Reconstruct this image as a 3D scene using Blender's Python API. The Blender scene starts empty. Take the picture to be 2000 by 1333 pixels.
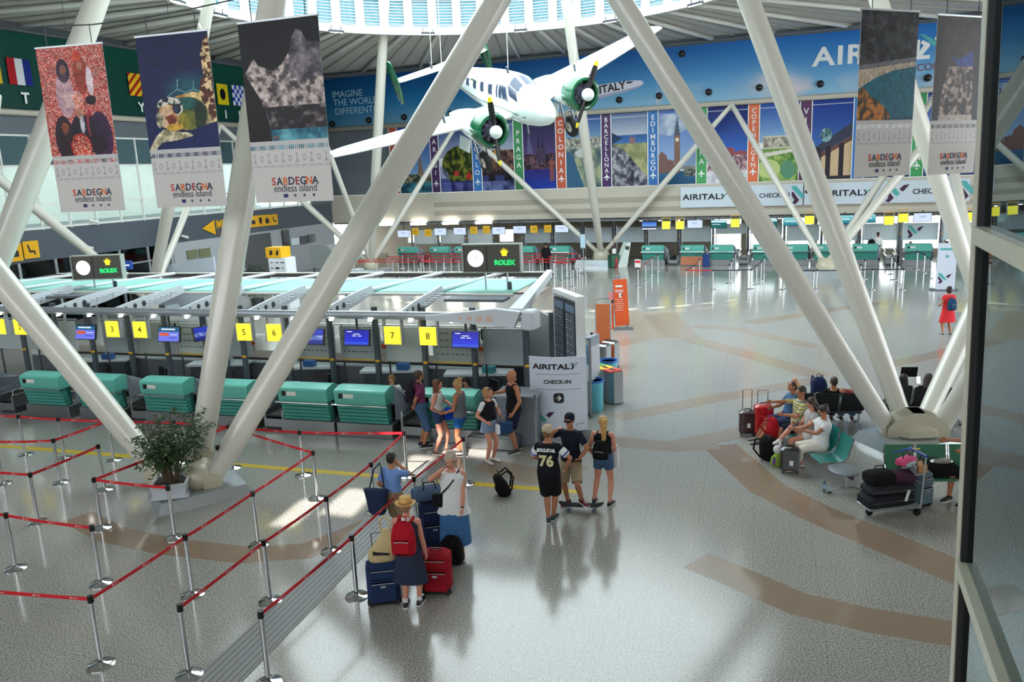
import bpy, bmesh, math, random
import numpy as np
from mathutils import Vector, Matrix, Euler

# ------------------------------------------------------------------ camera, world, light, exposure
SC = bpy.context.scene
COL = SC.collection
R = math.radians
FPX, PITCH, ROLL, CAMH = 1560.0, R(12.0), R(2.4), 5.94
_F = np.array([0, math.cos(PITCH), -math.sin(PITCH)])
_D = np.array([0, -math.sin(PITCH), -math.cos(PITCH)])
_R = np.array([1.0, 0, 0])
AX = math.cos(ROLL) * _R + math.sin(ROLL) * _D
AY = -math.sin(ROLL) * _R + math.cos(ROLL) * _D
cam_data = bpy.data.cameras.new('camera')
cam = bpy.data.objects.new('camera', cam_data)
COL.objects.link(cam)
cam_data.sensor_width = 36.0
cam_data.lens = FPX / 2000 * 36.0
cam_data.clip_start = 0.05
cam_data.clip_end = 400
cam.matrix_world = Matrix(((AX[0], -AY[0], -_F[0], 0), (AX[1], -AY[1], -_F[1], 0), (AX[2], -AY[2], -_F[2], CAMH), (0, 0, 0, 1)))
SC.camera = cam

world = bpy.data.worlds.new('daylight')
SC.world = world
world.use_nodes = True
_bg = world.node_tree.nodes['Background']
_bg.inputs['Color'].default_value = (0.90, 0.96, 1.0, 1)
_bg.inputs['Strength'].default_value = 6.0
sun_d = bpy.data.lights.new('sun', 'SUN')
sun_d.energy = 14.0
sun_d.angle = R(0.6)
sun_d.color = (1.0, 0.95, 0.86)
sun = bpy.data.objects.new('sun', sun_d)
COL.objects.link(sun)
SUN_EL = R(46)                                  # the sun stands behind the viewer; it enters only through gaps added to the roof
sun.rotation_euler = Vector((math.sin(R(21)) * math.cos(SUN_EL), math.cos(R(21)) * math.cos(SUN_EL), -math.sin(SUN_EL))).to_track_quat('-Z', 'Y').to_euler()
SC.view_settings.view_transform = 'Standard'
SC.view_settings.look = 'None'
SC.view_settings.exposure = 0.0
SC.view_settings.gamma = 1.0
SC.view_settings.use_curve_mapping = False
SC.cycles.use_denoising = True
SC.cycles.max_bounces = 6
SC.cycles.diffuse_bounces = 3
SC.cycles.glossy_bounces = 3
SC.cycles.transmission_bounces = 4
SC.cycles.transparent_max_bounces = 6
SC.cycles.caustics_reflective = False
SC.cycles.caustics_refractive = False
SC.cycles.sample_clamp_indirect = 6.0

# ------------------------------------------------------------------ frames of the place
def ray(x, y):
    return _F + (x - 1000) / FPX * AX + (y - 666.5) / FPX * AY
def G(x, y, z=0.0):
    q = ray(x, y); return np.array([0, 0, CAMH]) + q * ((z - CAMH) / q[2])
def DEP(x, y, Y):
    q = ray(x, y); return np.array([0, 0, CAMH]) + q * (Y / q[1])
TH = R(21.0)                                    # hall axes: A runs along the left wall, B to the right along the far wall
A = np.array([math.sin(TH), math.cos(TH), 0]); B = np.array([math.cos(TH), -math.sin(TH), 0])
TQ = R(17.5)                                    # axes of the check-in island and the queue
A2 = np.array([math.sin(TQ), math.cos(TQ), 0]); B2 = np.array([math.cos(TQ), -math.sin(TQ), 0])
def on_plane(x, y, n, d):
    q = ray(x, y); o = np.array([0, 0, CAMH]); return o + q * ((d - o @ n) / (q @ n))
def far_bz(x, y, a=49.0):                        # pixel -> (b, z) on a wall facing the hall
    P = on_plane(x, y, A, a); return float(P @ B), float(P[2])
def left_az(x, y, b=-32.0):
    P = on_plane(x, y, B, b); return float(P @ A), float(P[2])
def isl_bz(x, y, a):
    P = on_plane(x, y, A2, a); return float(P @ B2), float(P[2])
def W(a, b, z=0.0): p = A * a + B * b; return Vector((p[0], p[1], z))
def W2(a, b, z=0.0): p = A2 * a + B2 * b; return Vector((p[0], p[1], z))
RZF, RZL, RZI = -TH, R(90) - TH, -TQ             # local -Y faces the hall from the far wall, the left wall, the island
V = Vector

# ------------------------------------------------------------------ materials
def lin(c):
    return tuple(((v / 255) / 12.92 if v / 255 <= 0.04045 else ((v / 255 + 0.055) / 1.055) ** 2.4) for v in c)
_mats = {}
def mat(name, rgb, rough=0.5, metal=0.0, noise=0.06, scale=30.0, emit=0.0, spec=0.5, bump=0.0, alpha=1.0, trans=0.0, coat=0.0):
    if name in _mats: return _mats[name]
    m = bpy.data.materials.new(name); m.use_nodes = True
    nt = m.node_tree; b = nt.nodes['Principled BSDF']; c = lin(rgb)
    b.inputs['Roughness'].default_value = rough; b.inputs['Metallic'].default_value = metal
    b.inputs['Specular IOR Level'].default_value = spec
    b.inputs['Coat Weight'].default_value = coat
    b.inputs['Transmission Weight'].default_value = trans
    b.inputs['Alpha'].default_value = alpha
    tc = nt.nodes.new('ShaderNodeTexCoord'); n = nt.nodes.new('ShaderNodeTexNoise'); n.inputs['Scale'].default_value = scale
    n.inputs['Detail'].default_value = 3
    nt.links.new(tc.outputs['Object'], n.inputs['Vector'])
    mx = nt.nodes.new('ShaderNodeMix'); mx.data_type = 'RGBA'
    mx.inputs[6].default_value = (*[v * (1 - noise) for v in c], 1); mx.inputs[7].default_value = (*[min(1, v * (1 + noise)) for v in c], 1)
    nt.links.new(n.outputs['Fac'], mx.inputs[0]); nt.links.new(mx.outputs[2], b.inputs['Base Color'])
    if emit:
        nt.links.new(mx.outputs[2], b.inputs['Emission Color']); b.inputs['Emission Strength'].default_value = emit
    if bump:
        bp = nt.nodes.new('ShaderNodeBump'); bp.inputs['Strength'].default_value = bump; bp.inputs['Distance'].default_value = 0.01
        nt.links.new(n.outputs['Fac'], bp.inputs['Height']); nt.links.new(bp.outputs['Normal'], b.inputs['Normal'])
    _mats[name] = m
    return m
def print_mat(name, rough=0.5, emit=0.0):         # a printed surface: its picture is a colour attribute
    if name in _mats: return _mats[name]
    m = bpy.data.materials.new(name); m.use_nodes = True
    nt = m.node_tree; b = nt.nodes['Principled BSDF']; b.inputs['Roughness'].default_value = rough; b.inputs['Specular IOR Level'].default_value = 0.2
    at = nt.nodes.new('ShaderNodeAttribute'); at.attribute_name = 'Print'
    if not emit: nt.links.new(at.outputs['Color'], b.inputs['Base Color'])
    else:
        b.inputs['Base Color'].default_value = (0.01, 0.01, 0.012, 1)
        nt.links.new(at.outputs['Color'], b.inputs['Emission Color']); b.inputs['Emission Strength'].default_value = emit
    _mats[name] = m
    return m

# ------------------------------------------------------------------ mesh helpers
class MB:
    def __init__(s): s.v = []; s.f = []
    def add(s, vs, fs):
        o = len(s.v); s.v += [tuple(map(float, p)) for p in vs]; s.f += [tuple(i + o for i in f) for f in fs]; return s
    def box(s, c, d, rz=0.0, rx=0.0, ry=0.0, bev=0.0):
        x, y, z = d[0] / 2, d[1] / 2, d[2] / 2
        if bev > 0:
            b = min(bev, x * .9, y * .9, z * .9); vs = []
            prof = [(b, -z), (0, -z + b), (0, z - b), (b, z)]
            for ins, zz in prof:
                X, Y = x - ins, y - ins; bb = b
                vs += [(-X + bb, -Y, zz), (X - bb, -Y, zz), (X, -Y + bb, zz), (X, Y - bb, zz), (X - bb, Y, zz), (-X + bb, Y, zz), (-X, Y - bb, zz), (-X, -Y + bb, zz)]
            fs = [tuple(range(7, -1, -1)), tuple(range(24, 32))]
            for r_ in range(3):
                for k in range(8): fs.append((r_ * 8 + k, r_ * 8 + (k + 1) % 8, r_ * 8 + 8 + (k + 1) % 8, r_ * 8 + 8 + k))
        else:
            vs = [(-x, -y, -z), (x, -y, -z), (x, y, -z), (-x, y, -z), (-x, -y, z), (x, -y, z), (x, y, z), (-x, y, z)]
            fs = [(3, 2, 1, 0), (4, 5, 6, 7), (0, 1, 5, 4), (1, 2, 6, 5), (2, 3, 7, 6), (3, 0, 4, 7)]
        M = Euler((rx, ry, rz)).to_matrix()
        return s.add([M @ V(p) + V(c) for p in vs], fs)
    def ring_tube(s, rings, closed_ends=True, wrap=True):
        n = len(rings[0]); o = len(s.v)
        for r_ in rings: s.v += [tuple(map(float, p)) for p in r_]
        for i in range(len(rings) - 1):
            for k in range(n if wrap else n - 1):
                s.f.append((o + i * n + k, o + i * n + (k + 1) % n, o + (i + 1) * n + (k + 1) % n, o + (i + 1) * n + k))
        if closed_ends:
            s.f.append(tuple(o + k for k in range(n - 1, -1, -1))); s.f.append(tuple(o + (len(rings) - 1) * n + k for k in range(n)))
        return s
    def tube(s, pts, r, n=10, caps=True):
        pts = [V(p) for p in pts]; rr = r if isinstance(r, (list, tuple)) else [r] * len(pts)
        rings = []; up = None
        for i, p in enumerate(pts):
            t = (pts[min(i + 1, len(pts) - 1)] - pts[max(i - 1, 0)]).normalized()
            if up is None:
                up = V((0, 0, 1)) if abs(t.z) < 0.9 else V((0, 1, 0))
            u = (up - t * up.dot(t)).normalized(); w = t.cross(u); up = u
            rings.append([p + (u * math.cos(2 * math.pi * k / n) + w * math.sin(2 * math.pi * k / n)) * rr[i] for k in range(n)])
        return s.ring_tube(rings, caps)
    def cyl(s, p1, p2, r1, r2=None, n=16): return s.tube([p1, p2], [r1, r1 if r2 is None else r2], n)
    def lathe(s, prof, c=(0, 0, 0), n=24, sy=1.0):
        rings = [[(c[0] + r * math.cos(2 * math.pi * k / n), c[1] + sy * r * math.sin(2 * math.pi * k / n), c[2] + z) for k in range(n)] for r, z in prof]
        return s.ring_tube(rings)
    def ell(s, c, r, nu=16, nv=10, M=None):
        rings = []
        for i in range(nv + 1):
            a = -math.pi / 2 + math.pi * (i / nv) * 0.998 + 0.001 * math.pi
            ring = []
            for k in range(nu):
                p = V((r[0] * math.cos(a) * math.cos(2 * math.pi * k / nu), r[1] * math.cos(a) * math.sin(2 * math.pi * k / nu), r[2] * math.sin(a)))
                if M is not None: p = M @ p
                ring.append(p + V(c))
            rings.append(ring)
        return s.ring_tube(rings)
    def prism(s, poly, y0, y1):                  # polygon in XZ, extruded along Y
        n = len(poly)
        vs = [(x, y0, z) for x, z in poly] + [(x, y1, z) for x, z in poly]
        ar = sum(poly[i][0] * poly[(i + 1) % n][1] - poly[(i + 1) % n][0] * poly[i][1] for i in range(n))
        fs = [tuple(range(n)), tuple(range(2 * n - 1, n - 1, -1))] + [(i, i + n, (i + 1) % n + n, (i + 1) % n) for i in range(n)]
        if ar < 0: fs = [tuple(reversed(f)) for f in fs]
        return s.add(vs, fs)
    def slab(s, poly, z0, z1):                   # polygon in XY, extruded along Z
        n = len(poly)
        ar = sum(poly[i][0] * poly[(i + 1) % n][1] - poly[(i + 1) % n][0] * poly[i][1] for i in range(n))
        if ar < 0: poly = list(reversed(poly))
        vs = [(p[0], p[1], z0) for p in poly] + [(p[0], p[1], z1) for p in poly]
        fs = [tuple(range(n - 1, -1, -1)), tuple(range(n, 2 * n))] + [(i, (i + 1) % n, (i + 1) % n + n, i + n) for i in range(n)]
        return s.add(vs, fs)

def obj(name, mb, m, parent=None, loc=(0, 0, 0), rz=0.0, smooth=False, label=None):
    me = bpy.data.meshes.new(name)
    me.from_pydata(mb.v, [], mb.f); me.update()
    if m is not None:
        for mm in (m if isinstance(m, (list, tuple)) else [m]): me.materials.append(mm)
    if smooth:
        me.shade_smooth() if hasattr(me, 'shade_smooth') else None
        if smooth == 'auto': me.set_sharp_from_angle(angle=R(40))
    o = bpy.data.objects.new(name, me); COL.objects.link(o)
    o.location = loc; o.rotation_euler = (0, 0, rz)
    if parent is not None: o.parent = parent
    if label: o['label'] = label
    return o
def tag(o, label, cat, group=None, kind=None):
    o['label'] = label; o['category'] = cat
    if group: o['group'] = group
    if kind: o['kind'] = kind
    return o
def thing(name, label, cat, loc=(0, 0, 0), rz=0.0, group=None):
    o = bpy.data.objects.new(name, None); COL.objects.link(o); o.empty_display_size = 0.1
    o.location = loc; o.rotation_euler = (0, 0, rz)
    return tag(o, label, cat, group)
def struct(name, mb, m, parent=None, loc=(0, 0, 0), rz=0.0, smooth=False):
    o = obj(name, mb, m, parent, loc, rz, smooth)
    if parent is None: o['kind'] = 'structure'
    return o
_kids = {}
def dup(root, loc, rz, label, group=None):
    r_ = root.copy(); COL.objects.link(r_); r_.location = loc; r_.rotation_euler = (0, 0, rz); r_['label'] = label
    if group: r_['group'] = group
    for ch in list(root.children):
        c = ch.copy(); COL.objects.link(c); c.parent = r_
        for g in ch.children:
            d = g.copy(); COL.objects.link(d); d.parent = c
    return r_
_tx = {}
def text(s, size, m, parent=None, loc=(0, 0, 0), rot=(math.pi / 2, 0, 0), align='CENTER', ext=0.002, bold=0.0, name='lettering', sx=1.0, spacing=1.0):
    key = (s, size, ext, bold, align, sx, spacing, m.name)
    if key not in _tx:
        cu = bpy.data.curves.new('lettering', 'FONT'); cu.body = s; cu.size = size; cu.extrude = ext; cu.offset = bold
        cu.align_x = align; cu.align_y = 'CENTER'; cu.resolution_u = 3; cu.space_character = spacing; cu.space_line = 0.9
        to = bpy.data.objects.new('lettering_source', cu); COL.objects.link(to)
        dg = bpy.context.evaluated_depsgraph_get()
        me = bpy.data.meshes.new_from_object(to.evaluated_get(dg))
        bpy.data.objects.remove(to); bpy.data.curves.remove(cu)
        me.materials.clear(); me.materials.append(m)
        if sx != 1.0: me.transform(Matrix.Diagonal((sx, 1, 1, 1)))
        me.name = 'lettering'
        _tx[key] = me
    o = bpy.data.objects.new(name, _tx[key]); COL.objects.link(o); o.location = loc; o.rotation_euler = rot
    if parent is not None: o.parent = parent
    return o

# ------------------------------------------------------------------ painted prints (posters, murals, screens)
def vnoise(w, h, cells, seed=0, octaves=3):
    rs = np.random.RandomState(seed); out = np.zeros((h, w)); amp = 1; tot = 0
    for o in range(octaves):
        cx = max(2, int(cells * 2 ** o)); cy = max(2, int(cells * 2 ** o * h / w)); g = rs.rand(cy + 2, cx + 2)
        X = np.linspace(0, cx, w, endpoint=False); Y = np.linspace(0, cy, h, endpoint=False)
        xi = X.astype(int); yi = Y.astype(int); fx = X - xi; fy = (Y - yi)[:, None]
        a = g[np.ix_(yi, xi)]; b = g[np.ix_(yi, xi + 1)]; c = g[np.ix_(yi + 1, xi)]; d = g[np.ix_(yi + 1, xi + 1)]
        out += amp * ((a * (1 - fx) + b * fx) * (1 - fy) + (c * (1 - fx) + d * fx) * fy); tot += amp; amp *= 0.5
    return out / tot
class Paint:                                      # u to the right, v downward, both 0..1
    def __init__(s, w, h, c=(255, 255, 255)):
        s.w, s.h = w, h; s.a = np.ones((h, w, 3)) * np.array(c, float)
        s.U, s.Vv = np.meshgrid((np.arange(w) + .5) / w, (np.arange(h) + .5) / h)
    def put(s, m, c, al=1.0):
        c = np.array(c, float); m = (m * al)[..., None] if m.dtype != bool else (m.astype(float) * al)[..., None]
        s.a = s.a * (1 - m) + c * m; return s
    def rect(s, u0, v0, u1, v1, c, al=1.0): return s.put((s.U >= u0) & (s.U < u1) & (s.Vv >= v0) & (s.Vv < v1), c, al)
    def grad(s, v0, v1, c0, c1, u0=0, u1=1):
        t = np.clip((s.Vv - v0) / (v1 - v0), 0, 1)[..., None]; m = ((s.Vv >= v0) & (s.Vv <= v1) & (s.U >= u0) & (s.U < u1))[..., None]
        s.a = np.where(m, np.array(c0, float) * (1 - t) + np.array(c1, float) * t, s.a); return s
    def ellm(s, u, v, ru, rv): return ((s.U - u) / ru) ** 2 + ((s.Vv - v) / rv) ** 2 < 1
    def ell(s, u, v, ru, rv, c, al=1.0): return s.put(s.ellm(u, v, ru, rv), c, al)
    def polym(s, pts):
        m = np.zeros(s.U.shape, bool); n = len(pts)
        for i in range(n):
            x1, y1 = pts[i]; x2, y2 = pts[(i + 1) % n]
            if y1 == y2: continue
            m ^= ((s.Vv < y1) != (s.Vv < y2)) & (s.U < (x2 - x1) * (s.Vv - y1) / (y2 - y1) + x1)
        return m
    def poly(s, pts, c, al=1.0): return s.put(s.polym(pts), c, al)
    def tex(s, m, c0, c1, cells, seed, lo=0.3, hi=0.7, octaves=4):
        n = np.clip((vnoise(s.w, s.h, cells, seed, octaves) - lo) / (hi - lo), 0, 1)[..., None]
        s.a = np.where(m[..., None], np.array(c0, float) * (1 - n) + np.array(c1, float) * n, s.a); return s
def printed(name, P, w, h, m, parent=None, loc=(0, 0, 0), rz=0.0, thick=0.0):
    """A picture in the XZ plane, w x h metres, lower left corner at loc, facing -Y."""
    nx, ny = P.w, P.h
    X = np.linspace(0, w, nx + 1); Z = np.linspace(h, 0, ny + 1)
    gx, gz = np.meshgrid(X, Z)
    co = np.stack([gx, np.zeros_like(gx), gz], -1).reshape(-1, 3)
    i = np.arange(ny)[:, None] * (nx + 1) + np.arange(nx)[None, :]
    f = np.stack([i + nx + 1, i + nx + 2, i + 1, i], -1).reshape(-1, 4)
    me = bpy.data.meshes.new(name)
    me.vertices.add(len(co)); me.vertices.foreach_set('co', co.ravel())
    me.loops.add(f.size); me.loops.foreach_set('vertex_index', f.ravel())
    me.polygons.add(len(f)); me.polygons.foreach_set('loop_start', np.arange(len(f)) * 4)
    me.update(calc_edges=True); me.validate()
    c = np.clip(P.a, 0, 255) / 255
    c = np.where(c <= 0.04045, c / 12.92, ((c + 0.055) / 1.055) ** 2.4).reshape(-1, 3)
    rgba = np.repeat(np.concatenate([c, np.ones((len(c), 1))], 1), 4, axis=0)
    at = me.color_attributes.new('Print', 'FLOAT_COLOR', 'CORNER'); at.data.foreach_set('color', rgba.ravel())
    me.materials.append(m)
    o = bpy.data.objects.new(name, me); COL.objects.link(o); o.location = loc; o.rotation_euler = (0, 0, rz)
    if parent is not None: o.parent = parent
    return o
# ------------------------------------------------------------------ colours used often
WHITE = mat('white_paint', (226, 228, 224), 0.45)
STEEL = mat('brushed_steel', (150, 154, 158), 0.32, 0.85, scale=60)
CHROME = mat('chrome', (205, 207, 210), 0.10, 1.0, noise=0.02)
DARK = mat('dark_rubber', (22, 22, 24), 0.6)
BLACK = mat('black_plastic', (14, 14, 16), 0.35)
GREY = mat('grey_paint', (96, 104, 112), 0.5)
DGREY = mat('dark_grey_paint', (58, 64, 72), 0.5)
ALU = mat('aluminium', (176, 182, 186), 0.35, 0.6)
TEAL = mat('teal_laminate', (100, 188, 174), 0.35, coat=0.2)
TEALD = mat('teal_slats', (74, 160, 148), 0.4)
YEL = mat('yellow_lit_sign', (246, 232, 60), 0.5, emit=0.75, noise=0.02)
YPAINT = mat('yellow_sign_paint', (236, 176, 22), 0.5)
INK = mat('dark_ink', (30, 28, 40), 0.6)
WINK = mat('white_ink', (236, 240, 242), 0.6)
LAMP = mat('lamp_diffuser', (255, 252, 240), 0.5, emit=14.0, noise=0.0)
PURPLE = mat('plum_ink', (62, 24, 62), 0.5)
TURQ = mat('turquoise_ink', (80, 176, 176), 0.5)

def glass_mat(name, tint, refl=1.0, tr=0.7, rough=0.0, ior=1.5):
    m = bpy.data.materials.new(name); m.use_nodes = True; nt = m.node_tree; nt.nodes.clear()
    out = nt.nodes.new('ShaderNodeOutputMaterial'); t = nt.nodes.new('ShaderNodeBsdfTransparent'); g = nt.nodes.new('ShaderNodeBsdfGlossy')
    c = lin(tint); t.inputs['Color'].default_value = (*[v * tr for v in c], 1); g.inputs['Roughness'].default_value = rough
    g.inputs['Color'].default_value = (0.85 * refl, 0.95 * refl, 0.97 * refl, 1)
    f = nt.nodes.new('ShaderNodeFresnel'); f.inputs['IOR'].default_value = ior
    geo = nt.nodes.new('ShaderNodeNewGeometry')
    # same reflectance from both sides of the thin pane
    iorv = nt.nodes.new('ShaderNodeMix'); iorv.data_type = 'FLOAT'; iorv.inputs[2].default_value = ior; iorv.inputs[3].default_value = 1 / ior
    nt.links.new(geo.outputs['Backfacing'], iorv.inputs[0]); nt.links.new(iorv.outputs[0], f.inputs['IOR'])
    mx = nt.nodes.new('ShaderNodeMixShader')
    nt.links.new(f.outputs[0], mx.inputs[0]); nt.links.new(t.outputs[0], mx.inputs[1]); nt.links.new(g.outputs[0], mx.inputs[2]); nt.links.new(mx.outputs[0], out.inputs[0])
    return m
GLASS = glass_mat('clear_glass', (248, 252, 250), 1.0, 0.97)
GLASSW = glass_mat('window_glass', (240, 250, 250), 1.0, 0.95)
SMOKE = glass_mat('smoked_glass', (120, 130, 138), 1.0, 0.5)

# ------------------------------------------------------------------ floor
def floor_material():
    m = bpy.data.materials.new('terrazzo'); m.use_nodes = True; nt = m.node_tree; b = nt.nodes['Principled BSDF']
    L = nt.links.new; N = nt.nodes.new
    tc = N('ShaderNodeTexCoord')
    n1 = N('ShaderNodeTexNoise'); n1.inputs['Scale'].default_value = 48; n1.inputs['Detail'].default_value = 2; L(tc.outputs['Object'], n1.inputs['Vector'])
    n2 = N('ShaderNodeTexNoise'); n2.inputs['Scale'].default_value = 0.35; n2.inputs['Detail'].default_value = 4; L(tc.outputs['Object'], n2.inputs['Vector'])
    r1 = N('ShaderNodeValToRGB'); L(n1.outputs['Fac'], r1.inputs[0])
    r1.color_ramp.elements[0].position = 0.38; r1.color_ramp.elements[0].color = (*lin((112, 111, 107)), 1)
    r1.color_ramp.elements[1].position = 0.60; r1.color_ramp.elements[1].color = (*lin((184, 182, 176)), 1)
    mx = N('ShaderNodeMix'); mx.data_type = 'RGBA'; mx.blend_type = 'MULTIPLY'; mx.inputs[0].default_value = 1.0
    r2 = N('ShaderNodeValToRGB'); L(n2.outputs['Fac'], r2.inputs[0]); r2.color_ramp.elements[0].color = (0.86, 0.86, 0.84, 1); r2.color_ramp.elements[1].color = (1, 1, 1, 1)
    L(r1.outputs[0], mx.inputs[6]); L(r2.outputs[0], mx.inputs[7])
    # slab joints, squared to the queue
    mp = N('ShaderNodeMapping'); mp.inputs['Rotation'].default_value = (0, 0, R(17.5)); L(tc.outputs['Object'], mp.inputs['Vector'])
    bk = N('ShaderNodeTexBrick'); bk.offset = 0.0; bk.inputs['Scale'].default_value = 1.0
    bk.inputs['Brick Width'].default_value = 0.9; bk.inputs['Row Height'].default_value = 0.9; bk.inputs['Mortar Size'].default_value = 0.004
    bk.inputs['Mortar Smooth'].default_value = 0.3
    L(mp.outputs[0], bk.inputs['Vector'])
    m2 = N('ShaderNodeMix'); m2.data_type = 'RGBA'; L(mx.outputs[2], m2.inputs[6]); m2.inputs[7].default_value = (*lin((96, 90, 82)), 1)
    mm = N('ShaderNodeMath'); mm.operation = 'MULTIPLY'; mm.inputs[1].default_value = 0.45; L(bk.outputs['Fac'], mm.inputs[0]); L(mm.outputs[0], m2.inputs[0])
    L(m2.outputs[2], b.inputs['Base Color'])
    b.inputs['Roughness'].default_value = 0.14; b.inputs['Specular IOR Level'].default_value = 0.62
    return m
FLOORM = floor_material()
struct('floor', MB().box((0, 26, -0.1), (150, 110, 0.2)), FLOORM)
BAND = mat('brown_granite_inlay', (142, 122, 104), 0.09, noise=0.2, scale=60, spec=0.6)
DBAND = mat('pale_granite_inlay', (150, 136, 122), 0.09, noise=0.16, scale=60, spec=0.6)

def inlay(i, pts, w, m=None, world_pts=False):    # a band of another stone set into the floor
    P = [np.array(p) for p in pts] if world_pts else [G(x, y)[:2] for x, y in pts]
    ww = w if isinstance(w, (list, tuple)) else [w] * len(P)
    L_, R_ = [], []
    for k, p in enumerate(P):
        d0 = P[k] - P[k - 1] if k > 0 else P[k + 1] - P[k]; d1 = P[k + 1] - P[k] if k < len(P) - 1 else d0
        n0 = np.array([-d0[1], d0[0]]) / np.hypot(*d0); n1 = np.array([-d1[1], d1[0]]) / np.hypot(*d1)
        n = n0 + n1; n = n / (n @ n) * 2
        L_.append(p + n * ww[k] / 2); R_.append(p - n * ww[k] / 2)
    struct('trim_%d' % i, MB().slab(L_ + R_[::-1], 0.0, 0.0012 + 0.00025 * i), m or BAND)
inlay(1, [(1360, 1095), (1450, 1132), (1560, 1180), (1700, 1212), (1900, 1245)], 0.62)
inlay(2, [(1405, 870), (1500, 955), (1600, 1005), (1720, 1055), (1900, 1130)], 0.75)
inlay(3, [(1187, 862), (1315, 873), (1400, 868)], 0.62, DBAND)
inlay(4, [(1205, 817), (1400, 778), (1605, 742)], 0.6, DBAND)
inlay(5, [(150, 1010), (220, 1045), (330, 1068), (480, 1085), (600, 1076), (740, 1020)], 0.55)
inlay(6, [(1344, 661), (1470, 695), (1605, 736)], 0.7, DBAND)
inlay(7, [(1266, 612), (1305, 660)], 2.2, DBAND)
inlay(8, [(1739, 713), (1880, 682)], 0.6, DBAND)
inlay(9, [(1355, 637), (1442, 643), (1593, 678)], 0.6, DBAND)
inlay(10, [(1466, 631), (1640, 603), (1720, 592)], 0.7, DBAND)
inlay(11, [(1205, 674), (1262, 658)], 0.7, DBAND)
inlay(12, [(1110, 592), (1266, 618)], 0.7, DBAND)
inlay(13, [(1315, 872), (1466, 841)], 0.6, DBAND)
inlay(14, [(940, 905), (1040, 930), (1130, 905)], 0.7, DBAND)
# worn yellow waiting line, and the ribbed grey mat beside the queue
YL = mat('worn_yellow_floor_tape', (196, 168, 40), 0.3, noise=0.25, scale=9)
struct('trim_20', MB().slab([W2(13.66, -26), W2(13.66, -3.1), W2(13.84, -3.1), W2(13.84, -26)], 0, 0.003), YL)
def ribbed(name, rgb):
    m = bpy.data.materials.new(name); m.use_nodes = True; nt = m.node_tree; b = nt.nodes['Principled BSDF']
    tc = nt.nodes.new('ShaderNodeTexCoord'); w = nt.nodes.new('ShaderNodeTexWave'); w.bands_direction = 'X'; w.inputs['Scale'].default_value = 3.6
    nt.links.new(tc.outputs['Object'], w.inputs['Vector'])
    cr = nt.nodes.new('ShaderNodeValToRGB'); c = lin(rgb); cr.color_ramp.elements[0].position = 0.12; cr.color_ramp.elements[1].position = 0.3
    cr.color_ramp.elements[0].color = (*[v * .45 for v in c], 1); cr.color_ramp.elements[1].color = (*c, 1)
    nt.links.new(w.outputs['Fac'], cr.inputs[0]); nt.links.new(cr.outputs[0], b.inputs['Base Color']); b.inputs['Roughness'].default_value = 0.45
    return m
g0 = G(420, 1333); g1 = G(775, 985)
mat_dir = (g1 - g0) / np.linalg.norm(g1 - g0); mat_len = 9.4
o = obj('entrance_mat', MB().box((0, mat_len / 2 - 1.8, 0.004), (0.62, mat_len, 0.008)), ribbed('ribbed_mat', (128, 130, 130)), None, (float(g0[0] + .02), float(g0[1]), 0), -math.atan2(mat_dir[0], mat_dir[1]))
tag(o, 'long grey ribbed floor strip running beside the roped queue', 'mat')

# ------------------------------------------------------------------ far wall: desk hall, striped fascia, two bands of pictures
CREAM = mat('cream_cladding', (196, 190, 176), 0.5)
CREAM2 = mat('cream_cladding_dark_stripe', (168, 160, 146), 0.5)  # darker stripe colour of the striped fascia
BEIGE = mat('beige_wall', (176, 166, 148), 0.6)
FB0, FB1 = -32.0, 30.0
w_ = MB()
for k in range(6): pass
for (z0, z1) in ((2.86, 4.74),):
    w_.box((0, 0, (z0 + z1) / 2), (FB1 - FB0, 0.4, z1 - z0))
wc = W(49.2, (FB0 + FB1) / 2)
struct('wall_far', w_, CREAM, None, wc, RZF)
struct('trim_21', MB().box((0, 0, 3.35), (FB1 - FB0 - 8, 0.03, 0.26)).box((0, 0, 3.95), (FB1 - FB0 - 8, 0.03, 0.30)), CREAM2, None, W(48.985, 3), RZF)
struct('wall_far_upper', MB().box((0, 0, 8.95), (FB1 - FB0 + 1, 0.3, 8.4)), GREY, None, W(49.27, -1), RZF)
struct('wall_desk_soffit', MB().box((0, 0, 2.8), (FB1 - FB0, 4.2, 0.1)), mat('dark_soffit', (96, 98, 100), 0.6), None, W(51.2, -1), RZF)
# wall behind the desks, with its windows cut out
wins = [(-28.3, -27.1, 1.05, 1.95), (-25.9, -24.7, 1.05, 1.95), (-23.4, -22.3, 1.05, 1.95), (-21.0, -19.9, 1.05, 1.95), (-6.3, -4.4, 0.45, 2.7), (-4.1, -2.3, 0.45, 2.7), (-2.0, -.2, 0.45, 2.7), (.1, 2.3, 0.45, 2.7), (2.6, 4.6, 0.45, 2.7), (4.9, 6.9, 0.45, 2.7), (7.2, 9.4, 0.45, 2.7), (9.7, 12, 0.45, 2.7)]
w_ = MB(); b_ = FB0
for (x0, x1, z0, z1) in wins:
    w_.box(((b_ + x0) / 2, 0, 1.4), (x0 - b_, 0.2, 2.8)); w_.box(((x0 + x1) / 2, 0, z0 / 2), (x1 - x0, 0.2, z0)); w_.box(((x0 + x1) / 2, 0, (z1 + 2.8) / 2), (x1 - x0, 0.2, 2.8 - z1)); b_ = x1
w_.box(((b_ + 20) / 2, 0, 1.4), (20 - b_, 0.2, 2.8))
struct('wall_behind_desks', w_, BEIGE, None, W(53.2, 0), RZF)
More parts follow.
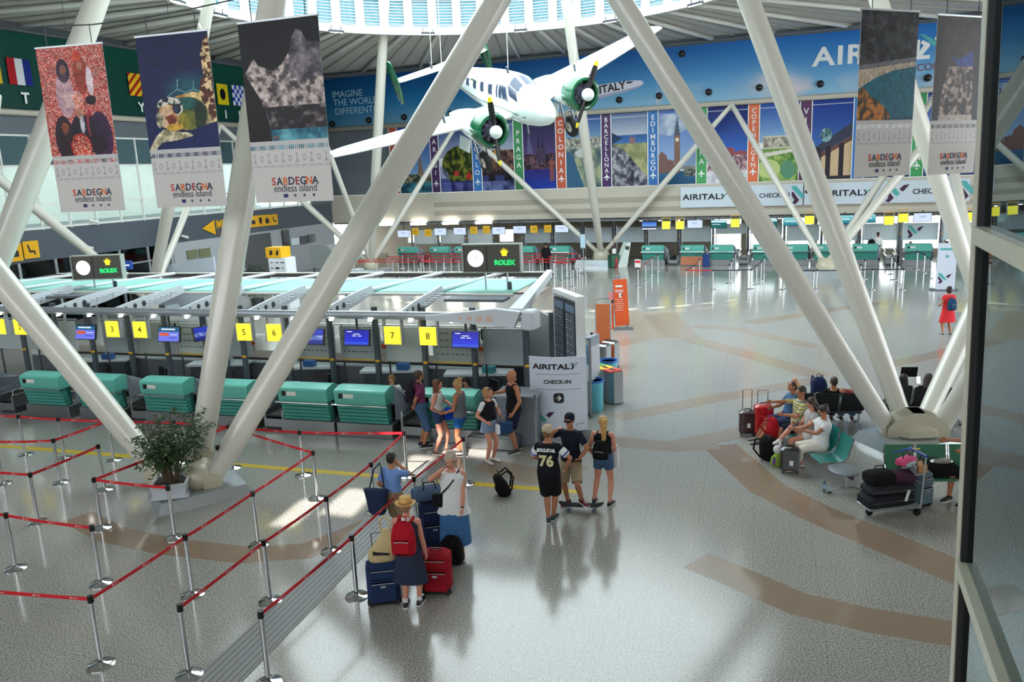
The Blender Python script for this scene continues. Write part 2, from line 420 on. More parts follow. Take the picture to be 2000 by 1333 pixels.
for i, (x0, x1, z0, z1) in enumerate(wins):
    f_ = MB(); t = 0.06
    for cx_, cz_, sx_, sz_ in (((x0 + x1) / 2, z0, x1 - x0, t), ((x0 + x1) / 2, z1, x1 - x0, t), (x0, (z0 + z1) / 2, t, z1 - z0), (x1, (z0 + z1) / 2, t, z1 - z0)):
        f_.box((cx_, 0, cz_), (sx_, 0.12, sz_))
    wf = struct('window_%d' % (i + 1), f_, WHITE, None, W(53.1, 0), RZF)
    obj('pane', MB().box(((x0 + x1) / 2, 0, (z0 + z1) / 2), (x1 - x0 - t, 0.012, z1 - z0 - t)), GLASS, wf)
for i, b_ in enumerate((-27.7, -25.3, -22.9, -20.5)):
    o = obj('clerestory_glow', MB().box((0, 0, 0), (1.1, 0.25, 0.16)), LAMP, None, W(48.9, b_ + 0.1, 2.72), RZF)  # glowing boxes stand in for bright clerestory windows
    tag(o, ['glowing clerestory strip at the far left end of the desk hall', 'second glowing clerestory strip under the far fascia from the left end', 'third glowing clerestory strip under the far fascia', 'fourth glowing clerestory strip under the far fascia, over the grey screens'][i], 'light', 'clerestory strips under the far fascia')

# ------------------------------------------------------------------ left wall: shop fronts, grey sign band, glazed gallery, green mural band
LB = -32.0
def lwall(name, z0, z1, m, a0=8, a1=49, t=0.3, b=LB):
    return struct(name, MB().box((0, 0, (z0 + z1) / 2), (a1 - a0, t, z1 - z0)), m, None, W((a0 + a1) / 2, b - t / 2), RZL)
BANDG = mat('slate_grey_band', (78, 88, 98), 0.5)
PANELW = mat('pale_wall_panels', (168, 174, 180), 0.45)
lwall('wall_left', 2.92, 4.27, BANDG)
lwall('wall_left_upper', 8.33, 13.2, GREY, 8, 49.4)
lwall('wall_left_near', 0, 13.2, GREY, -12, 8)
struct('wall_near_blocker', MB().box((0, 0, 3.75), (66, 0.3, 7.5)), BEIGE, None, W(-9, 0), RZF)  # unseen wall added to hold back light from behind the viewer
struct('wall_right_blocker', MB().box((0, 0, 6.5), (25, 0.3, 13.0)), BEIGE, None, W(3.5, 9.5), RZL)  # wall added to shade the right banners and foreground
lwall('wall_left_ground', 0, 2.92, PANELW, 33.5, 49)
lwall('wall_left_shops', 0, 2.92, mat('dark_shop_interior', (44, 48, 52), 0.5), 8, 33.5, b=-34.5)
struct('wall_left_return', MB().box((0, 0, 1.46), (2.5, 0.2, 2.92)), PANELW, None, W(33.5, -33.25), RZF)
# dark glazed shop fronts between mullions
f_ = MB()
for a_ in np.arange(12, 33.6, 1.8): f_.box((a_, 0, 1.46), (0.12, 0.12, 2.92))
f_.box((22, 0, 2.2), (22, 0.08, 0.08))
sh = struct('window_20', f_, ALU, None, W(0, LB), RZL)
obj('pane', MB().box((22, 0.02, 1.46), (22, 0.01, 2.9)), SMOKE, sh)
# gallery behind the glazing
GWH = mat('gallery_white', (222, 228, 226), 0.5)
struct('floor_gallery', MB().box((0, 0, 4.2), (41, 6, 0.14)), GREY, None, W(28.5, LB - 3.2), RZL)
struct('ceiling_gallery', MB().box((0, 0, 8.4), (41, 6, 0.14)), GWH, None, W(28.5, LB - 3.2), RZL)
struct('wall_gallery', MB().box((0, 0, 6.3), (41, 0.2, 4.1)), GWH, None, W(28.5, LB - 6.2), RZL)
k = 0
for a_ in np.arange(12, 46, 2.6):
    o = obj('gallery_ceiling_light', MB().box((0, 0, 0), (1.6, 1.6, 0.06)), LAMP, None, W(a_, LB - 3.2, 8.28), RZL)
    tag(o, 'white light panel on the ceiling of the glazed gallery', 'light', 'gallery ceiling lights'); k += 1
f_ = MB(); GA0, GA1 = 10.0, 46.5
for a_ in np.arange(GA0, GA1 + .1, 1.46): f_.box((a_, 0, 6.3), (0.07, 0.1, 4.1))
for z_ in (4.33, 5.35, 7.02, 8.3): f_.box(((GA0 + GA1) / 2, 0, z_), (GA1 - GA0, 0.1, 0.08))
gl = struct('window_21', f_, WHITE, None, W(0, LB), RZL)
obj('pane', MB().box(((GA0 + GA1) / 2, 0.02, 5.68), (GA1 - GA0, 0.01, 2.7)), GLASSW, gl)
obj('spandrel', MB().box(((GA0 + GA1) / 2, 0.03, 7.66), (GA1 - GA0, 0.03, 1.22)), mat('teal_spandrel', (74, 98, 104), 0.15), gl)
struct('wall_left_end', MB().box((47.8, 0, 6.3), (2.6, 0.2, 4.1)), GREY, None, W(0, LB), RZL)
# cream moulding under both picture bands
struct('trim_22', MB().cyl((8, 0, 9.24), (49, 0, 9.24), 0.13, n=10), CREAM, None, W(0, LB + 0.1), RZL, True)
struct('trim_23', MB().cyl((-32, 0, 9.24), (29, 0, 9.24), 0.15, n=10), CREAM, None, W(48.9, 0), RZF, True)
struct('trim_24', MB().cyl((8, 0, 12.62), (49, 0, 12.62), 0.07, n=8), GREY, None, W(0, LB + 0.2), RZL)
struct('trim_25', MB().cyl((-32, 0, 12.72), (29, 0, 12.72), 0.08, n=8), GREY, None, W(48.8, 0), RZF)

# ------------------------------------------------------------------ ceiling and its round skylight
RC = V((-0.9, 31.4, 0)); RR = 11.7; ZR = 13.0
CEILM = mat('ceiling_sheet', (206, 204, 198), 0.6, noise=0.05, scale=2)
def outer(ang):                                   # where a radius leaves the roof rectangle
    d = V((math.cos(ang), math.sin(ang), 0)); best = 1e9
    for n_, lim in ((V(A), 49.6), (-V(A), 12.0), (V(B), 32.0), (-V(B), 32.6)):
        dd = d.dot(n_)
        if dd > 1e-6: best = min(best, (lim - RC.dot(n_)) / dd)
    return RC + d * best
vs, fs = [], []; NS = 288; NR = 44
angs = sorted([2 * math.pi * k / NS for k in range(NS)] + [math.atan2(q.y - RC.y, q.x - RC.x) % (2 * math.pi) for q in (W(49.6, 32), W(49.6, -32.6), W(-12, 32), W(-12, -32.6))])
n = len(angs)
for a_ in angs:
    i_ = RC + V((math.cos(a_), math.sin(a_), 0)) * (RR + .1); o_ = outer(a_)
    for q in range(NR + 1):
        t = q / NR; p = i_.lerp(o_, t); vs += [(p.x, p.y, ZR + 0.1 - .15 * t), (p.x, p.y, ZR + 0.3 - .15 * t)]
# gaps added to the roof so that sun patches fall on the floor
slots = []
for x, y in ((815, 905), (790, 915), (885, 892), (622, 1002), (600, 1010), (684, 962), (650, 985), (965, 880)):
    g_ = G(x, y); off = 13.1 / math.tan(SUN_EL); slots.append((g_[0] - A[0] * off, g_[1] - A[1] * off))
skip = set()
for sx_, sy_ in slots:
    ang = math.atan2(sy_ - RC.y, sx_ - RC.x) % (2 * math.pi); k = max(i for i in range(n) if angs[i] <= ang); ro = (outer(ang) - RC).length; rr_ = math.hypot(sx_ - RC.x, sy_ - RC.y)
    skip.add((k, int((rr_ - RR - .1) / (ro - RR - .1) * NR)))
st_ = 2 * (NR + 1)
for k in range(n):
    j = (k + 1) % n
    for q in range(NR):
        if (k, q) in skip: continue
        a0_, a1_, b0_, b1_ = st_ * k + 2 * q, st_ * k + 2 * q + 2, st_ * j + 2 * q, st_ * j + 2 * q + 2
        fs += [(a0_, a1_, b1_, b0_), (a0_ + 1, b0_ + 1, b1_ + 1, a1_ + 1)]
    a1_, b1_ = st_ * k + 2 * NR, st_ * j + 2 * NR; fs += [(a1_, a1_ + 1, b1_ + 1, b1_), (st_ * k, st_ * j, st_ * j + 1, st_ * k + 1)]
ce = struct('ceiling', MB().add(vs, fs), CEILM)
RIBM = mat('white_rib_steel', (212, 214, 210), 0.45)
rb = MB()
for k in range(44):
    a_ = 2 * math.pi * (k + .3) / 44; i_ = RC + V((math.cos(a_), math.sin(a_), 0)) * RR; o_ = outer(a_)
    rb.cyl((i_.x, i_.y, ZR - 0.02), (o_.x, o_.y, 12.78), 0.11, n=8)
struct('trim_26', rb, RIBM, smooth=True)
rb = MB()                                         # corrugated seams
for k in range(132):
    a_ = 2 * math.pi * (k + .9) / 132; i_ = RC + V((math.cos(a_), math.sin(a_), 0)) * RR; o_ = outer(a_)
    rb.cyl((i_.x, i_.y, ZR + 0.09), (o_.x, o_.y, 12.92), 0.045, n=4)
struct('trim_27', rb, mat('ceiling_seam', (176, 172, 164), 0.7))
rb = MB()
for r_ in (15.5, 19.5):
    rb.tube([(RC.x + r_ * math.cos(t), RC.y + r_ * math.sin(t), 12.93 - (r_ - RR) * .004) for t in np.linspace(0, 2 * math.pi, 90)], 0.05, 5)
ring = MB()
def hoop(mb, r_, z_, w, h, n=120):
    rings = []
    for k in range(n + 1):
        t = 2 * math.pi * k / n; c_, s_ = math.cos(t), math.sin(t)
        rings.append([(RC.x + (r_ + dx) * c_, RC.y + (r_ + dx) * s_, z_ + dz) for dx, dz in ((-w / 2, -h / 2), (w / 2, -h / 2), (w / 2, h / 2), (-w / 2, h / 2))])
    return mb.ring_tube(rings, False)
hoop(ring, RR, ZR, 0.3, 0.34); hoop(ring, RR + .1, 14.75, 0.3, 0.3); hoop(ring, RR + .1, 16.1, 0.3, 0.25)
NP = 60
for k in range(NP):
    t = 2 * math.pi * k / NP; p = RC + V((math.cos(t), math.sin(t), 0)) * (RR + .05)
    ring.box((p.x, p.y, 14.6), (0.12, 0.42, 3.2), rz=t)
struct('trim_28', ring, RIBM)
LOUV = mat('skylight_louvre', (70, 118, 130), 0.6)
lv = MB()
for k in range(NP):
    t = 2 * math.pi * (k + .5) / NP; p = RC + V((math.cos(t), math.sin(t), 0)) * (RR + .12)
    for z_ in np.arange(13.3, 14.6, 0.14): lv.box((p.x, p.y, z_), (0.03, 1.1, 0.12), rz=t, ry=R(18))
struct('window_22', lv, LOUV)
# translucent roof over the skylight drum
tm = bpy.data.materials.new('translucent_roof'); tm.use_nodes = True; nt = tm.node_tree; nt.nodes.clear()
o1 = nt.nodes.new('ShaderNodeOutputMaterial'); t1 = nt.nodes.new('ShaderNodeBsdfTranslucent'); t1.inputs[0].default_value = (.62, .70, .72, 1)
t2 = nt.nodes.new('ShaderNodeBsdfTransparent'); m1 = nt.nodes.new('ShaderNodeMixShader'); m1.inputs[0].default_value = 0.0
nt.links.new(t1.outputs[0], m1.inputs[1]); nt.links.new(t2.outputs[0], m1.inputs[2]); nt.links.new(m1.outputs[0], o1.inputs[0])
dm = MB(); rings = []
for r_, z_ in ((12.4, 16.2), (8, 17.6), (4, 18.3), (0.05, 18.5)):
    rings.append([(RC.x + r_ * math.cos(2 * math.pi * k / 60), RC.y + r_ * math.sin(2 * math.pi * k / 60), z_) for k in range(60)])
struct('roof_skylight', dm.ring_tube(rings, False), tm)
# ------------------------------------------------------------------ tree columns: cigar-shaped struts fanning from a hub
COLM = mat('ivory_column_paint', (214, 212, 202), 0.28, noise=0.03, coat=0.3)
HUBM = mat('hub_cream_paint', (196, 190, 168), 0.35)
PLM = mat('plinth_metal', (176, 184, 190), 0.3, 0.6)
def strut_mb(p1, p2, r_mid=0.27, r_end=0.19, full=None):
    p1, p2 = V(p1), V(p2); pts, rr = [], []
    L = (p2 - p1).length; full = full or L
    for t in np.linspace(0, 1, 22):
        u = t * L / full; s_ = min(1.0, 0.0 + math.sin(math.pi * min(1, max(0, u))) ** 0.6) if 0 < u < 1 else 0
        pts.append(p1.lerp(p2, t)); rr.append(r_end + (r_mid - r_end) * s_)
    return MB().tube(pts, rr, 24)
def tree_column(base, label, struts, plinth=None, hub_r=0.3, hub_z=0.55, cat='column', gusset=False):
    b = V((base[0], base[1], 0))
    t = thing('column', label, cat, b); t['kind'] = 'structure'
    starts = [V(s_[5]) if len(s_) > 5 else None for s_ in struts]; struts = [s_[:5] for s_ in struts]
    for (tx, ty, tz, rm, re), s0 in zip(struts, starts):
        p2 = V((tx, ty, tz)); d = (p2 - V((b.x, b.y, hub_z))).normalized()
        p1 = s0 if s0 is not None else V((b.x, b.y, hub_z)) + d * hub_r * 0.9
        obj('strut', strut_mb(p1 - b, p2 - b, rm, re, full=max((p2 - p1).length, 14 if rm > .23 else 0)), COLM, t, smooth='auto')
    hb = MB()
    if gusset:
        for q in (0, 1): hb.prism([(-.62, .1), (.62, .1), (.6, .42), (.4, .62), (.12, .74), (-.12, .74), (-.4, .62), (-.6, .42)], -.24 + .02 * q, .24 - .02 * q)
        hb.v = [(x * math.cos(R(-8)) - y * math.sin(R(-8)), x * math.sin(R(-8)) + y * math.cos(R(-8)), z) for x, y, z in hb.v]
        hb.box((0, 0, .32), (.9, .7, .5), bev=.18)
    else: hb.ell((0, 0, hub_z - .1), (hub_r * 1.1, hub_r * 1.1, hub_r * 1.15), 20, 12)
    for (tx, ty, tz, rm, re), s0 in zip(struts, starts):
        o_ = s0 if s0 is not None else V((b.x, b.y, hub_z))
        d = (V((tx, ty, tz)) - o_).normalized(); s_ = V((-d.y, d.x, 0)).normalized() if abs(d.z) < .999 else V((1, 0, 0))
        c_ = (o_ - b) if s0 is not None else V((0, 0, hub_z)) + d * hub_r * .95
        if s0 is not None: hb.tube([V((0, 0, .3)) + (c_ - V((0, 0, .3))) * .3, c_], [.24, re], 16)
        hb.cyl(c_ - s_ * (re + .04), c_ + s_ * (re + .04), re * .95, n=18)
    obj('hub', hb, HUBM, t, smooth='auto')
    if plinth:
        w, d_, h_, rz = plinth
        e = 0.10
        vs = [(-w / 2, -d_ / 2, 0), (w / 2, -d_ / 2, 0), (w / 2, d_ / 2, 0), (-w / 2, d_ / 2, 0), (-w / 2 + e, -d_ / 2 + e, h_), (w / 2 - e, -d_ / 2 + e, h_), (w / 2 - e, d_ / 2 - e, h_), (-w / 2 + e, d_ / 2 - e, h_)]
        obj('plinth', MB().add(vs, [(3, 2, 1, 0), (4, 5, 6, 7), (0, 1, 5, 4), (1, 2, 6, 5), (2, 3, 7, 6), (3, 0, 4, 7)]), PLM, t, rz=rz)
    return t
def toward(base, x1, y1, Y1, z_top=13.0, hub_z=0.55):
    """end of a strut that passes pixel (x1,y1) at depth Y1, carried on to height z_top"""
    b = np.array([base[0], base[1], hub_z]); p = DEP(x1, y1, Y1); k = (z_top - b[2]) / (p[2] - b[2]); q = b + (p - b) * k
    return (float(q[0]), float(q[1]), float(z_top))
bN = G(392, 968)
def limb(sx, sy, sY, tx, ty, tY, zt, rm, re):      # a strut that starts at its own bearing on the hub
    p = DEP(sx, sy, sY); return (*toward((p[0], p[1]), tx, ty, tY, zt, float(p[2])), rm, re, tuple(float(v) for v in p))
tree_column(bN, 'white tree column rising from the metal plinth behind the potted ficus', [
    limb(312, 925, 15.5, 0, 545, 16.3, 9.2, .27, .2), limb(391, 893, 15.1, 532, 0, 17.2, 13.0, .27, .2), limb(413, 938, 14.75, 971, 0, 17.8, 13.0, .27, .2)], (1.75, 1.2, 0.2, R(32) ), hub_r=0.26, hub_z=.48)
bR = G(1785, 868)
tree_column(bR, 'white tree column standing among the seats at right', [
    limb(1738, 842, 16.0, 1210, 0, 17.6, 13.0, .235, .18), limb(1765, 822, 16.4, 1462, 0, 18.6, 13.0, .235, .18), limb(1806, 818, 16.4, 1893, 632, 17.6, 9.2, .235, .18), limb(1830, 846, 16.0, 1890, 752, 15.6, 9.2, .235, .18)], (1.9, 1.5, 0.22, R(15)), hub_r=0.42, gusset=True)
apex_far1 = W(48.2, far_bz(905, 268)[0], 9.1); apex_far2 = W(48.2, far_bz(1432, 197)[0], 9.1); apex_r = W(47.6, far_bz(1822, 225)[0], 9.1)
apex_l = W(left_az(430, 240, -31.2)[0], -31.2, 9.1)
bF = G(1175, 517)
tree_column(bF, 'white tree column at the far desks left of the green kiosk', [
    (*toward(bF, 1105, 0, 41.0, 16.0), .27, .17), (*apex_far1, .17, .12), (*apex_far2, .17, .12)], (3.1, 1.6, 0.35, RZF), hub_r=0.5)
bL = G(726, 534)
tree_column(bL, 'white tree column at the far left corner beside the red queue tapes', [
    (*toward(bL, 752, 0, 42.0, 16.0), .27, .17), (*apex_far1, .17, .12), (*apex_l, .19, .12), (*toward(bL, 655, 330, 46, 9.2), .15, .1)], (2.6, 1.6, 0.3, RZF), hub_r=0.45)
bP = G(296, 612)
tree_column(bP, 'white tree column rising behind the left end of the check-in canopy', [
    (*toward(bP, 409, 0, 31.0, 13.0), .27, .17), (*apex_l, .17, .12), (*toward(bP, 0, 352, 31.5, 9.2), .2, .13)], (2.4, 1.5, 0.3, RZL), hub_r=0.45)
bM = G(-86, 779)
tree_column(bM, 'white tree column leaning in at the left edge behind the red banner', [
    (*toward(bM, 190, 0, 24.5, 13.0), .36, .2), (*toward(bM, -30, 340, 27, 9.2), .2, .15)], None, hub_r=0.4)
bQ = G(1612, 541)
tree_column(bQ, 'white tree column at far right seen behind the big leaning struts', [
    (*toward(bQ, 1762, 335, 41, 9.2), .22, .15), (*apex_far2, .17, .12), (*apex_r, .19, .12)], (2.2, 1.5, 0.35, RZF), hub_r=0.45)
bS = G(1914, 634)
tree_column(bS, 'white tree column behind the window post at right, tall strut leaning left', [
    (*toward(bS, 1716, 2, 27.5, 13.0), .3, .2), (*apex_r, .2, .14)], (2.2, 1.5, 0.3, RZF), hub_r=0.45)
# ------------------------------------------------------------------ logo pieces
def airline_mark(parent, x, z, s, y=-0.004, plum=None, teal=None):
    """the striped checkmark-like tail: plum hook, turquoise bar, plum chip; s = overall height"""
    p = plum or PURPLE; t = teal or TURQ
    q = lambda pts: [(x + u * s, z + w * s) for u, w in pts]
    obj('logo_hook', MB().prism(q([(-.5, .12), (-.5, -.08), (-.36, -.28), (-.5, -.5), (-.28, -.5), (-.12, -.3), (-.42, .12)]), y - .002, y), p, parent)
    obj('logo_bar', MB().prism(q([(-.5, .42), (-.28, .42), (.16, -.12), (.0, -.24), (-.5, .3)]), y - .003, y - .001), t, parent)
    obj('logo_chip', MB().prism(q([(.12, .12), (.3, .3), (.56, .34), (.3, .0), (.2, .02)]), y - .002, y), p, parent)
def airline_word(parent, x, z, s, m=INK, y=-0.004, bold=.012, green=None):
    w_ = text('AIRITAL', s, m, parent, (x, y, z), align='RIGHT', bold=bold * s * 2.4, spacing=1.08, sx=1.25)
    o = x + max(v.co.x for v in w_.data.vertices) + 0.02 * s; q = lambda pts: [(o + u * s, z + w * s) for u, w in pts]
    obj('letter_y_hook', MB().prism(q([(0, -.33), (.2, -.33), (.42, -.02), (.42, .06), (.16, .38), (0, .38), (.24, .02)]), y - .002, y), m, parent)
    obj('letter_y_bar', MB().prism(q([(.26, .38), (.36, .38), (.58, .08), (.48, .0)]), y - .002, y), green or TURQ, parent)
    obj('letter_y_chip', MB().prism(q([(.62, .12), (.82, .36), (.7, .38), (.58, .22)]), y - .002, y), m, parent)

# ------------------------------------------------------------------ upper mural on the far wall
PM = print_mat('printed_vinyl', 0.4)
P = Paint(560, 44)
b0, b1, z0, z1 = -31.9, 12.0, 9.4, 12.6
P.grad(0, .55, (14, 74, 138), (38, 120, 178)); P.grad(.55, 1, (38, 120, 178), (120, 166, 196))
t_ = np.clip((P.U - .25) / .4, 0, 1)[..., None]
P.a = P.a * (1 - t_ * .9) + t_ * .9 * (np.array((28, 110, 196)) * (1 - P.Vv[..., None]) + np.array((150, 196, 224)) * P.Vv[..., None])
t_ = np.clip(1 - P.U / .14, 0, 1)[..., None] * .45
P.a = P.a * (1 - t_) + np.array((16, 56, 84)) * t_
n_ = vnoise(560, 44, 26, 5, 4); cl = np.clip((n_ - .48) * 5, 0, 1) * np.clip((P.Vv - .62) * 3.4, 0, 1) * (P.U > .52)
P.put(cl, (226, 204, 206), .85)
c2 = np.exp(-(((P.U - .665) / .028) ** 2 + ((P.Vv - .78) / .2) ** 2)) * np.clip(n_ * 2.2 - .4, 0, 1); P.put(np.clip(c2 * 1.4, 0, 1), (236, 214, 214))
mu = thing('sky_mural', 'long blue sky mural high on the far wall with a printed airliner', 'mural', W(49.09, b0, z0), RZF)
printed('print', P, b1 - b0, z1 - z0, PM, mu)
def mloc(x, y): b, z = far_bz(x, y); return b - b0, z - z0
for s_, (x, y) in (('IMAGINE', (647, 186)), ('THE WORLD', (650, 202)), ('DIFFERENTLY', (653, 219))):
    u, v = mloc(x, y); text(s_, 0.62, mat('pale_blue_ink', (170, 206, 226), .5), mu, (u, -.02, v), align='LEFT', sx=.98)
u, v = mloc(1588, 113); text('AIR', 1.35, WINK, mu, (u, -.02, v - .02), align='LEFT', bold=.035, sx=1.2, spacing=1.12)
u, v = mloc(1672, 109); text('ITAL', 1.35, WINK, mu, (u + .0, -.02, v), align='LEFT', bold=.035, sx=1.2, spacing=1.12)
u, v = mloc(1798, 90)
q = lambda pts: [(u + a_ * 1.5, v + c_ * 1.5) for a_, c_ in pts]
obj('letter_y_hook', MB().prism(q([(-.12, -.33), (.06, -.33), (.3, -.02), (.3, .06), (.06, .2), (.0, .1), (.1, .02)]), -.02, -.01), WINK, mu)
obj('letter_y_bar', MB().prism(q([(-.05, .42), (.12, .38), (.55, .08), (.42, -.05)]), -.02, -.01), TURQ, mu)
obj('letter_y_chip', MB().prism(q([(.5, .12), (.72, .4), (.6, .42), (.42, .22)]), -.02, -.01), WINK, mu)
u, v = mloc(1786, 133); text('WELCOME', 0.5, mat('dark_red_ink', (110, 34, 50), .5), mu, (u + .3, -.02, v), align='CENTER')
# the printed airliner: fuselage, wings behind
pl = Paint(150, 60, (255, 255, 255))
x0, zt = mloc(1256, 150); xl, zb = mloc(1150, 215)
aw = MB(); pts = []
for k in range(41):
    t = k / 40; pts.append((x0 - (1 - math.cos(t * math.pi / 2)) * 4.6, .42 * math.sin(t * math.pi / 2) ** .7))
cx_, cz_ = mloc(1150, 172)
fz = lambda xx: (mloc(1256, 162)[1]) + (xx - x0) * .115
top = [(px_, fz(px_) + h_) for px_, h_ in pts]; bot = [(px_, fz(px_) - h_) for px_, h_ in pts][::-1]
obj('airliner', MB().prism(top + bot, -.03, -.01), mat('airliner_white', (214, 216, 232), .4), mu)
obj('airliner_belly', MB().prism([(px_, fz(px_) - h_ * .55) for px_, h_ in pts] + bot, -.036, -.03), mat('airliner_grey', (156, 160, 190), .4), mu)
text('AIRITALY', 0.62, INK, mu, (x0 - 2.35, -.045, fz(x0 - 2.35) + .08), rot=(math.pi / 2, -math.atan(.115), 0), bold=.02)
obj('airliner_cockpit', MB().prism([(x0 - .95, fz(x0 - .9) + .26), (x0 - .55, fz(x0 - .5) + .2), (x0 - .75, fz(x0 - .7) + .12), (x0 - 1.05, fz(x0 - 1) + .16)], -.045, -.03), INK, mu)
for i, (x, y) in enumerate([(649, 242), (720, 235), (789, 229), (880, 222), (1209, 195), (1287, 187), (1384, 180), (1483, 171), (1602, 164), (1332, 105), (1812, 152)]):
    b, z = far_bz(x, y)
    o = obj('air_nozzle', MB().ell((0, -.10, 0), (.17, .12, .17), 14, 8).cyl((0, -.03, 0), (0, 0.03, 0), .2, n=14), BLACK, None, W(49.03, b, z), RZF, 'auto')
    tag(o, 'round black air nozzle set in the blue sky mural', 'air nozzle', 'air nozzles in the sky mural')

# ------------------------------------------------------------------ city pictures
def city(i, w, h, rs):
    P = Paint(w, h)
    U, Vv = P.U, P.Vv
    def skyline(v, amp, c, seed, cells=14, block=True):
        g = np.random.RandomState(seed).rand(cells); k = np.minimum((U * cells).astype(int), cells - 1); P.put(Vv > v - amp * g[k], c)
    if i == 0:      # river city with an iron tower
        P.grad(0, .75, (36, 70, 140), (120, 160, 205)); P.tex(Vv > .72, (30, 44, 40), (150, 140, 110), 16, 3); P.put(Vv > .84, (24, 74, 92))
        P.tex(Vv > .84, (18, 50, 66), (60, 130, 150), 10, 4)
        for k in range(30):
            t = k / 30; hw = .012 + .09 * t ** 2.2; v = .22 + .52 * t; P.rect(.66 - hw, v, .66 + hw, v + .022, (128, 104, 88))
        P.poly([(.62, .76), (.66, .66), (.70, .76)], (150, 140, 120))
    elif i == 1:    # wooded bank and red cabins
        P.grad(0, .5, (54, 84, 150), (176, 180, 206)); P.put(Vv > .8, (30, 40, 84)); m = P.ellm(.68, .62, .62, .3) & (Vv < .84)
        P.tex(m, (22, 36, 16), (132, 134, 50), 12, 6); P.rect(.42, .7, .58, .76, (178, 50, 46)); P.poly([(.8, .76), (.88, .7), (.96, .76), (.96, .82), (.8, .82)], (170, 44, 40)); P.tex(Vv > .86, (28, 34, 84), (90, 90, 150), 8, 8)
        P.poly([(0, .6), (.25, .72), (.34, 1), (0, 1)], (92, 104, 170), .6)
    elif i == 2:    # river bridge at dusk
        P.grad(0, .5, (70, 96, 140), (190, 196, 208)); P.tex((Vv > .42) & (Vv < .75), (40, 24, 34), (150, 110, 92), 18, 9); P.ell(.45, .5, .09, .1, (190, 132, 72)); P.put(Vv > .78, (50, 58, 110)); P.rect(0, .72, 1, .78, (44, 30, 36))
        P.ell(.3, .86, .12, .1, (26, 20, 34)); P.ell(.8, .86, .12, .1, (26, 20, 34)); P.tex(Vv > .86, (30, 40, 80), (100, 110, 160), 7, 12)
    elif i == 3:    # cathedral night
        P.grad(0, .6, (34, 36, 74), (92, 70, 120)); P.poly([(.1, .5), (.16, .16), (.3, .5)], (120, 124, 160), .5); P.tex(Vv > .5, (24, 18, 34), (120, 84, 92), 20, 13)
        P.poly([(.42, .5), (.47, .2), (.52, .5)], (34, 34, 58)); P.poly([(.55, .5), (.6, .2), (.65, .5)], (34, 34, 58)); P.rect(.4, .42, .68, .62, (66, 56, 78)); P.grad(.72, 1, (44, 40, 112), (30, 60, 160)); P.rect(.8, .6, .94, .9, (176, 90, 60), .6)
    elif i == 4:    # harbour
        P.grad(0, .35, (44, 84, 150), (130, 164, 196)); P.tex((Vv > .3) & (Vv < .46), (90, 92, 90), (204, 200, 184), 22, 14); P.tex(Vv >= .46, (70, 92, 100), (170, 176, 140), 7, 15); P.poly([(0, .5), (.16, .5), (.5, 1), (0, 1)], (56, 96, 130)); P.ell(.45, .52, .2, .06, (196, 200, 200))
    elif i == 5:    # ruined castle over rocks
        P.grad(0, .32, (96, 118, 160), (196, 202, 214)); P.grad(.3, .42, (50, 92, 160), (80, 124, 180)); P.poly([(.0, .26), (.3, .34), (0, .42)], (40, 60, 96))
        P.tex(Vv > .42, (120, 130, 92), (176, 172, 128), 8, 16); P.tex(P.polym([(0, .42), (.35, .5), (1, .9), (1, 1), (0, 1)]), (44, 44, 62), (176, 174, 180), 14, 17); P.rect(.5, .34, .66, .43, (150, 112, 112)); P.rect(.53, .31, .57, .36, (150, 112, 112)); P.rect(.62, .31, .66, .36, (150, 112, 112))
    elif i == 6:    # clock tower on the river
        P.grad(0, .8, (84, 118, 190), (164, 190, 222)); P.tex(P.ellm(.3, .2, .5, .14), (130, 150, 190), (200, 210, 226), 7, 18); P.grad(.82, 1, (60, 110, 150), (40, 84, 120))
        P.poly([(.0, .6), (.08, .55), (.2, .6), (.24, .66), (.4, .68), (.45, .84), (0, .84)], (128, 96, 92)); P.rect(.42, .34, .58, .84, (140, 104, 92)); P.poly([(.42, .34), (.5, .08), (.58, .34)], (84, 92, 110)); P.ell(.5, .4, .05, .028, (226, 220, 200)); P.rect(.62, .76, 1, .8, (150, 150, 140)); P.tex((Vv > .8) & (U > .7) & (Vv < .9), (50, 60, 60), (170, 168, 150), 20, 19)
    elif i == 7:    # canal houses under deep blue
        P.grad(0, .6, (28, 40, 110), (60, 110, 196)); g = np.random.RandomState(3).rand(9); k = np.minimum((U * 9).astype(int), 8); P.put(Vv > .6 - .06 * g[k], (150, 80, 84)); P.tex(Vv > .64, (90, 60, 80), (220, 190, 190), 26, 21); P.put(Vv > .84, (226, 220, 226)); P.tex(Vv > .86, (190, 190, 206), (250, 250, 250), 8, 22)
    elif i == 8:    # palace gardens
        P.grad(0, .5, (38, 76, 160), (150, 190, 226)); P.rect(.08, .42, .9, .58, (206, 200, 180)); P.tex((Vv > .44) & (Vv < .56) & (U > .1) & (U < .88), (120, 116, 104), (226, 220, 200), 24, 23); P.put(Vv > .58, (120, 160, 84)); P.tex(Vv > .62, (60, 110, 50), (176, 200, 110), 9, 24); P.poly([(0, .64), (1, .58), (1, .62), (0, .7)], (226, 222, 206)); P.ell(.25, .84, .3, .12, (196, 214, 140)); P.ell(.75, .86, .2, .12, (96, 150, 120))
    elif i == 9:    # colonnade with statues
        P.grad(0, 1, (26, 56, 140), (96, 146, 210)); P.poly([(0, .62), (.98, .3), (.98, .46), (.1, .7)], (62, 66, 84)); P.poly([(.1, .7), (1, .46), (1, 1), (.12, 1)], (214, 186, 150)); P.poly([(.1, .7), (1, .46), (1, .52), (.1, .76)], (110, 76, 66))
        for uu in (.12, .36, .68): P.rect(uu, .62 - uu * .1, uu + .13, .97, (52, 46, 56))
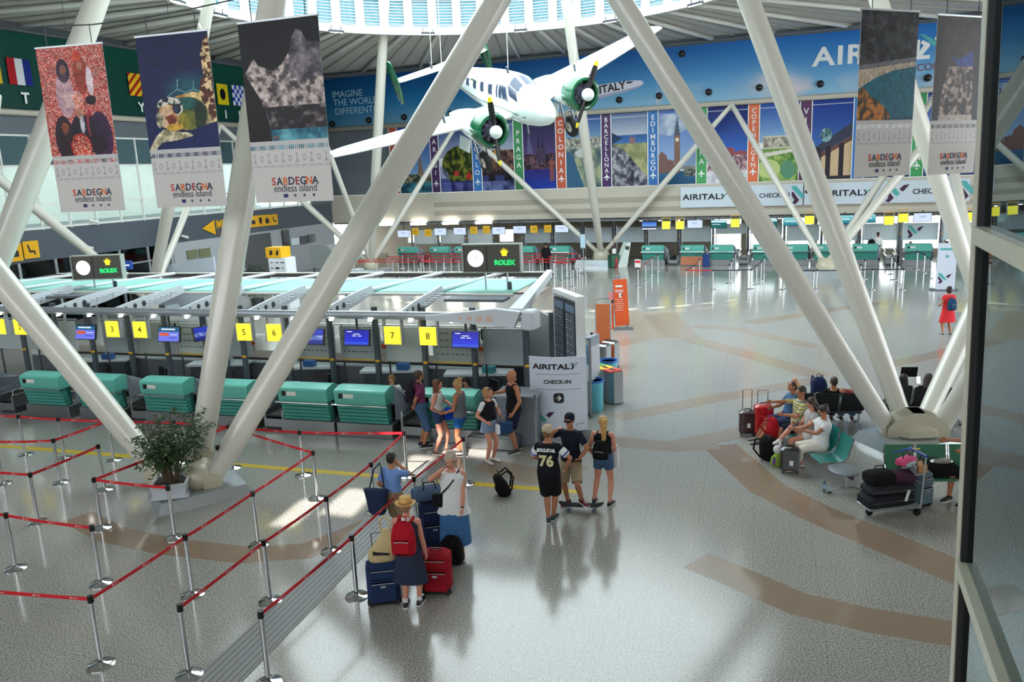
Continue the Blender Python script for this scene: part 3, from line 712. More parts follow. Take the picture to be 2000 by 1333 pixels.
        P.tex(P.ellm(.36, .44, .14, .09), (40, 70, 80), (150, 190, 190), 20, 27); P.put(Vv > .96, (60, 56, 60))
    else:
        P.grad(0, .6, (40, 70, 140), (140, 170, 210)); P.tex(Vv > .45, (50, 60, 90), (180, 150, 140), 16, 28); P.grad(.8, 1, (60, 90, 140), (40, 60, 100))
    P.rect(0, .055, 1, .062, (214, 214, 220), .8)
    return P
strips = [(770, None, (176, 70, 48)), (848, 'PARIGI', (70, 32, 92)), (930, 'OSLO', (44, 112, 184)), (1012, 'PRAGA', (60, 140, 84)), (1095, 'COLONIA', (190, 84, 54)), (1184, 'BARCELLONA', (70, 32, 92)),
          (1275, 'EDIMBURGO', (44, 112, 184)), (1370, 'LONDRA', (70, 160, 92)), (1471, 'COPENHAGEN', (226, 110, 66)), (1572, 'VIENNA', (84, 34, 84)), (1676, 'BERLINO', (44, 120, 200)), (1792, 'AMSTERDAM', (60, 160, 90))]
bs = [far_bz(x, 300 if x > 780 else 320)[0] for x, _, _ in strips]
zb_, zt_ = 4.78, 9.1; sw = 0.62
SCm = {}
for i, (x, word, c) in enumerate(strips):
    names = ['blank', 'Parigi', 'Oslo', 'Praga', 'Colonia', 'Barcellona', 'Edimburgo', 'Londra', 'Copenhagen', 'Vienna', 'Berlino', 'Amsterdam']
    t = thing('city_name_strip', 'tall %s strip on the far wall %s' % (('rust red', 'purple', 'blue', 'green', 'rust orange', 'deep purple', 'blue', 'green', 'orange', 'dark purple', 'narrow blue', 'green')[i],
        'left of the tower picture' if i == 0 else 'lettered ' + word), 'banner', W(49.08, bs[i] - sw / 2, zb_), RZF, 'city name strips on the far wall')
    m = mat('strip_%d_%d_%d' % c, c, .5)
    obj('panel', MB().box((sw / 2, 0, (zt_ - zb_) / 2), (sw, .05, zt_ - zb_)), m, t)
    obj('edging', MB().box((0, -.03, (zt_ - zb_) / 2), (.05, .03, zt_ - zb_)).box((sw, -.03, (zt_ - zb_) / 2), (.05, .03, zt_ - zb_)), WINK, t)
    if word:
        step = min(.50, 3.35 / len(word)); zc = 2.5 if len(word) < 8 else 2.45
        if i == 2: zc = 1.9
        for k, ch in enumerate(word):
            text(ch, min(.44, step * 1.1), WINK, t, (sw / 2, -.03, zc + (len(word) - 1) * step / 2 - k * step), bold=.004)
        q = lambda pts: [(sw / 2 + a_ * .5, .55 + c_ * .5) for a_, c_ in pts]
        obj('plane_symbol', MB().prism(q([(0, .5), (.06, .36), (.06, .2), (.38, -.02), (.38, -.12), (.06, -.02), (.05, -.22), (.16, -.34), (-.16, -.34), (-.05, -.22), (-.06, -.02), (-.38, -.12), (-.38, -.02), (-.06, .2), (-.06, .36)]), -.03, -.026), WINK, t)
lab = ['picture of an iron lattice tower above a river, on the far wall', 'picture of a wooded shore with red cabins, on the far wall', 'picture of a river bridge and domed town, behind the propeller plane', 'picture of twin spires over a night river, on the far wall',
       'picture of a harbour seen from above, behind the right wheel of the plane', 'picture of a ruined castle above dark rocks, on the far wall', 'picture of a clock tower beside a river, on the far wall', 'picture of red canal houses under deep blue sky, on the far wall',
       'picture of a pale palace above green gardens, on the far wall', 'picture of a dark colonnade with statues on its roof, on the far wall', 'dim city picture mostly hidden behind the beach banner, on the far wall', 'narrow city picture seen between the two right banners, on the far wall']
bs.append(bs[-1] + 3.2)
for i in range(12):
    x0_, x1_ = bs[i] + sw / 2 + .03, bs[i + 1] - sw / 2 - .03
    P = city(i, 64, 96, None)
    o = printed('city_picture', P, x1_ - x0_, zt_ - zb_, PM, None, W(49.09, x0_, zb_), RZF)
    tag(o, lab[i], 'picture', 'city pictures along the far wall')

# ------------------------------------------------------------------ airline boards on the fascia
def fascia_board(x0_, x1_, y, word, lbl, mark=False, boxed=False):
    bL_, bR_ = far_bz(x0_, y, 48.8)[0], far_bz(x1_, y, 48.8)[0]
    t = thing('fascia_board', lbl, 'sign', W(48.9, bL_, 3.38), RZF, 'white airline boards on the far fascia'); w_ = bR_ - bL_
    obj('board', MB().box((w_ / 2, 0, .6), (w_, .08, 1.2)), mat('board_white', (206, 218, 230), .45), t)
    return t, w_
t, w_ = fascia_board(1329, 1455, 385, '', 'white fascia board with the airline name left of the big leaning strut')
airline_word(t, w_ * .62, .6, .46, y=-.05)
t, w_ = fascia_board(1458, 1568, 380, '', 'white fascia board lettered CHECK-IN between the two big leaning struts')
text('CHECK-IN', .36, INK, t, (w_ * .50, -.05, .58), bold=.006)
obj('edge_frame', MB().box((.22, -.05, .6), (.04, .02, 1.0)).box((-.02, -.05, .6), (.04, .02, 1.0)).box((.1, -.05, 1.1), (.24, .02, .04)), GREY, t)
airline_mark(t, w_ - .05, .62, 1.1, y=-.05)
t, w_ = fascia_board(1571, 1736, 376, '', 'white fascia board with the airline name right of the big leaning strut')
airline_word(t, w_ * .70, .6, .46, y=-.05)
t, w_ = fascia_board(1738, 1895, 370, '', 'white fascia board lettered CHECK-IN at the right end of the fascia')
airline_mark(t, .35, .62, 1.1, y=-.05)
text('CHECK-IN', .38, INK, t, (w_ * .52, -.05, .58), bold=.008)
airline_mark(t, w_ + .1, .62, 1.1, y=-.05)

# ------------------------------------------------------------------ green band with signal flags on the left wall
P = Paint(300, 30); P.grad(0, 1, (22, 84, 70), (18, 62, 56)); t_ = np.clip((.42 - P.U) / .3, 0, 1)[..., None]
P.a = P.a * (1 - t_) + np.array((62, 118, 134)) * t_
t_ = np.clip((.16 - P.U) / .16, 0, 1)[..., None]; P.a = P.a * (1 - t_) + np.array((44, 92, 116)) * t_
gm = thing('flag_mural', 'dark green band with signal flags high on the left wall', 'mural', W(8, LB + .06, 9.4), RZL)
printed('print', P, 41, 3.15, PM, gm)
def flag(x0_, x1_, y0_, y1_, cols, letter, lbl, kind):
    a0_, zt0 = left_az(x0_, y0_); a1_, zb0 = left_az(x1_, y1_)
    P = Paint(48, 48)
    if kind == 'v3':
        for k, c in enumerate(cols): P.rect(k / 3, 0, (k + 1) / 3, 1, c)
    elif kind == 'diag': P.rect(0, 0, 1, 1, cols[0]); P.put(((P.U + P.Vv) * 2.5 % 1) < .45, cols[1])
    elif kind == 'dot': P.rect(0, 0, 1, 1, cols[0]); P.ell(.5, .5, .25, .28, cols[1])
    elif kind == 'check': P.rect(0, 0, 1, 1, cols[0]); P.put((((P.U * 5).astype(int) + (P.Vv * 5).astype(int)) % 2) == 0, cols[1])
    elif kind == 'half': P.rect(0, 0, 1, 1, cols[0])
    w_, h_ = a1_ - a0_, zt0 - zb0
    o = printed('signal_flag', P, w_, h_, PM, None, W(a0_, LB + .14, zb0), RZL); tag(o, lbl, 'flag', 'signal flags on the green band')
    if letter: text(letter, .62, WINK, o, (w_ * .55, -.03, -.55), bold=.02)
flag(-34, 1, 108, 164, [(232, 190, 40)], '', 'yellow signal flag cut by the left edge of the picture', 'half')
flag(6, 61, 112, 169, [(180, 22, 34), (224, 228, 236), (20, 40, 130)], 'T', 'red, white and blue striped signal flag over the letter T', 'v3')
flag(244, 284, 142, 190, [(240, 196, 40), (176, 40, 26)], 'Y', 'yellow and red diagonal signal flag over the letter Y', 'diag')
flag(418, 444, 163, 206, [(226, 206, 30), (14, 14, 20)], 'I', 'yellow signal flag with a black disc over the letter I', 'dot')
flag(448, 475, 166, 208, [(40, 70, 190), (228, 232, 240)], 'N', 'blue and white chequered signal flag over the letter N', 'check')

# ------------------------------------------------------------------ hanging picture banners
def banner(name_lbl, tl, tr, br, bl, Yl, Yr, paint, dark=False):
    TL, TR, BL_, BR_ = DEP(*tl, Yl), DEP(*tr, Yr), DEP(*bl, Yl), DEP(*br, Yr)
    org = (BL_ + 0) ; wv = ((TR - TL) + (BR_ - BL_)) / 2; w_ = float(np.hypot(wv[0], wv[1])); rz = math.atan2(wv[1], wv[0])
    h_ = float(((TL[2] - BL_[2]) + (TR[2] - BR_[2])) / 2)
    bx, by = (TL[:2] + BL_[:2]) / 2; bz = float((BL_[2] + BR_[2]) / 2)
    t = thing('hanging_banner', name_lbl, 'banner', (float(bx), float(by), bz), rz)
    obj('sheet', MB().box((w_ / 2, .005, h_ / 2), (w_, .006, h_)), mat('banner_cloth', (206, 202, 200), .6), t)
    P = Paint(128, 200); paint(P)
    P.a = P.a * (.72 + .56 * vnoise(128, 200, 30, 77, 3)[..., None]) * (.88 + .24 * np.random.RandomState(9).rand(200, 128, 1))
    ph = h_ * .70; z0_ = h_ * .30
    m = (P.Vv > .965) & (((P.U * 40) % 1) > .5); P.put(m, (200, 198, 198))
    m = (P.Vv > .93) & (P.Vv < .965); P.put(m, (196, 194, 196))
    printed('print', P, w_, ph, PM, t, (0, -.001, z0_))
    # lower white field: folk pattern, words, small emblems
    pat = Paint(160, 26, (206, 203, 202)); g_ = (170, 168, 172)
    for k in range(11):
        u = (k + .5) / 11
        if k % 2 == 0: pat.rect(u - .006, .1, u + .006, .7, g_); pat.ell(u, .2, .014, .1, g_); pat.poly([(u - .03, .75), (u, .4), (u + .03, .75)], g_)
        else: pat.ell(u, .45, .028, .22, g_, .8); pat.ell(u, .45, .012, .1, (206, 203, 202))
    pat.put((pat.Vv > .86) & (((pat.U * 50) % 1) > .5), g_)
    printed('pattern', pat, w_, h_ * .09, PM, t, (0, -.001, z0_ - h_ * .10))
    cols = [(206, 64, 40), (30, 34, 70), (226, 110, 36), (30, 34, 70), (150, 40, 50), (30, 34, 70), (226, 110, 36), (30, 34, 70)]
    sz = w_ * .118
    for k, ch in enumerate('SARDEGNA'):
        c = cols[k]; text(ch, sz, mat('ink_%d_%d_%d' % c, c, .6), t, (w_ * (.26 + .076 * k), -.003, h_ * .118), bold=.003, sx=.95)
    text('endless island', w_ * .118, mat('grey_ink', (84, 84, 92), .6), t, (w_ * .53, -.003, h_ * .078), sx=.86)
    obj('emblem', MB().box((w_ * .40, -.003, h_ * .037), (w_ * .055, .004, h_ * .02)), mat('eu_blue_ink', (30, 40, 110), .6), t)
    for k, u in enumerate((.52, .64, .76)): obj('emblem', MB().cyl((w_ * u, -.004, h_ * .037), (w_ * u, 0, h_ * .037), w_ * .016, n=10), mat('grey_ink', (84, 84, 92), .6), t)
    obj('top_bar', MB().box((w_ / 2, .005, h_ + .012), (w_ + .02, .03, .03)), ALU, t)
    for u in (.18, .85): obj('hanger', MB().cyl((w_ * u, .005, h_), (w_ * u, .005, h_ + .35), .008, n=6), DGREY, t)
    obj('suspension_wire', MB().cyl((w_ * .5, .005, h_ + .3), (w_ * .5, .005, 13.05 - bz), .005, n=5), DGREY, t)
    return t, TL, TR
def p_festival(P):
    P.rect(0, 0, 1, 1, (170, 54, 44)); n = np.random.RandomState(2).rand(P.h, P.w); P.put(n > .55, (216, 92, 76)); P.put(n > .78, (232, 196, 190)); P.put((n < .12), (120, 30, 34))
    for (u, v, ru, rv, c) in ((.36, .22, .09, .12, (62, 40, 60)), (.36, .17, .045, .035, (150, 96, 84)), (.34, .4, .13, .2, (190, 150, 160)), (.6, .1, .05, .06, (200, 60, 40)), (.62, .25, .11, .16, (150, 60, 46)), (.74, .3, .05, .12, (220, 200, 210)), (.72, .46, .08, .04, (30, 20, 26)),
                              (.52, .46, .06, .06, (224, 96, 40)), (.52, .56, .055, .04, (190, 140, 120)), (.54, .72, .18, .15, (34, 26, 40)), (.25, .78, .15, .2, (44, 24, 34)), (.27, .68, .05, .04, (170, 90, 60)), (.8, .78, .17, .22, (60, 26, 66)), (.66, .66, .05, .12, (150, 40, 60)), (.54, .68, .03, .06, (200, 200, 214))):
        P.ell(u, v, ru, rv, c)
    for (u, v, ru, rv, c) in ((.36, .2, .1, .1, (50, 36, 56)), (.36, .19, .05, .04, (146, 90, 76)), (.62, .13, .07, .05, (150, 70, 56)), (.62, .17, .04, .035, (170, 116, 96)), (.6, .08, .06, .04, (196, 70, 44)), (.53, .57, .06, .045, (186, 132, 110)), (.54, .66, .035, .07, (200, 198, 206)), (.26, .7, .055, .045, (120, 62, 40)), (.2, .8, .05, .12, (34, 20, 30)), (.8, .72, .12, .14, (46, 22, 56)), (.42, .74, .04, .1, (26, 20, 32)), (.68, .7, .04, .11, (24, 18, 30)), (.72, .84, .16, .08, (30, 14, 30))): P.ell(u, v, ru, rv, c, .85)
    P.poly([(.44, .42), (.62, .42), (.58, .52), (.48, .52)], (222, 88, 34)); n2 = np.random.RandomState(5).rand(P.h, P.w); P.put(P.ellm(.48, .86, .16, .12) & (n2 > .3), (206, 50, 36)); P.put(P.ellm(.45, .45, .16, .08) & (n2 > .5), (226, 190, 186)); P.put(P.ellm(.48, .86, .14, .1) & (n2 > .85), (250, 220, 190))
def p_turtle(P):
    P.grad(0, 1, (12, 24, 66), (14, 30, 82))
    t_ = np.clip(1 - (((P.U - .66) / .4) ** 2 + ((P.Vv - .44) / .16) ** 2), 0, 1); P.put(t_, (20, 84, 96), .95)          # shell seen through the water
    for a_, b_ in (((.34, .5), (.5, .44)), ((.5, .44), (.6, .47)), ((.5, .44), (.52, .36)), ((.6, .47), (.72, .45)), ((.6, .47), (.66, .53)), ((.72, .45), (.84, .48)), ((.72, .45), (.74, .38))):
        n_ = 30
        for k in range(n_): u = a_[0] + (b_[0] - a_[0]) * k / n_; v = a_[1] + (b_[1] - a_[1]) * k / n_; P.ell(u, v, .006, .004, (110, 160, 168))
    P.tex(P.polym([(.45, .5), (.7, .47), (1, .5), (1, .57), (.8, .6), (.6, .56)]), (176, 116, 50), (232, 204, 140), 9, 3)
    m = P.polym([(.93, .06), (1, .03), (1, .4), (.96, .44), (.88, .33), (.87, .18)]) | P.polym([(.86, .36), (.97, .36), (1, .5), (1, .76), (.93, .72), (.83, .58), (.8, .44)])
    P.tex(m, (84, 42, 28), (226, 196, 150), 26, 4, .5, .58)
    P.tex(P.polym([(.68, .56), (.84, .56), (.95, .74), (.8, .78), (.66, .7)]), (196, 186, 150), (120, 104, 70), 14, 14)
    P.tex(P.ellm(.62, .64, .26, .13), (34, 62, 40), (84, 104, 40), 8, 6); P.tex(P.ellm(.6, .7, .2, .08), (156, 140, 44), (84, 96, 40), 10, 7); P.put(P.ellm(.74, .66, .13, .11) & (P.U > .7), (18, 36, 30), .8); P.put(P.ellm(.55, .56, .2, .05), (20, 84, 92), .8)
    P.tex(P.ellm(.36, .585, .19, .085), (30, 40, 46), (232, 228, 216), 20, 8, .47, .56); P.tex(P.ellm(.33, .66, .15, .1), (176, 110, 60), (226, 206, 170), 10, 9); P.ell(.46, .6, .06, .04, (24, 28, 44)); P.ell(.45, .6, .035, .026, (44, 52, 90))
    P.poly([(.24, .6), (.36, .58), (.42, .68), (.34, .74), (.24, .7)], (206, 170, 140)); P.poly([(.28, .66), (.4, .64), (.44, .7), (.36, .76)], (120, 50, 30)); P.ell(.4, .75, .12, .03, (210, 160, 60)); P.tex(P.ellm(.2, .68, .05, .07), (226, 214, 180), (60, 60, 50), 20, 15)
    P.tex(P.polym([(.0, .93), (.12, .82), (.24, .76), (.44, .79), (.6, .8), (.66, .83), (.4, .86), (.2, .87), (.06, .95), (0, .99)]), (130, 122, 90), (236, 224, 190), 16, 10)
    P.put(P.polym([(.62, .84), (.74, .76), (1, .72), (1, 1), (.3, 1), (.3, .9)]), (16, 30, 84))
def p_rock(P):
    P.rect(0, 0, 1, 1, (12, 12, 20))
    m = P.polym([(.02, .4), (.1, .32), (.16, .27), (.2, .33), (.38, .38), (.5, .34), (.62, .24), (.66, .14), (.72, .08), (.78, .1), (.84, .18), (1, .2), (1, .86), (.02, .86)])
    P.tex(m, (70, 62, 66), (196, 180, 176), 16, 31, .35, .62); P.tex(m & (P.U > .6) & (P.Vv < .45), (58, 54, 64), (130, 122, 128), 12, 32); P.tex(m & (P.Vv > .66), (34, 30, 36), (150, 136, 136), 12, 33, .45, .8)
    P.grad(.84, .93, (70, 150, 166), (34, 92, 120)); P.tex(P.Vv > .84, (36, 96, 120), (110, 176, 186), 9, 34, .3, .8)
    P.poly([(0, .36), (.12, .5), (.2, .6), (.28, .8), (.3, .93), (0, .95)], (26, 22, 28)); P.poly([(.26, .9), (.4, .89), (.36, .92)], (120, 90, 84))
def p_beach(P):
    P.tex(P.Vv < .55, (26, 28, 34), (74, 74, 78), 14, 41); P.poly([(0, .5), (.3, .46), (.6, .42), (1, .4), (1, .46), (.6, .5), (.3, .56), (0, .66)], (186, 170, 150)); P.poly([(0, .46), (.5, .42), (1, .38), (1, .42), (0, .5)], (110, 110, 116))
    P.poly([(0, .66), (.3, .56), (.6, .5), (1, .46), (1, .96), (0, .96)], (10, 96, 116)); P.grad(.9, .965, (8, 78, 98), (8, 74, 94)); m = P.polym([(0, .68), (.1, .64), (.2, .72), (.35, .76), (.55, .86), (.6, .95), (0, .95)]); P.tex(m, (54, 44, 34), (196, 118, 44), 16, 42, .4, .62)
def p_cave(P):
    P.tex(P.Vv < 2, (34, 26, 28), (62, 48, 46), 8, 51); P.poly([(.3, .34), (.5, .38), (.78, .3), (.82, .44), (.55, .46)], (36, 62, 140)); m = P.polym([(.3, .44), (.8, .44), (.86, .9), (.14, .9), (.2, .6)])
    P.tex(m, (54, 44, 44), (176, 156, 144), 20, 52, .42, .66); P.ell(.3, .8, .05, .08, (40, 32, 34)); P.ell(.66, .8, .05, .08, (40, 32, 34)); P.rect(.14, .88, .86, .95, (180, 168, 160)); P.put(P.U < .12, (30, 24, 28)); P.put(P.U > .9, (34, 28, 34))
_ = banner('hanging banner with a red flower festival picture, leftmost', (68, 95), (203, 86), (241, 411), (120, 415), 15.4, 15.1, p_festival)
_ = banner('hanging banner with a sea turtle on deep blue', (266, 74), (408, 60), (440, 403), (305, 406), 14.7, 14.3, p_turtle)
_ = banner('hanging banner with a pale rocky peak above turquoise water', (463, 49), (619, 28), (653, 391), (502, 398), 13.5, 13.0, p_rock)
_ = banner('hanging banner with a beach cove and orange bushes', (1680, 18), (1793, 25), (1778, 342), (1671, 347), 13.8, 14.3, p_beach)
_ = banner('hanging banner with a stone facade inside a dark cave, beside the window post', (1829, 30), (1921, 35), (1905, 338), (1815, 341), 14.8, 15.3, p_cave)
cb = MB().tube([DEP(-60, 62, 16.2), DEP(57, 53, 15.5), DEP(180, 48, 15.1), DEP(275, 37, 14.7), DEP(385, 15, 14.3), DEP(480, -6, 13.5), DEP(640, -40, 12.8)], .012, 6)
o = obj('cable', cb, DGREY); tag(o, 'dark suspension cable sagging above the three left banners', 'cable')
o = obj('cable', MB().tube([DEP(1560, -50, 13.4), DEP(1710, -30, 13.9), DEP(1850, -20, 14.8), DEP(1990, -14, 15.6)], .012, 6), DGREY); tag(o, 'dark suspension cable above the two right banners', 'cable')
# lettering and pictograms on the grey band of the left wall
def wall_sign(x, y): a_, z_ = left_az(x, y); return a_, z_
def arrow(x0_, x1_, yt, yb, yp, lbl):
    a0_, _ = wall_sign(x0_, yp); a1_, zt0 = wall_sign(x1_, yt); _, zb0 = wall_sign(x1_, yb)
    t = thing('direction_sign', lbl, 'sign', W(a0_, LB + .05, 0), RZL)
    obj('arrow', MB().prism([(0, (zt0 + zb0) / 2), (a1_ - a0_, zb0), (a1_ - a0_, zt0)], -.03, 0), YPAINT, t)
    return t, a0_, (zt0 + zb0) / 2
t, a0_, zc = arrow(393, 416, 430, 459, 446, 'yellow arrow and IMBARCHI lettering with four pictograms on the grey band')
ax = wall_sign(419, 430)[0]
text('IMBARCHI', .62, YPAINT, t, (ax - a0_, -.01, zc + .13), align='LEFT', bold=.015, sx=.8)
text('GATES', .5, mat('dim_yellow_ink', (120, 100, 60), .6), t, (ax - a0_, -.01, zc - .35), align='LEFT', sx=.8)
def pict(t, ua, zc_, s, kind):
    obj('pictogram_panel', MB().box((ua, -.012, zc_), (s, .02, s)), YPAINT, t); q = lambda pts: [(ua + a_ * s, zc_ + c_ * s) for a_, c_ in pts]
    if kind == 0: pts = [(-.25, .1), (.25, .1), (.25, -.25), (-.25, -.25)]
    elif kind == 1: pts = [(-.2, .3), (.2, .3), (.2, -.02), (.08, -.3), (-.08, -.3), (-.2, -.02)]
    elif kind == 2: pts = [(-.3, 0), (0, .3), (.3, 0), (.2, -.28), (-.2, -.28)]
    else: pts = [(-.25, .3), (-.15, .3), (-.05, -.05), (.2, -.05), (.26, -.3), (.16, -.3), (.12, -.16), (-.14, -.16)]
    obj('pictogram', MB().prism(q(pts), -.03, -.02), INK, t)
for k, x in enumerate((493, 507, 520, 534)):
    a_, z_ = wall_sign(x, 433 - k * 1.2); pict(t, a_ - a0_, z_, .68, k)
t, a0_, zc = arrow(654, 668, 402, 426, 416, 'yellow arrow and BARCHI lettering at the far end of the grey band')
a_, z_ = wall_sign(678, 407); text('IMBARCHI', .62, YPAINT, t, (a_ - a0_, -.01, z_), align='LEFT', bold=.015, sx=.8)
a_, z_ = wall_sign(684, 421); text('GATES', .55, mat('dim_yellow_ink', (120, 100, 60), .6), t, (a_ - a0_, -.01, z_), align='LEFT', sx=.8)
a_, z_ = wall_sign(59, 488); t = thing('direction_sign', 'yellow square pictogram of a seated passenger on the grey band, far left', 'sign', W(a_, LB + .05, 0), RZL); pict(t, 0, z_, .75, 3)
a_, z_ = wall_sign(26, 494); t = thing('direction_sign', 'yellow square pictogram mostly hidden behind the leftmost strut', 'sign', W(a_, LB + .05, 0), RZL); pict(t, 0, z_, .75, 0)
for i, (x, y) in enumerate(((161, 482), (350, 461), (172, 431))):
    a_, z_ = wall_sign(x, y); o = thing('security_camera', ['small white security camera on the grey band above the left clock sign', 'small white security camera on the grey band left of the yellow arrow', 'small white spotlight on the gallery glazing behind the banner gap'][i], 'camera', W(a_, LB + .05, z_), RZL)
    obj('body', MB().tube([(0, -.1, 0), (.28, -.3, -.12)], .07, 10), WHITE, o); obj('bracket', MB().cyl((0, 0, 0), (0, -.12, 0), .03), WHITE, o)
# ------------------------------------------------------------------ twin-propeller aircraft hung under the skylight
AW = mat('aircraft_white', (228, 240, 240), 0.22, coat=0.6, noise=0.02)
AG = mat('aircraft_green', (14, 92, 58), 0.18, coat=0.8, noise=0.05)
AGL = mat('aircraft_window', (62, 74, 96), 0.1, noise=0.1)
air = thing('propeller_aircraft', 'white and green twin-propeller aircraft hanging in the middle of the hall', 'aircraft', (0.337, 32.207, 8.606))
air.rotation_euler = (0.339, 0.228, -1.116)
STN = [(3.28, .04, .04, -.10), (3.2, .2, .2, -.09), (2.95, .36, .38, -.07), (2.5, .5, .53, -.02), (1.95, .6, .64, .04), (1.55, .65, .74, .13), (1.1, .69, .86, .24), (.5, .71, .88, .26), (-.5, .71, .87, .26), (-1.6, .66, .80, .27), (-2.8, .56, .66, .30), (-4.2, .42, .48, .37), (-5.6, .27, .31, .44), (-6.8, .12, .15, .5), (-7.3, .04, .05, .53)]
def st(x):
    for (x1, a1, b1, c1), (x0, a0, b0, c0) in zip(STN, STN[1:]):
        if x0 <= x <= x1:
            t = (x - x0) / (x1 - x0); return a0 + (a1 - a0) * t, b0 + (b1 - b0) * t, c0 + (c1 - c0) * t
    return STN[-1][1:]
def skin(x, th, k=1.0):                           # th: 0 = left side (+y), 90 = top
    a, b, c = st(x); e = .86
    cs, sn = math.cos(th), math.sin(th)
    return (x, a * k * math.copysign(abs(cs) ** e, cs), c + b * k * math.copysign(abs(sn) ** e, sn))
fz_ = MB(); fz_.ring_tube([[skin(x, 2 * math.pi * k / 36) for k in range(36)] for x in [s_[0] for s_ in STN]])
obj('fuselage', fz_, AW, air, smooth='auto')
def patch(mb, x0, x1, t0, t1, k=1.008, n=5, sk=0.0):
    vs, fs = [], []
    for i in range(n + 1):
        for j in range(n + 1):
            t = R(t0 + (t1 - t0) * j / n); x = x0 + (x1 - x0) * i / n + sk * j / n; vs.append(skin(x, t, k))
    for i in range(n):
        for j in range(n): a_ = i * (n + 1) + j; fs.append((a_, a_ + 1, a_ + n + 2, a_ + n + 1))
    return mb.add(vs, fs)
for sgn in (1, -1):
    f_ = (lambda d: d) if sgn == 1 else (lambda d: 180 - d)
    for x in (-2.6, -1.75, -.95, -.15):
        obj('cabin_window', patch(MB(), x - .17, x + .17, f_(12), f_(38)), AGL, air)
    for x0, x1, sk in ((.38, .5, 0), (.6, .82, .0), (.92, 1.3, -.2)):
        obj('cockpit_window', patch(MB(), x0, x1, f_(10), f_(44), sk=sk), AGL, air)
    obj('windscreen', patch(MB(), 1.36, 1.86, f_(28), f_(54), sk=-.22), AGL, air)
    obj('windscreen', patch(MB(), 1.2, 1.72, f_(57), f_(86), sk=-.1), AGL, air)
    obj('stripe', patch(MB(), -6.2, 2.7, f_(-12), f_(-8), 1.006, 16), AG, air)
obj('emblem', MB().prism([(-2.0, .86), (-1.6, .9), (-1.3, .86), (-1.6, .8)], -.66, -.62), AG, air)
def wing(sgn, y0, y1, xl0, c0, xl1, c1, z0, z1, tk=.14, nseg=10):
    prof = []
    for k in range(17):
        t = 2 * math.pi * k / 16
        if k == 16: break
        cx_ = .5 + .5 * math.cos(t); th = tk * .5 * (2.97 * math.sqrt(cx_) - 1.26 * cx_ - 3.516 * cx_ ** 2 + 2.843 * cx_ ** 3 - 1.036 * cx_ ** 4) / 1.0
        prof.append((cx_, th * (1 if t <= math.pi else -1)))
    rings = []
    for i in range(nseg + 1):
        u = i / nseg; y = y0 + (y1 - y0) * u; c = c0 + (c1 - c0) * u; xl = xl0 + (xl1 - xl0) * u; z = z0 + (z1 - z0) * u
        if u > .93: c *= .8; xl -= .05
        r_ = [(xl - cx_ * c, sgn * y, z + th * c) for cx_, th in prof]
        rings.append(r_ if sgn > 0 else r_[::-1])
    return MB().ring_tube(rings)
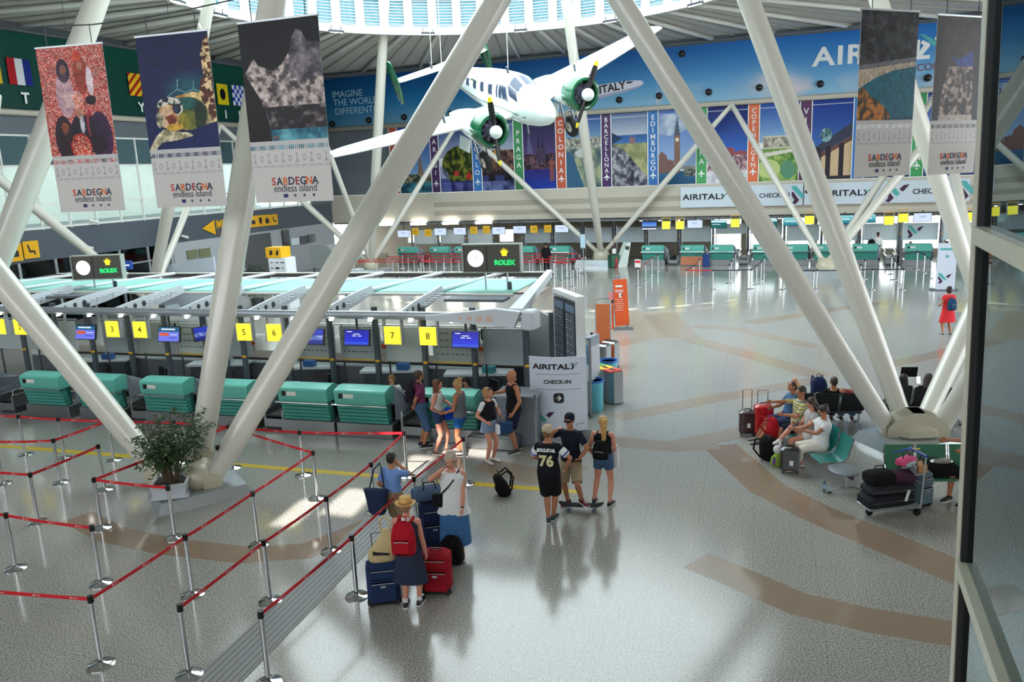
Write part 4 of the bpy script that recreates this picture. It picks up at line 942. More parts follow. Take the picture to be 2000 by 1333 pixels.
for sgn in (1, -1):
    obj('wing', wing(sgn, .3, 7.25, 1.15, 2.75, .15, 1.15, -.28, .5), AW, air, smooth='auto')
    obj('tailplane', wing(sgn, .0, 2.2, -6.15, 1.35, -6.3, 1.05, .60, .68, .11), AW, air, smooth='auto')
    fin = MB(); rings = []
    for k in range(15):
        a_ = math.pi * k / 14; z = .62 - .95 * math.cos(a_); c = .56 * math.sin(a_) ** .7 + .02
        rings.append([(-6.85 - (z - .6) * .12 + c * math.cos(t), sgn * 2.25 + .05 * math.sin(t), z) for t in np.linspace(0, 2 * math.pi, 13)[:-1]])
    obj('tail_fin', fin.ring_tube(rings), AG, air, smooth='auto')
    nc = MB().lathe([(.58, 0), (.6, .3), (.56, .9), (.48, 1.6), (.34, 2.4), (.16, 3.1), (.03, 3.5)], n=26)
    nc.v = [(1.75 - z, sgn * 1.95 + x, -.08 + y - z * .0) for x, y, z in nc.v]; nc.f = [f[::-1] for f in nc.f]
    obj('engine_nacelle', nc, AW, air, smooth='auto')
    cp_ = [(.47, .66), (.52, .72), (.6, .69), (.66, .5), (.66, .2), (.62, -.05), (.55, -.1), (.52, .0), (.5, .3), (.47, .66)]
    cw = MB().ring_tube([[(r_ * math.cos(2 * math.pi * k / 30), r_ * math.sin(2 * math.pi * k / 30), z) for k in range(30)] for r_, z in cp_], False)
    cw.v = [(1.72 + z, sgn * 1.95 + x, -.08 + y) for x, y, z in cw.v]
    obj('cowling', cw, AG, air, smooth='auto')
    obj('cowl_inside', MB().cyl((1.9, sgn * 1.95, -.08), (1.94, sgn * 1.95, -.08), .5, n=24), BLACK, air)
    en = MB()
    for k in range(9):
        t = 2 * math.pi * k / 9; d = V((0, math.cos(t), math.sin(t))); c_ = V((2.08, sgn * 1.95, -.08))
        for q in range(4): en.cyl(c_ + d * (.14 + q * .07), c_ + d * (.17 + q * .07), .1 - q * .005, n=8)
    en.cyl((1.95, sgn * 1.95, -.08), (2.35, sgn * 1.95, -.08), .15)
    obj('radial_engine', en, mat('engine_grey', (150, 150, 176), .4, .5), air)
    obj('spinner', MB().ell((2.58, sgn * 1.95, -.08), (.25, .235, .235), 18, 12), AW, air, smooth=True)
    # blades turned to the angle the photograph shows
    tip = (1167, 118) if sgn > 0 else (956, 192); hub = Vector((2.5, sgn * 1.95, -.08))
    M_ = Euler((0.339, 0.228, -1.116)).to_matrix(); best = (1e9, 0)
    for q in range(180):
        t = math.pi * 2 * q / 180; p = M_ @ (hub + V((0, math.sin(t), math.cos(t))) * 1.25) + V(air.location); d = p - V((0, 0, CAMH))
        z_ = d.dot(V(_F)); px = 1000 + FPX * d.dot(V(AX)) / z_; py = 666.5 + FPX * d.dot(V(AY)) / z_
        e = (px - tip[0]) ** 2 + (py - tip[1]) ** 2
        if e < best[0]: best = (e, t)
    t = best[1]
    for s2 in (1, -1):
        d = V((0, math.sin(t), math.cos(t))) * s2; w_ = V((.35, d.z, -d.y)).normalized(); nn = d.cross(w_)
        rings = []
        for u, wd in ((.1, .04), (.25, .07), (.55, .11), (.85, .11), (1.05, .095)):
            rings.append([hub + d * u + w_ * wd * math.cos(a_) + nn * .022 * math.sin(a_) for a_ in np.linspace(0, 2 * math.pi, 9)[:-1]])
        pb = obj('propeller_blade', MB().ring_tube(rings), BLACK, air, smooth='auto')
        rings = []
        for u, wd in ((1.05, .096), (1.15, .08), (1.24, .04)):
            rings.append([hub + d * u + w_ * wd * math.cos(a_) + nn * .022 * math.sin(a_) for a_ in np.linspace(0, 2 * math.pi, 9)[:-1]])
        obj('blade_tip', MB().ring_tube(rings), mat('tip_yellow', (236, 220, 40), .4), pb)
    # landing gear
    y = sgn * 1.95
    wh = MB().lathe([(.2, -.1), (.34, -.13), (.42, -.07), (.43, 0), (.42, .07), (.34, .13), (.2, .1)], n=26); wh.v = [(.75 + x, y + z, -1.62 + yy) for x, yy, z in wh.v]
    wo = obj('wheel', wh, DARK, air, smooth='auto')
    obj('wheel_disc', MB().cyl((.75, y - .11, -1.62), (.75, y + .11, -1.62), .2, n=20), mat('wheel_disc_paint', (230, 222, 214), .5), wo)
    lg = MB().cyl((.75, y - .2, -1.62), (.6, y - .2, -.4), .045).cyl((.75, y + .2, -1.62), (.6, y + .2, -.4), .045).cyl((.66, y - .2, -1.0), (.66, y + .2, -1.0), .03).cyl((.7, y - .1, -1.3), (-.1, y, -.45), .03).cyl((.75, y - .22, -1.62), (.75, y + .22, -1.62), .035)
    obj('landing_gear_leg', lg, STEEL, air)
    for s2 in (1, -1): obj('gear_door', MB().box((.35, y + s2 * .46, -.78), (1.0, .02, .5), rx=s2 * R(22)), AW, air)
obj('aerial', MB().cyl((.9, .1, -.6), (.75, .1, -1.25), .012), WHITE, air)
obj('aerial', MB().box((1.0, 0, -.86), (.06, .02, .5), ry=R(15)), STEEL, air)
M_ = Matrix.Translation(air.location) @ Euler(air.rotation_euler).to_matrix().to_4x4(); Mi = M_.inverted()
for p in ((.2, -2.9, .2), (.2, 2.9, .2), (-6.6, -.5, .7), (0.4, 0, 1.1)):
    wp = M_ @ V(p); q = wp + V((0, 0, 16.0 - wp.z)); obj('suspension_wire', MB().cyl(p, Mi @ q, .012, n=5), WHITE, air)
    obj('shackle', MB().cyl(p, V(p) + V((0, 0, .28)), .05, n=6), DGREY, air)
# floodlights under the ring
for i, (x, y) in enumerate([(346, 4), (428, 30), (657, 62), (836, 66), (1017, 60), (1192, 42), (1358, 9), (1462, -12)]):
    p = G(x, y + 2, 12.72)
    t = thing('floodlight', ['floodlight under the skylight ring at its far left', 'floodlight under the ring just right of the turtle banner', 'floodlight under the ring right of the rocky peak banner', 'floodlight under the ring between the column and the long strut', 'floodlight under the ring above the aircraft cabin', 'floodlight under the ring beside the right tall strut', 'floodlight under the ring above the aircraft wing tip', 'floodlight under the ring near the top right'][i], 'lamp', (float(p[0]), float(p[1]), 12.72), math.atan2(p[1] - RC.y, p[0] - RC.x) - math.pi / 2, 'floodlights under the skylight ring')
    obj('housing', MB().box((0, 0, .08), (.62, .4, .1), rx=R(12)), DGREY, t); obj('lens', MB().box((0, -.02, .02), (.5, .32, .04), rx=R(12)), LAMP, t)
    obj('bracket', MB().box((-.25, 0, .2), (.03, .03, .25)).box((.25, 0, .2), (.03, .03, .25)), DGREY, t)
# ------------------------------------------------------------------ check-in desks
def make_desk(name, label, group, w=1.3):
    t = thing(name, label, 'check-in desk', (0, 0, 0), 0, group)
    # local: x along the counter, -y towards the passengers, origin on the floor at the front edge
    obj('base', MB().box((0, .30, .17), (w + .14, .6, .34), bev=.01), STEEL, t)
    hd = MB()
    prof = [(-.10, .83), (-.13, 1.12), (-.10, 1.16), (.16, 1.22), (.34, 1.20), (.34, .83)]
    n = len(prof); vs = [(-w / 2 + .0, y, z) for y, z in prof] + [(w / 2, y, z) for y, z in prof]
    hd.add(vs, [tuple(range(n)), tuple(range(2 * n - 1, n - 1, -1))] + [(i, (i + 1) % n + 0, (i + 1) % n + n, i + n)[::-1] for i in range(n)])
    obj('counter_top', hd, TEAL, t)
    sl = MB()
    for k in range(5): sl.box((0, .02 + .02 * k, .76 - .09 * k), (w - .04, .16, .066), rx=R(10))
    obj('slatted_front', sl, TEALD, t)
    obj('front_panel', MB().box((0, .16, .56), (w - .06, .2, .5)), mat('dark_teal_core', (34, 92, 84), .5), t)
    obj('rail', MB().tube([(-w / 2 - .06, .02, .82), (-w / 2 - .06, -.17, .82), (w / 2 + .06, -.17, .82), (w / 2 + .06, .02, .82)], .018, 8).box((0, -.1, .82), (w + .05, .16, .015)), CHROME, t)
    obj('notice', MB().box((-w * .22, -.125, 1.03), (.26, .012, .10), rx=R(-6)), WHITE, t)
    obj('card_reader', MB().box((-w * .37, -.125, 1.03), (.11, .014, .12), rx=R(-6)), BLACK, t)
    sd = MB()
    for s_ in (1,):
        sd.add([(w / 2, .34, .36), (w / 2 + .18, .5, .36), (w / 2 + .18, 1.35, .36), (w / 2, 1.35, .36), (w / 2, .34, 1.18), (w / 2 + .06, .36, 1.12), (w / 2 + .18, .75, .82), (w / 2 + .18, 1.35, .72), (w / 2, 1.35, .74)],
               [(3, 2, 1, 0), (0, 1, 6, 5, 4), (1, 2, 7, 6), (2, 3, 8, 7), (3, 0, 4, 8), (4, 5, 6, 8), (6, 7, 8)])
    obj('side_wing', sd, mat('desk_side_grey', (128, 136, 150), .4), t)
    obj('work_top', MB().box((0, .72, .74), (w, .74, .03)), GREY, t)
    return t
def make_monitor(name, label, group, scr, w=.62, h=.37, tilt=12, cat='screen', drop=.28):
    t = thing(name, label, cat, (0, 0, 0), 0, group)
    M = Euler((R(tilt), 0, 0)).to_matrix()
    obj('case', MB().box((0, .03, 0), (w, .05, h), rx=R(tilt), bev=.01), BLACK, t)
    P = Paint(64, 40); scr(P)
    s_ = printed('screen', P, w - .05, h - .05, print_mat('lit_screen', .3, 1.1), t); s_.rotation_euler = (R(tilt), 0, 0); s_.location = M @ V((-(w - .05) / 2, -.002, -(h - .05) / 2))
    obj('arm', MB().cyl((0, .06, h * .3), (0, .06, h * .5 + drop), .03, n=8).box((0, .06, h * .5 + drop), (.12, .1, .04)), DGREY, t)
    return t
def sc_blue(P): P.grad(0, 1, (16, 22, 150), (26, 50, 226)); P.grad(.82, 1, (60, 110, 230), (20, 40, 150)); P.rect(.1, .1, .3, .15, (230, 230, 255)); P.rect(.36, .24, .62, .29, (230, 230, 255)); P.rect(.32, .38, .48, .42, (230, 230, 255)); P.rect(.54, .38, .7, .42, (230, 230, 255))
def sc_econ(P): P.rect(0, 0, 1, 1, (110, 120, 230)); P.rect(0, 0, 1, .32, (20, 90, 130)); P.rect(.12, .1, .8, .2, (226, 236, 246)); P.rect(.05, .4, .5, .62, (206, 90, 60)); P.rect(.56, .5, .92, .56, (230, 230, 250)); P.rect(.5, .72, .9, .78, (60, 60, 140))
def sc_photo(P): P.grad(0, 1, (40, 60, 190), (20, 30, 110)); P.tex((P.Vv > .4) & (P.Vv < .7), (60, 80, 160), (150, 170, 220), 9, 3)
def sc_pale(P): P.rect(0, 0, 1, 1, (206, 222, 246)); P.rect(.3, .3, .7, .4, (150, 170, 200)); P.rect(.35, .5, .65, .56, (150, 170, 200))
def sc_teal(P): P.grad(0, 1, (150, 220, 226), (20, 110, 130)); P.rect(.1, .4, .8, .52, (226, 244, 246))
def sc_dkteal(P): P.rect(0, 0, 1, 1, (16, 96, 96)); P.rect(0, 0, 1, .3, (190, 226, 236)); P.rect(.06, .5, .6, .58, (220, 240, 240))
def sc_sea(P): P.grad(0, .6, (40, 90, 190), (120, 170, 226)); P.rect(0, .6, 1, .85, (30, 50, 90)); P.rect(.05, .88, .95, .95, (226, 232, 240))
def sc_plum(P): P.rect(0, 0, 1, .5, (196, 220, 240)); P.rect(0, .5, 1, 1, (60, 30, 90)); P.rect(.25, .66, .75, .74, (226, 226, 240))
def make_number(name, label, n_, group, s=.40, m=None, flat=False):
    t = thing(name, label, 'sign', (0, 0, 0), 0, group)
    obj('panel', MB().box((0, 0, 0), (s, .08, s)), m or YEL, t)
    if n_: text(n_, s * .52, mat('dull_olive_ink', (120, 106, 30), .6), t, (0, -.042, 0), bold=.002)
    if not flat:
        for e_ in (-1, 1): obj('hanger', MB().box((e_ * (s / 2 + .02), .02, .1), (.04, .1, s + .24)), ALU, t)
        obj('top_plate', MB().box((0, 0, s * .5 + .2), (s + .06, .14, .03)), YPAINT, t)
    return t
# the island row: front edge at a = 15.9
IA = 15.9
bd = [(-21.3, 'at the left edge of the picture'), (-18.1, 'behind the leftmost rope posts, second from the left edge'), (-16.3, 'half hidden by the long leaning strut'), (-14.2, 'between the two left struts of the column'), (-12.35, 'just right of the thick upright strut'),
      (-10.2, 'left of the one beside the blonde clerk'), (-8.7, 'in front of the blonde clerk'), (-6.55, 'behind the group of passengers')]
d0 = make_desk('check_in_desk', 'teal slatted check-in desk ' + bd[0][1], 'teal desks of the check-in island')
d0.location = W2(IA, bd[0][0]); d0.rotation_euler = (0, 0, RZI)
for b_, l_ in bd[1:]: dup(d0, W2(IA, b_), RZI, 'teal slatted check-in desk ' + l_)
# baggage belts between pairs of desks
def make_belt():
    t = thing('baggage_belt', 'black baggage belt', 'conveyor', (0, 0, 0), 0, 'baggage belts of the check-in island')
    obj('side_frame', MB().box((-.25, .9, .34), (.06, 1.9, .34)).box((.25, .9, .34), (.06, 1.9, .34)).box((0, -.03, .2), (.56, .05, .2)), STEEL, t)
    obj('belt', MB().box((0, .9, .36), (.46, 1.86, .04)), DARK, t)
    obj('guard_rail', MB().tube([(-.26, 0, .36), (-.26, 0, .62), (-.26, 1.7, .8)], .02, 6).tube([(.26, 0, .36), (.26, 0, .62), (.26, 1.7, .8)], .02, 6), CHROME, t)
    obj('base', MB().box((0, .9, .09), (.5, 1.8, .18)), DGREY, t)
    return t
bb = [(-19.65, 'at the left edge, beside the first desk'), (-15.16, 'behind the foot of the long strut'), (-11.18, 'between the thick strut and the next desk'), (-7.53, 'beside the man in the floral shirt')]
k0 = make_belt(); k0['label'] = 'black baggage belt ' + bb[0][1]; k0.location = W2(IA + .15, bb[0][0]); k0.rotation_euler = (0, 0, RZI)
for b_, l_ in bb[1:]: dup(k0, W2(IA + .15, b_), RZI, 'black baggage belt ' + l_)
o = obj('bag_scale', MB().box((0, .3, .14), (1.15, .9, .28), bev=.02).box((0, .3, .29), (1.0, .75, .02)), STEEL, None, W2(IA - .1, -5.5), RZI); tag(o, 'stainless bag scale platform beside the bald man', 'scale')
o = thing('end_counter', 'grey end counter with a laptop left of the curved check-in sign', 'counter', W2(IA, -5.2), RZI)
obj('body', MB().box((.15, .5, .55), (.9, .7, 1.1), bev=.02), mat('desk_side_grey', (128, 136, 150), .4), o); obj('top', MB().box((.15, .5, 1.12), (1.0, .8, .04)), ALU, o); obj('side_frame', MB().box((.62, .1, .6), (.05, .06, 1.2)), STEEL, o)
# posts
ppos = [-21.1, -19.67, -18.45, -17.26, -16.0, -14.82, -13.6, -12.47, -11.17, -9.96, -8.73, -7.49, -6.25, -5.0]
pt = thing('canopy_post', 'dark grey canopy post', 'post', W2(16.9, ppos[0]), RZI, 'canopy posts of the check-in island')
obj('shaft', MB().cyl((0, 0, 0), (0, 0, 2.93), .075, n=14), mat('post_grey', (84, 92, 102), .35, .4), pt)
obj('collar', MB().box((.03, -.07, 1.62), (.09, .05, .05)), YPAINT, pt)
pl_ = ['at the left edge of the island', 'left of number sign 2', 'behind the desk second from the left edge', 'under the first lit screen', 'beside number sign 3', 'under the second lit screen', 'behind the thick upright strut', 'under number sign 5', 'under number sign 6', 'left of the blue screen', 'behind the blonde clerk', 'under number sign 8', 'under the right blue screen', 'at the right end of the island']
pt['label'] = 'dark grey canopy post ' + pl_[0]
for b_, l_ in list(zip(ppos, pl_))[1:]: dup(pt, W2(16.9, b_), RZI, 'dark grey canopy post ' + l_)
# canopy
cn = thing('check_in_canopy', 'long light canopy over the check-in island with teal roof strip', 'canopy', W2(0, 0, 0), RZI)
c0_, c1_ = -24.0, -4.75
obj('front_beam', MB().cyl((c0_, 15.85, 2.93), (c1_, 15.85, 2.93), .09, n=12).box(((c0_ + c1_) / 2, 15.98, 2.86), (c1_ - c0_, .3, .05)), mat('beam_silver', (156, 164, 172), .35, .4), cn)
obj('rear_tube', MB().cyl((c0_, 16.9, 2.7), (c1_, 16.9, 2.7), .05, n=10), DGREY, cn)
obj('roof_strip', MB().box(((c0_ + c1_ - 1) / 2, 19.75, 3.02), (c1_ - c0_ - 1, 2.3, .03)), mat('pale_teal_roof', (150, 214, 200), .4), cn)
obj('edge_beam', MB().cyl((c0_, 18.5, 2.98), (c1_ - 1, 18.5, 2.98), .04, n=8).cyl((c0_, 20.95, 3.0), (c1_ - 1.1, 20.95, 3.0), .04, n=8), WHITE, cn)
obj('back_beam', MB().box(((c0_ + c1_ - 1) / 2, 22.5, 2.95), (c1_ - c0_ - 1, .14, .12)), mat('back_beam_dark', (70, 72, 72), .4), cn)
obj('back_edge', MB().box(((c0_ + c1_ - 1) / 2, 22.45, 3.02), (c1_ - c0_ - 1, .1, .03)), WHITE, cn)
obj('back_shelf', MB().box(((c0_ + c1_ - 1) / 2, 21.7, 2.6), (c1_ - c0_ - 1, 1.2, .05)), mat('brown_shelf', (150, 138, 128), .6), cn)
def bracket(b_):
    pr = [(15.9, 2.86), (15.9, 3.0), (16.9, 3.12), (18.4, 3.22), (18.5, 3.0), (17.6, 2.86), (16.8, 2.78)]
    m_ = MB(); n = len(pr); vs = [(b_ - .03, y, z) for y, z in pr] + [(b_ + .03, y, z) for y, z in pr]
    m_.add(vs, [tuple(range(n - 1, -1, -1)), tuple(range(n, 2 * n))] + [(i, (i + 1) % n, (i + 1) % n + n, i + n) for i in range(n)])
    m_.cyl((b_ - .02, 18.4, 3.1), (b_ + .35, 22.4, 3.02), .05, n=8)
    for k in range(6): m_.box((b_ + .12, 16.95 + k * .2, 2.98 + k * .02), (.22, .05, .02))
    return m_
BR = mat('bracket_white', (206, 214, 222), .4)
for b_ in np.arange(-23.2, -5.9, 1.95):
    o = obj('bracket', bracket(float(b_)), BR, cn)
    h_ = MB()
    for k in range(3): h_.cyl((b_ - .04, 16.25 + k * .32, 2.93 + k * .015), (b_ + .04, 16.25 + k * .32, 2.93 + k * .015), .05 + .012 * k, n=12)
    obj('hole_pattern', h_, DGREY, o)
obj('end_bracket', MB().slab([(-5.05, 15.9), (-4.75, 15.9), (-5.75, 22.4), (-5.9, 22.4)], 2.9, 3.1), BR, cn)
obj('end_arm', MB().prism([(-6.9, 2.86), (-4.9, 2.72), (-4.75, 3.06), (-5.3, 3.12), (-6.9, 2.95)], 15.7, 15.85), BR, cn)
h_ = MB()
for k in range(4): h_.cyl((-6.1 + k * .22, 15.69, 2.92 - .01 * k), (-6.1 + k * .22, 15.86, 2.92), .045 + .014 * k, n=12)
obj('end_arm_hole', h_, mat('peach_disc', (216, 190, 178), .5), cn)  # plain peach discs mark the holes, no emission
obj('end_plate', MB().box((-4.6, 15.95, 2.86), (.3, .4, .42), rz=R(-10), bev=.04), BR, cn)
dl = MB()
for b_ in np.arange(-22, -5, .98): dl.cyl((b_, 15.8, 2.8), (b_, 15.8, 2.83), .05, n=10)
obj('downlight', dl, LAMP, cn)
# back structures between front and rear desks
PAN = mat('grey_glass_panel', (150, 160, 164), .25, coat=.3)
gl_ = [(-18.9, 1.5), (-16.6, 1.2), (-15.4, 1.1), (-14.2, 1.1), (-10.6, 1.1), (-9.35, 1.1), (-8.1, 1.1), (-6.85, 1.15), (-5.6, 1.1), (-20.4, 1.3), (-12.9, .8)]
for i, (b_, w_) in enumerate(gl_):
    t = thing('glass_screen', 'grey glass back panel hung %s' % ['left of the leftmost upright post', 'left of number sign 3', 'under number sign 4', 'under the second lit screen', 'left of the photo screen', 'under the blue screen', 'under number sign 7', 'with printed rows under number sign 8', 'at the right end of the island', 'at the left edge of the picture', 'behind the thick upright strut'][i], 'panel', W2(17.25, b_, 0), RZI, 'glass back panels of the island')
    obj('pane', MB().box((0, 0, 1.95), (w_, .03, .85)), PAN if i % 3 else mat('pale_info_panel', (176, 186, 190), .4), t)
    obj('rail', MB().cyl((-w_ / 2 - .08, 0, 2.42), (w_ / 2 + .08, 0, 2.42), .02, n=6), ALU, t)
    if i in (3, 4, 7, 5):
        pr = MB()
        for r_ in range(4):
            for c_ in range(8): pr.box((-w_ * .4 + c_ * w_ * .11, -.02, 2.25 - r_ * .17), (.05 + .02 * ((r_ * 3 + c_) % 3), .004, .02))
        obj('print', pr, INK, t); obj('bottom_strip', MB().box((0, -.02, 1.54), (w_, .004, .05)), mat('ochre_strip', (196, 170, 80), .5), t)
    obj('leg', MB().cyl((-w_ / 2 + .05, .02, .3), (-w_ / 2 + .05, .02, 1.55), .025, n=6).cyl((-w_ / 2 + .05, .02, 1.5), (-w_ / 2 + .05, .02, 2.42), .02, n=6).cyl((-w_ / 2 + .05, .02, 0), (-w_ / 2 + .05, .02, .31), .04, n=6), DGREY, t)
dv = thing('office_divider', 'long grey partition with white top edge behind the check-in clerks', 'partition', W2(18.7, 0), RZI)
obj('panel', MB().box((-13.7, 0, .5), (15.6, .08, 1.0)), mat('partition_grey', (96, 102, 108), .6), dv); obj('top_edge', MB().box((-13.7, 0, 1.02), (15.6, .14, .05)), mat('partition_edge', (200, 206, 210), .4), dv)
for i, b_ in enumerate((-18.2, -14.2, -11.6, -8.9, -6.6)):
    t = thing('service_counter', 'pale counter behind the clerks, %s' % ['behind the second desk from the left', 'behind the desk between the struts', 'left of the blue screen', 'behind the blonde clerk', 'behind the dark-haired clerk'][i], 'counter', W2(18.0, b_), RZI, 'pale counters behind the clerks')
    obj('top', MB().box((0, .1, 1.08), (1.7, .5, .06), rz=R(12)), mat('pale_top', (196, 204, 208), .4), t); obj('body', MB().box((0, .1, .52), (1.5, .38, 1.04), rz=R(12)), DGREY, t)
    obj('bin', MB().box((.3, .0, 1.2), (.3, .2, .16)), mat(['blue_box', 'grey_box', 'blue_box', 'blue_box', 'teal_box'][i], [(40, 90, 150), (150, 160, 170), (40, 90, 150), (40, 90, 150), (60, 140, 150)][i], .5), t)
# numbers and screens hung from the beam
nums = [('1', -19.35, 'cut by the left edge of the picture'), ('2', -18.64, 'left of the long leaning strut'), ('3', -15.62, 'left of sign 4'), ('4', -14.77, 'left of the second lit screen'), ('5', -11.73, 'right of the thick upright strut'), ('6', -10.9, 'left of the long strut'), ('7', -7.84, 'right of the blue screen'), ('8', -6.98, 'left of the rightmost blue screen')]
for n_, b_, l_ in nums:
    t = make_number('number_sign', 'lit yellow desk number sign %s, %s' % (n_, l_), n_, 'lit yellow number signs of the island'); t.location = W2(16.0, b_, 2.44); t.rotation_euler = (0, 0, RZI)
mons = [(-16.53, 2.34, sc_econ, 'screen with orange and violet boarding text, first from the left'), (-13.94, 2.34, sc_econ, 'screen with orange and violet boarding text right of sign 4'), (-9.93, 2.36, sc_photo, 'blue screen partly hidden by the long strut, left of a blue screen'), (-8.76, 2.37, sc_blue, 'bright blue screen with white text left of sign 7'), (-6.11, 2.38, sc_blue, 'bright blue screen with white text right of sign 8')]
for b_, z_, sc, l_ in mons:
    t = make_monitor('hanging_screen', l_, 'screens hung over the island', sc, .66, .40, -14); t.location = W2(16.0, b_, z_); t.rotation_euler = (0, 0, RZI + R(0))
t = make_monitor('hanging_screen', 'dark screen seen edge-on beside the thick upright strut', 'screens hung over the island', sc_photo, .5, .36, -14); t.location = W2(16.1, -13.0, 2.36); t.rotation_euler = (0, 0, RZI + R(65))
# office chairs
def chair():
    t = thing('office_chair', 'black office chair', 'chair', (0, 0, 0), 0, 'office chairs behind the desks')
    obj('seat', MB().box((0, 0, .48), (.46, .46, .08), bev=.03), BLACK, t); obj('backrest', MB().box((0, .24, .86), (.46, .08, .62), rx=R(-8), bev=.03), BLACK, t)
    b = MB().cyl((0, 0, .08), (0, 0, .45), .03)
    for k in range(5): a_ = 2 * math.pi * k / 5; b.cyl((0, 0, .1), (.28 * math.cos(a_), .28 * math.sin(a_), .05), .02, n=6)
    obj('base', b, DGREY, t); return t
ch = chair(); cl = [(-17.3, 16.95, 'behind the second desk from the left', 10), (-15.5, 17.0, 'left of the long strut near sign 4', -30), (-13.3, 17.0, 'behind the desk between the struts', 20), (-10.5, 16.95, 'behind the desk right of the thick strut', 0), (-7.9, 17.0, 'behind the blonde clerk', -60), (-6.1, 17.1, 'behind the dark-haired clerk', -40)]
for i, (b_, a_, l_, r_) in enumerate(cl):
    if i == 0: ch.location = W2(a_, b_); ch.rotation_euler = (0, 0, RZI + R(r_)); ch['label'] = 'black office chair ' + l_
    else: dup(ch, W2(a_, b_), RZI + R(r_), 'black office chair ' + l_)
# clock signs above the canopy
for i, (b0_, b1_, l_) in enumerate(((-7.16, -5.66, 'dark clock sign on poles above the right end of the canopy'), (-19.5, -18.0, 'dark clock sign on poles above the left end of the canopy'))):
    t = thing('clock_sign', l_, 'sign', W2(19.0, (b0_ + b1_) / 2, 0), RZI + (0 if i == 0 else R(14)), 'clock signs above the canopy'); zc = 3.83 if i == 0 else 3.66
    obj('panel', MB().box((0, .0, zc), (1.5, .16, .68)), mat('warm_dark_grey_panel', (92, 88, 82), .4), t)
    fr = MB()
    for dx, dz, sx_, sz_ in ((0, .35, 1.56, .03), (0, -.35, 1.56, .03), (-.76, 0, .03, .72), (.76, 0, .03, .72)): fr.box((dx, -.02, zc + dz), (sx_, .22, sz_))
    obj('frame', fr, mat('frame_silver', (190, 196, 190), .3, .4), t); obj('divider', MB().box((-.13, -.085, zc), (.015, .01, .66)), BLACK, t)
    cf = obj('clock_face', MB().cyl((-.42, -.1, zc), (-.42, -.08, zc), .215, n=40), mat('lit_clock_face', (255, 255, 255), .5, emit=1.2, noise=0), t)
    obj('clock_hands', MB().box((-.42, -.106, zc + .05), (.012, .004, .1)).box((-.38, -.106, zc), (.08, .004, .012)), mat('pale_hand', (200, 190, 180), .5), cf)
    obj('clock_rim', MB().tube([(-.42 + .22 * math.cos(a_), -.095, zc + .22 * math.sin(a_)) for a_ in np.linspace(0, 2 * math.pi, 33)], .008, 6), STEEL, t)
    q = lambda pts: [(.34 + u * .13, zc + .15 + w * .13) for u, w in pts]
    obj('crown_emblem', MB().prism(q([(-.45, -.7), (.45, -.7), (.5, -.3), (.85, .4), (.5, .1), (.4, .7), (.2, .15), (0, .9), (-.2, .15), (-.4, .7), (-.5, .1), (-.85, .4), (-.5, -.3)]), -.1, -.085), mat('crown_yellow', (250, 226, 40), .5, emit=.9), t)
    text('ROLEX', .165, mat('lit_green_letters', (40, 200, 110), .5, emit=.9), t, (.34, -.1, zc - .11), bold=.010, sx=1.02, ext=.01)
    obj('pole', MB().cyl((-.22, .03, 2.9), (-.22, .03, zc - .33), .025, n=8).cyl((.36, .03, 2.9), (.36, .03, zc - .33), .025, n=8), ALU, t)
    obj('junction_box', MB().box((.42, .02, 3.1), (.09, .09, .26), bev=.02), DGREY, t)
    obj('mount_tray', MB().box((0, -1.3, 3.0), (1.5, .5, .06)), GREY, t)
# far-left blue direction sign seen behind the left clock sign
t = thing('direction_sign', 'small lit blue direction sign beyond the left clock sign', 'sign', W(26.5, far_bz(246, 518, 26.5)[0], far_bz(246, 518, 26.5)[1]), RZF)
obj('panel', MB().box((0, 0, 0), (.66, .1, .36)), mat('lit_blue_sign', (30, 60, 140), .5, emit=.5), t); obj('lettering', MB().box((.06, -.06, 0), (.38, .01, .05)).prism([(-.28, 0), (-.2, .06), (-.2, -.06)], -.06, -.05), mat('lit_white', (240, 244, 255), .5, emit=1.0), t); obj('pole', MB().cyl((0, 0, -t.location.z), (0, 0, -.17), .03), DGREY, t)

# rear half of the island: sorting belt and back desks seen through the canopy
o = thing('sorting_conveyor', 'long brown roller conveyor running behind the partition under the canopy', 'conveyor', W2(0, 0), RZI)
obj('bed', MB().box((-13.5, 19.9, .45), (16.5, .9, .9)), DGREY, o); obj('belt', MB().box((-13.5, 19.9, .92), (16.5, .86, .03)), ribbed('brown_rollers', (150, 128, 116)), o)
for i, b_ in enumerate((-19, -16.2, -13.4, -10.6, -7.8)):
    t = thing('rear_counter', 'orange and white service counter at the back of the island, %s' % ('leftmost', 'second from the left', 'middle one', 'second from the right', 'rightmost')[i], 'counter', W2(21.6, b_), RZI, 'service counters at the back of the island')
    obj('body', MB().box((0, 0, .55), (1.9, .7, 1.1)), mat('counter_white', (214, 212, 206), .5), t); obj('stripe', MB().box((0, -.36, .95), (1.9, .02, .12)), mat('orange_stripe', (226, 96, 50), .5), t); obj('screen', MB().box((.3, 0, 1.3), (.5, .05, .34)), BLACK, t)
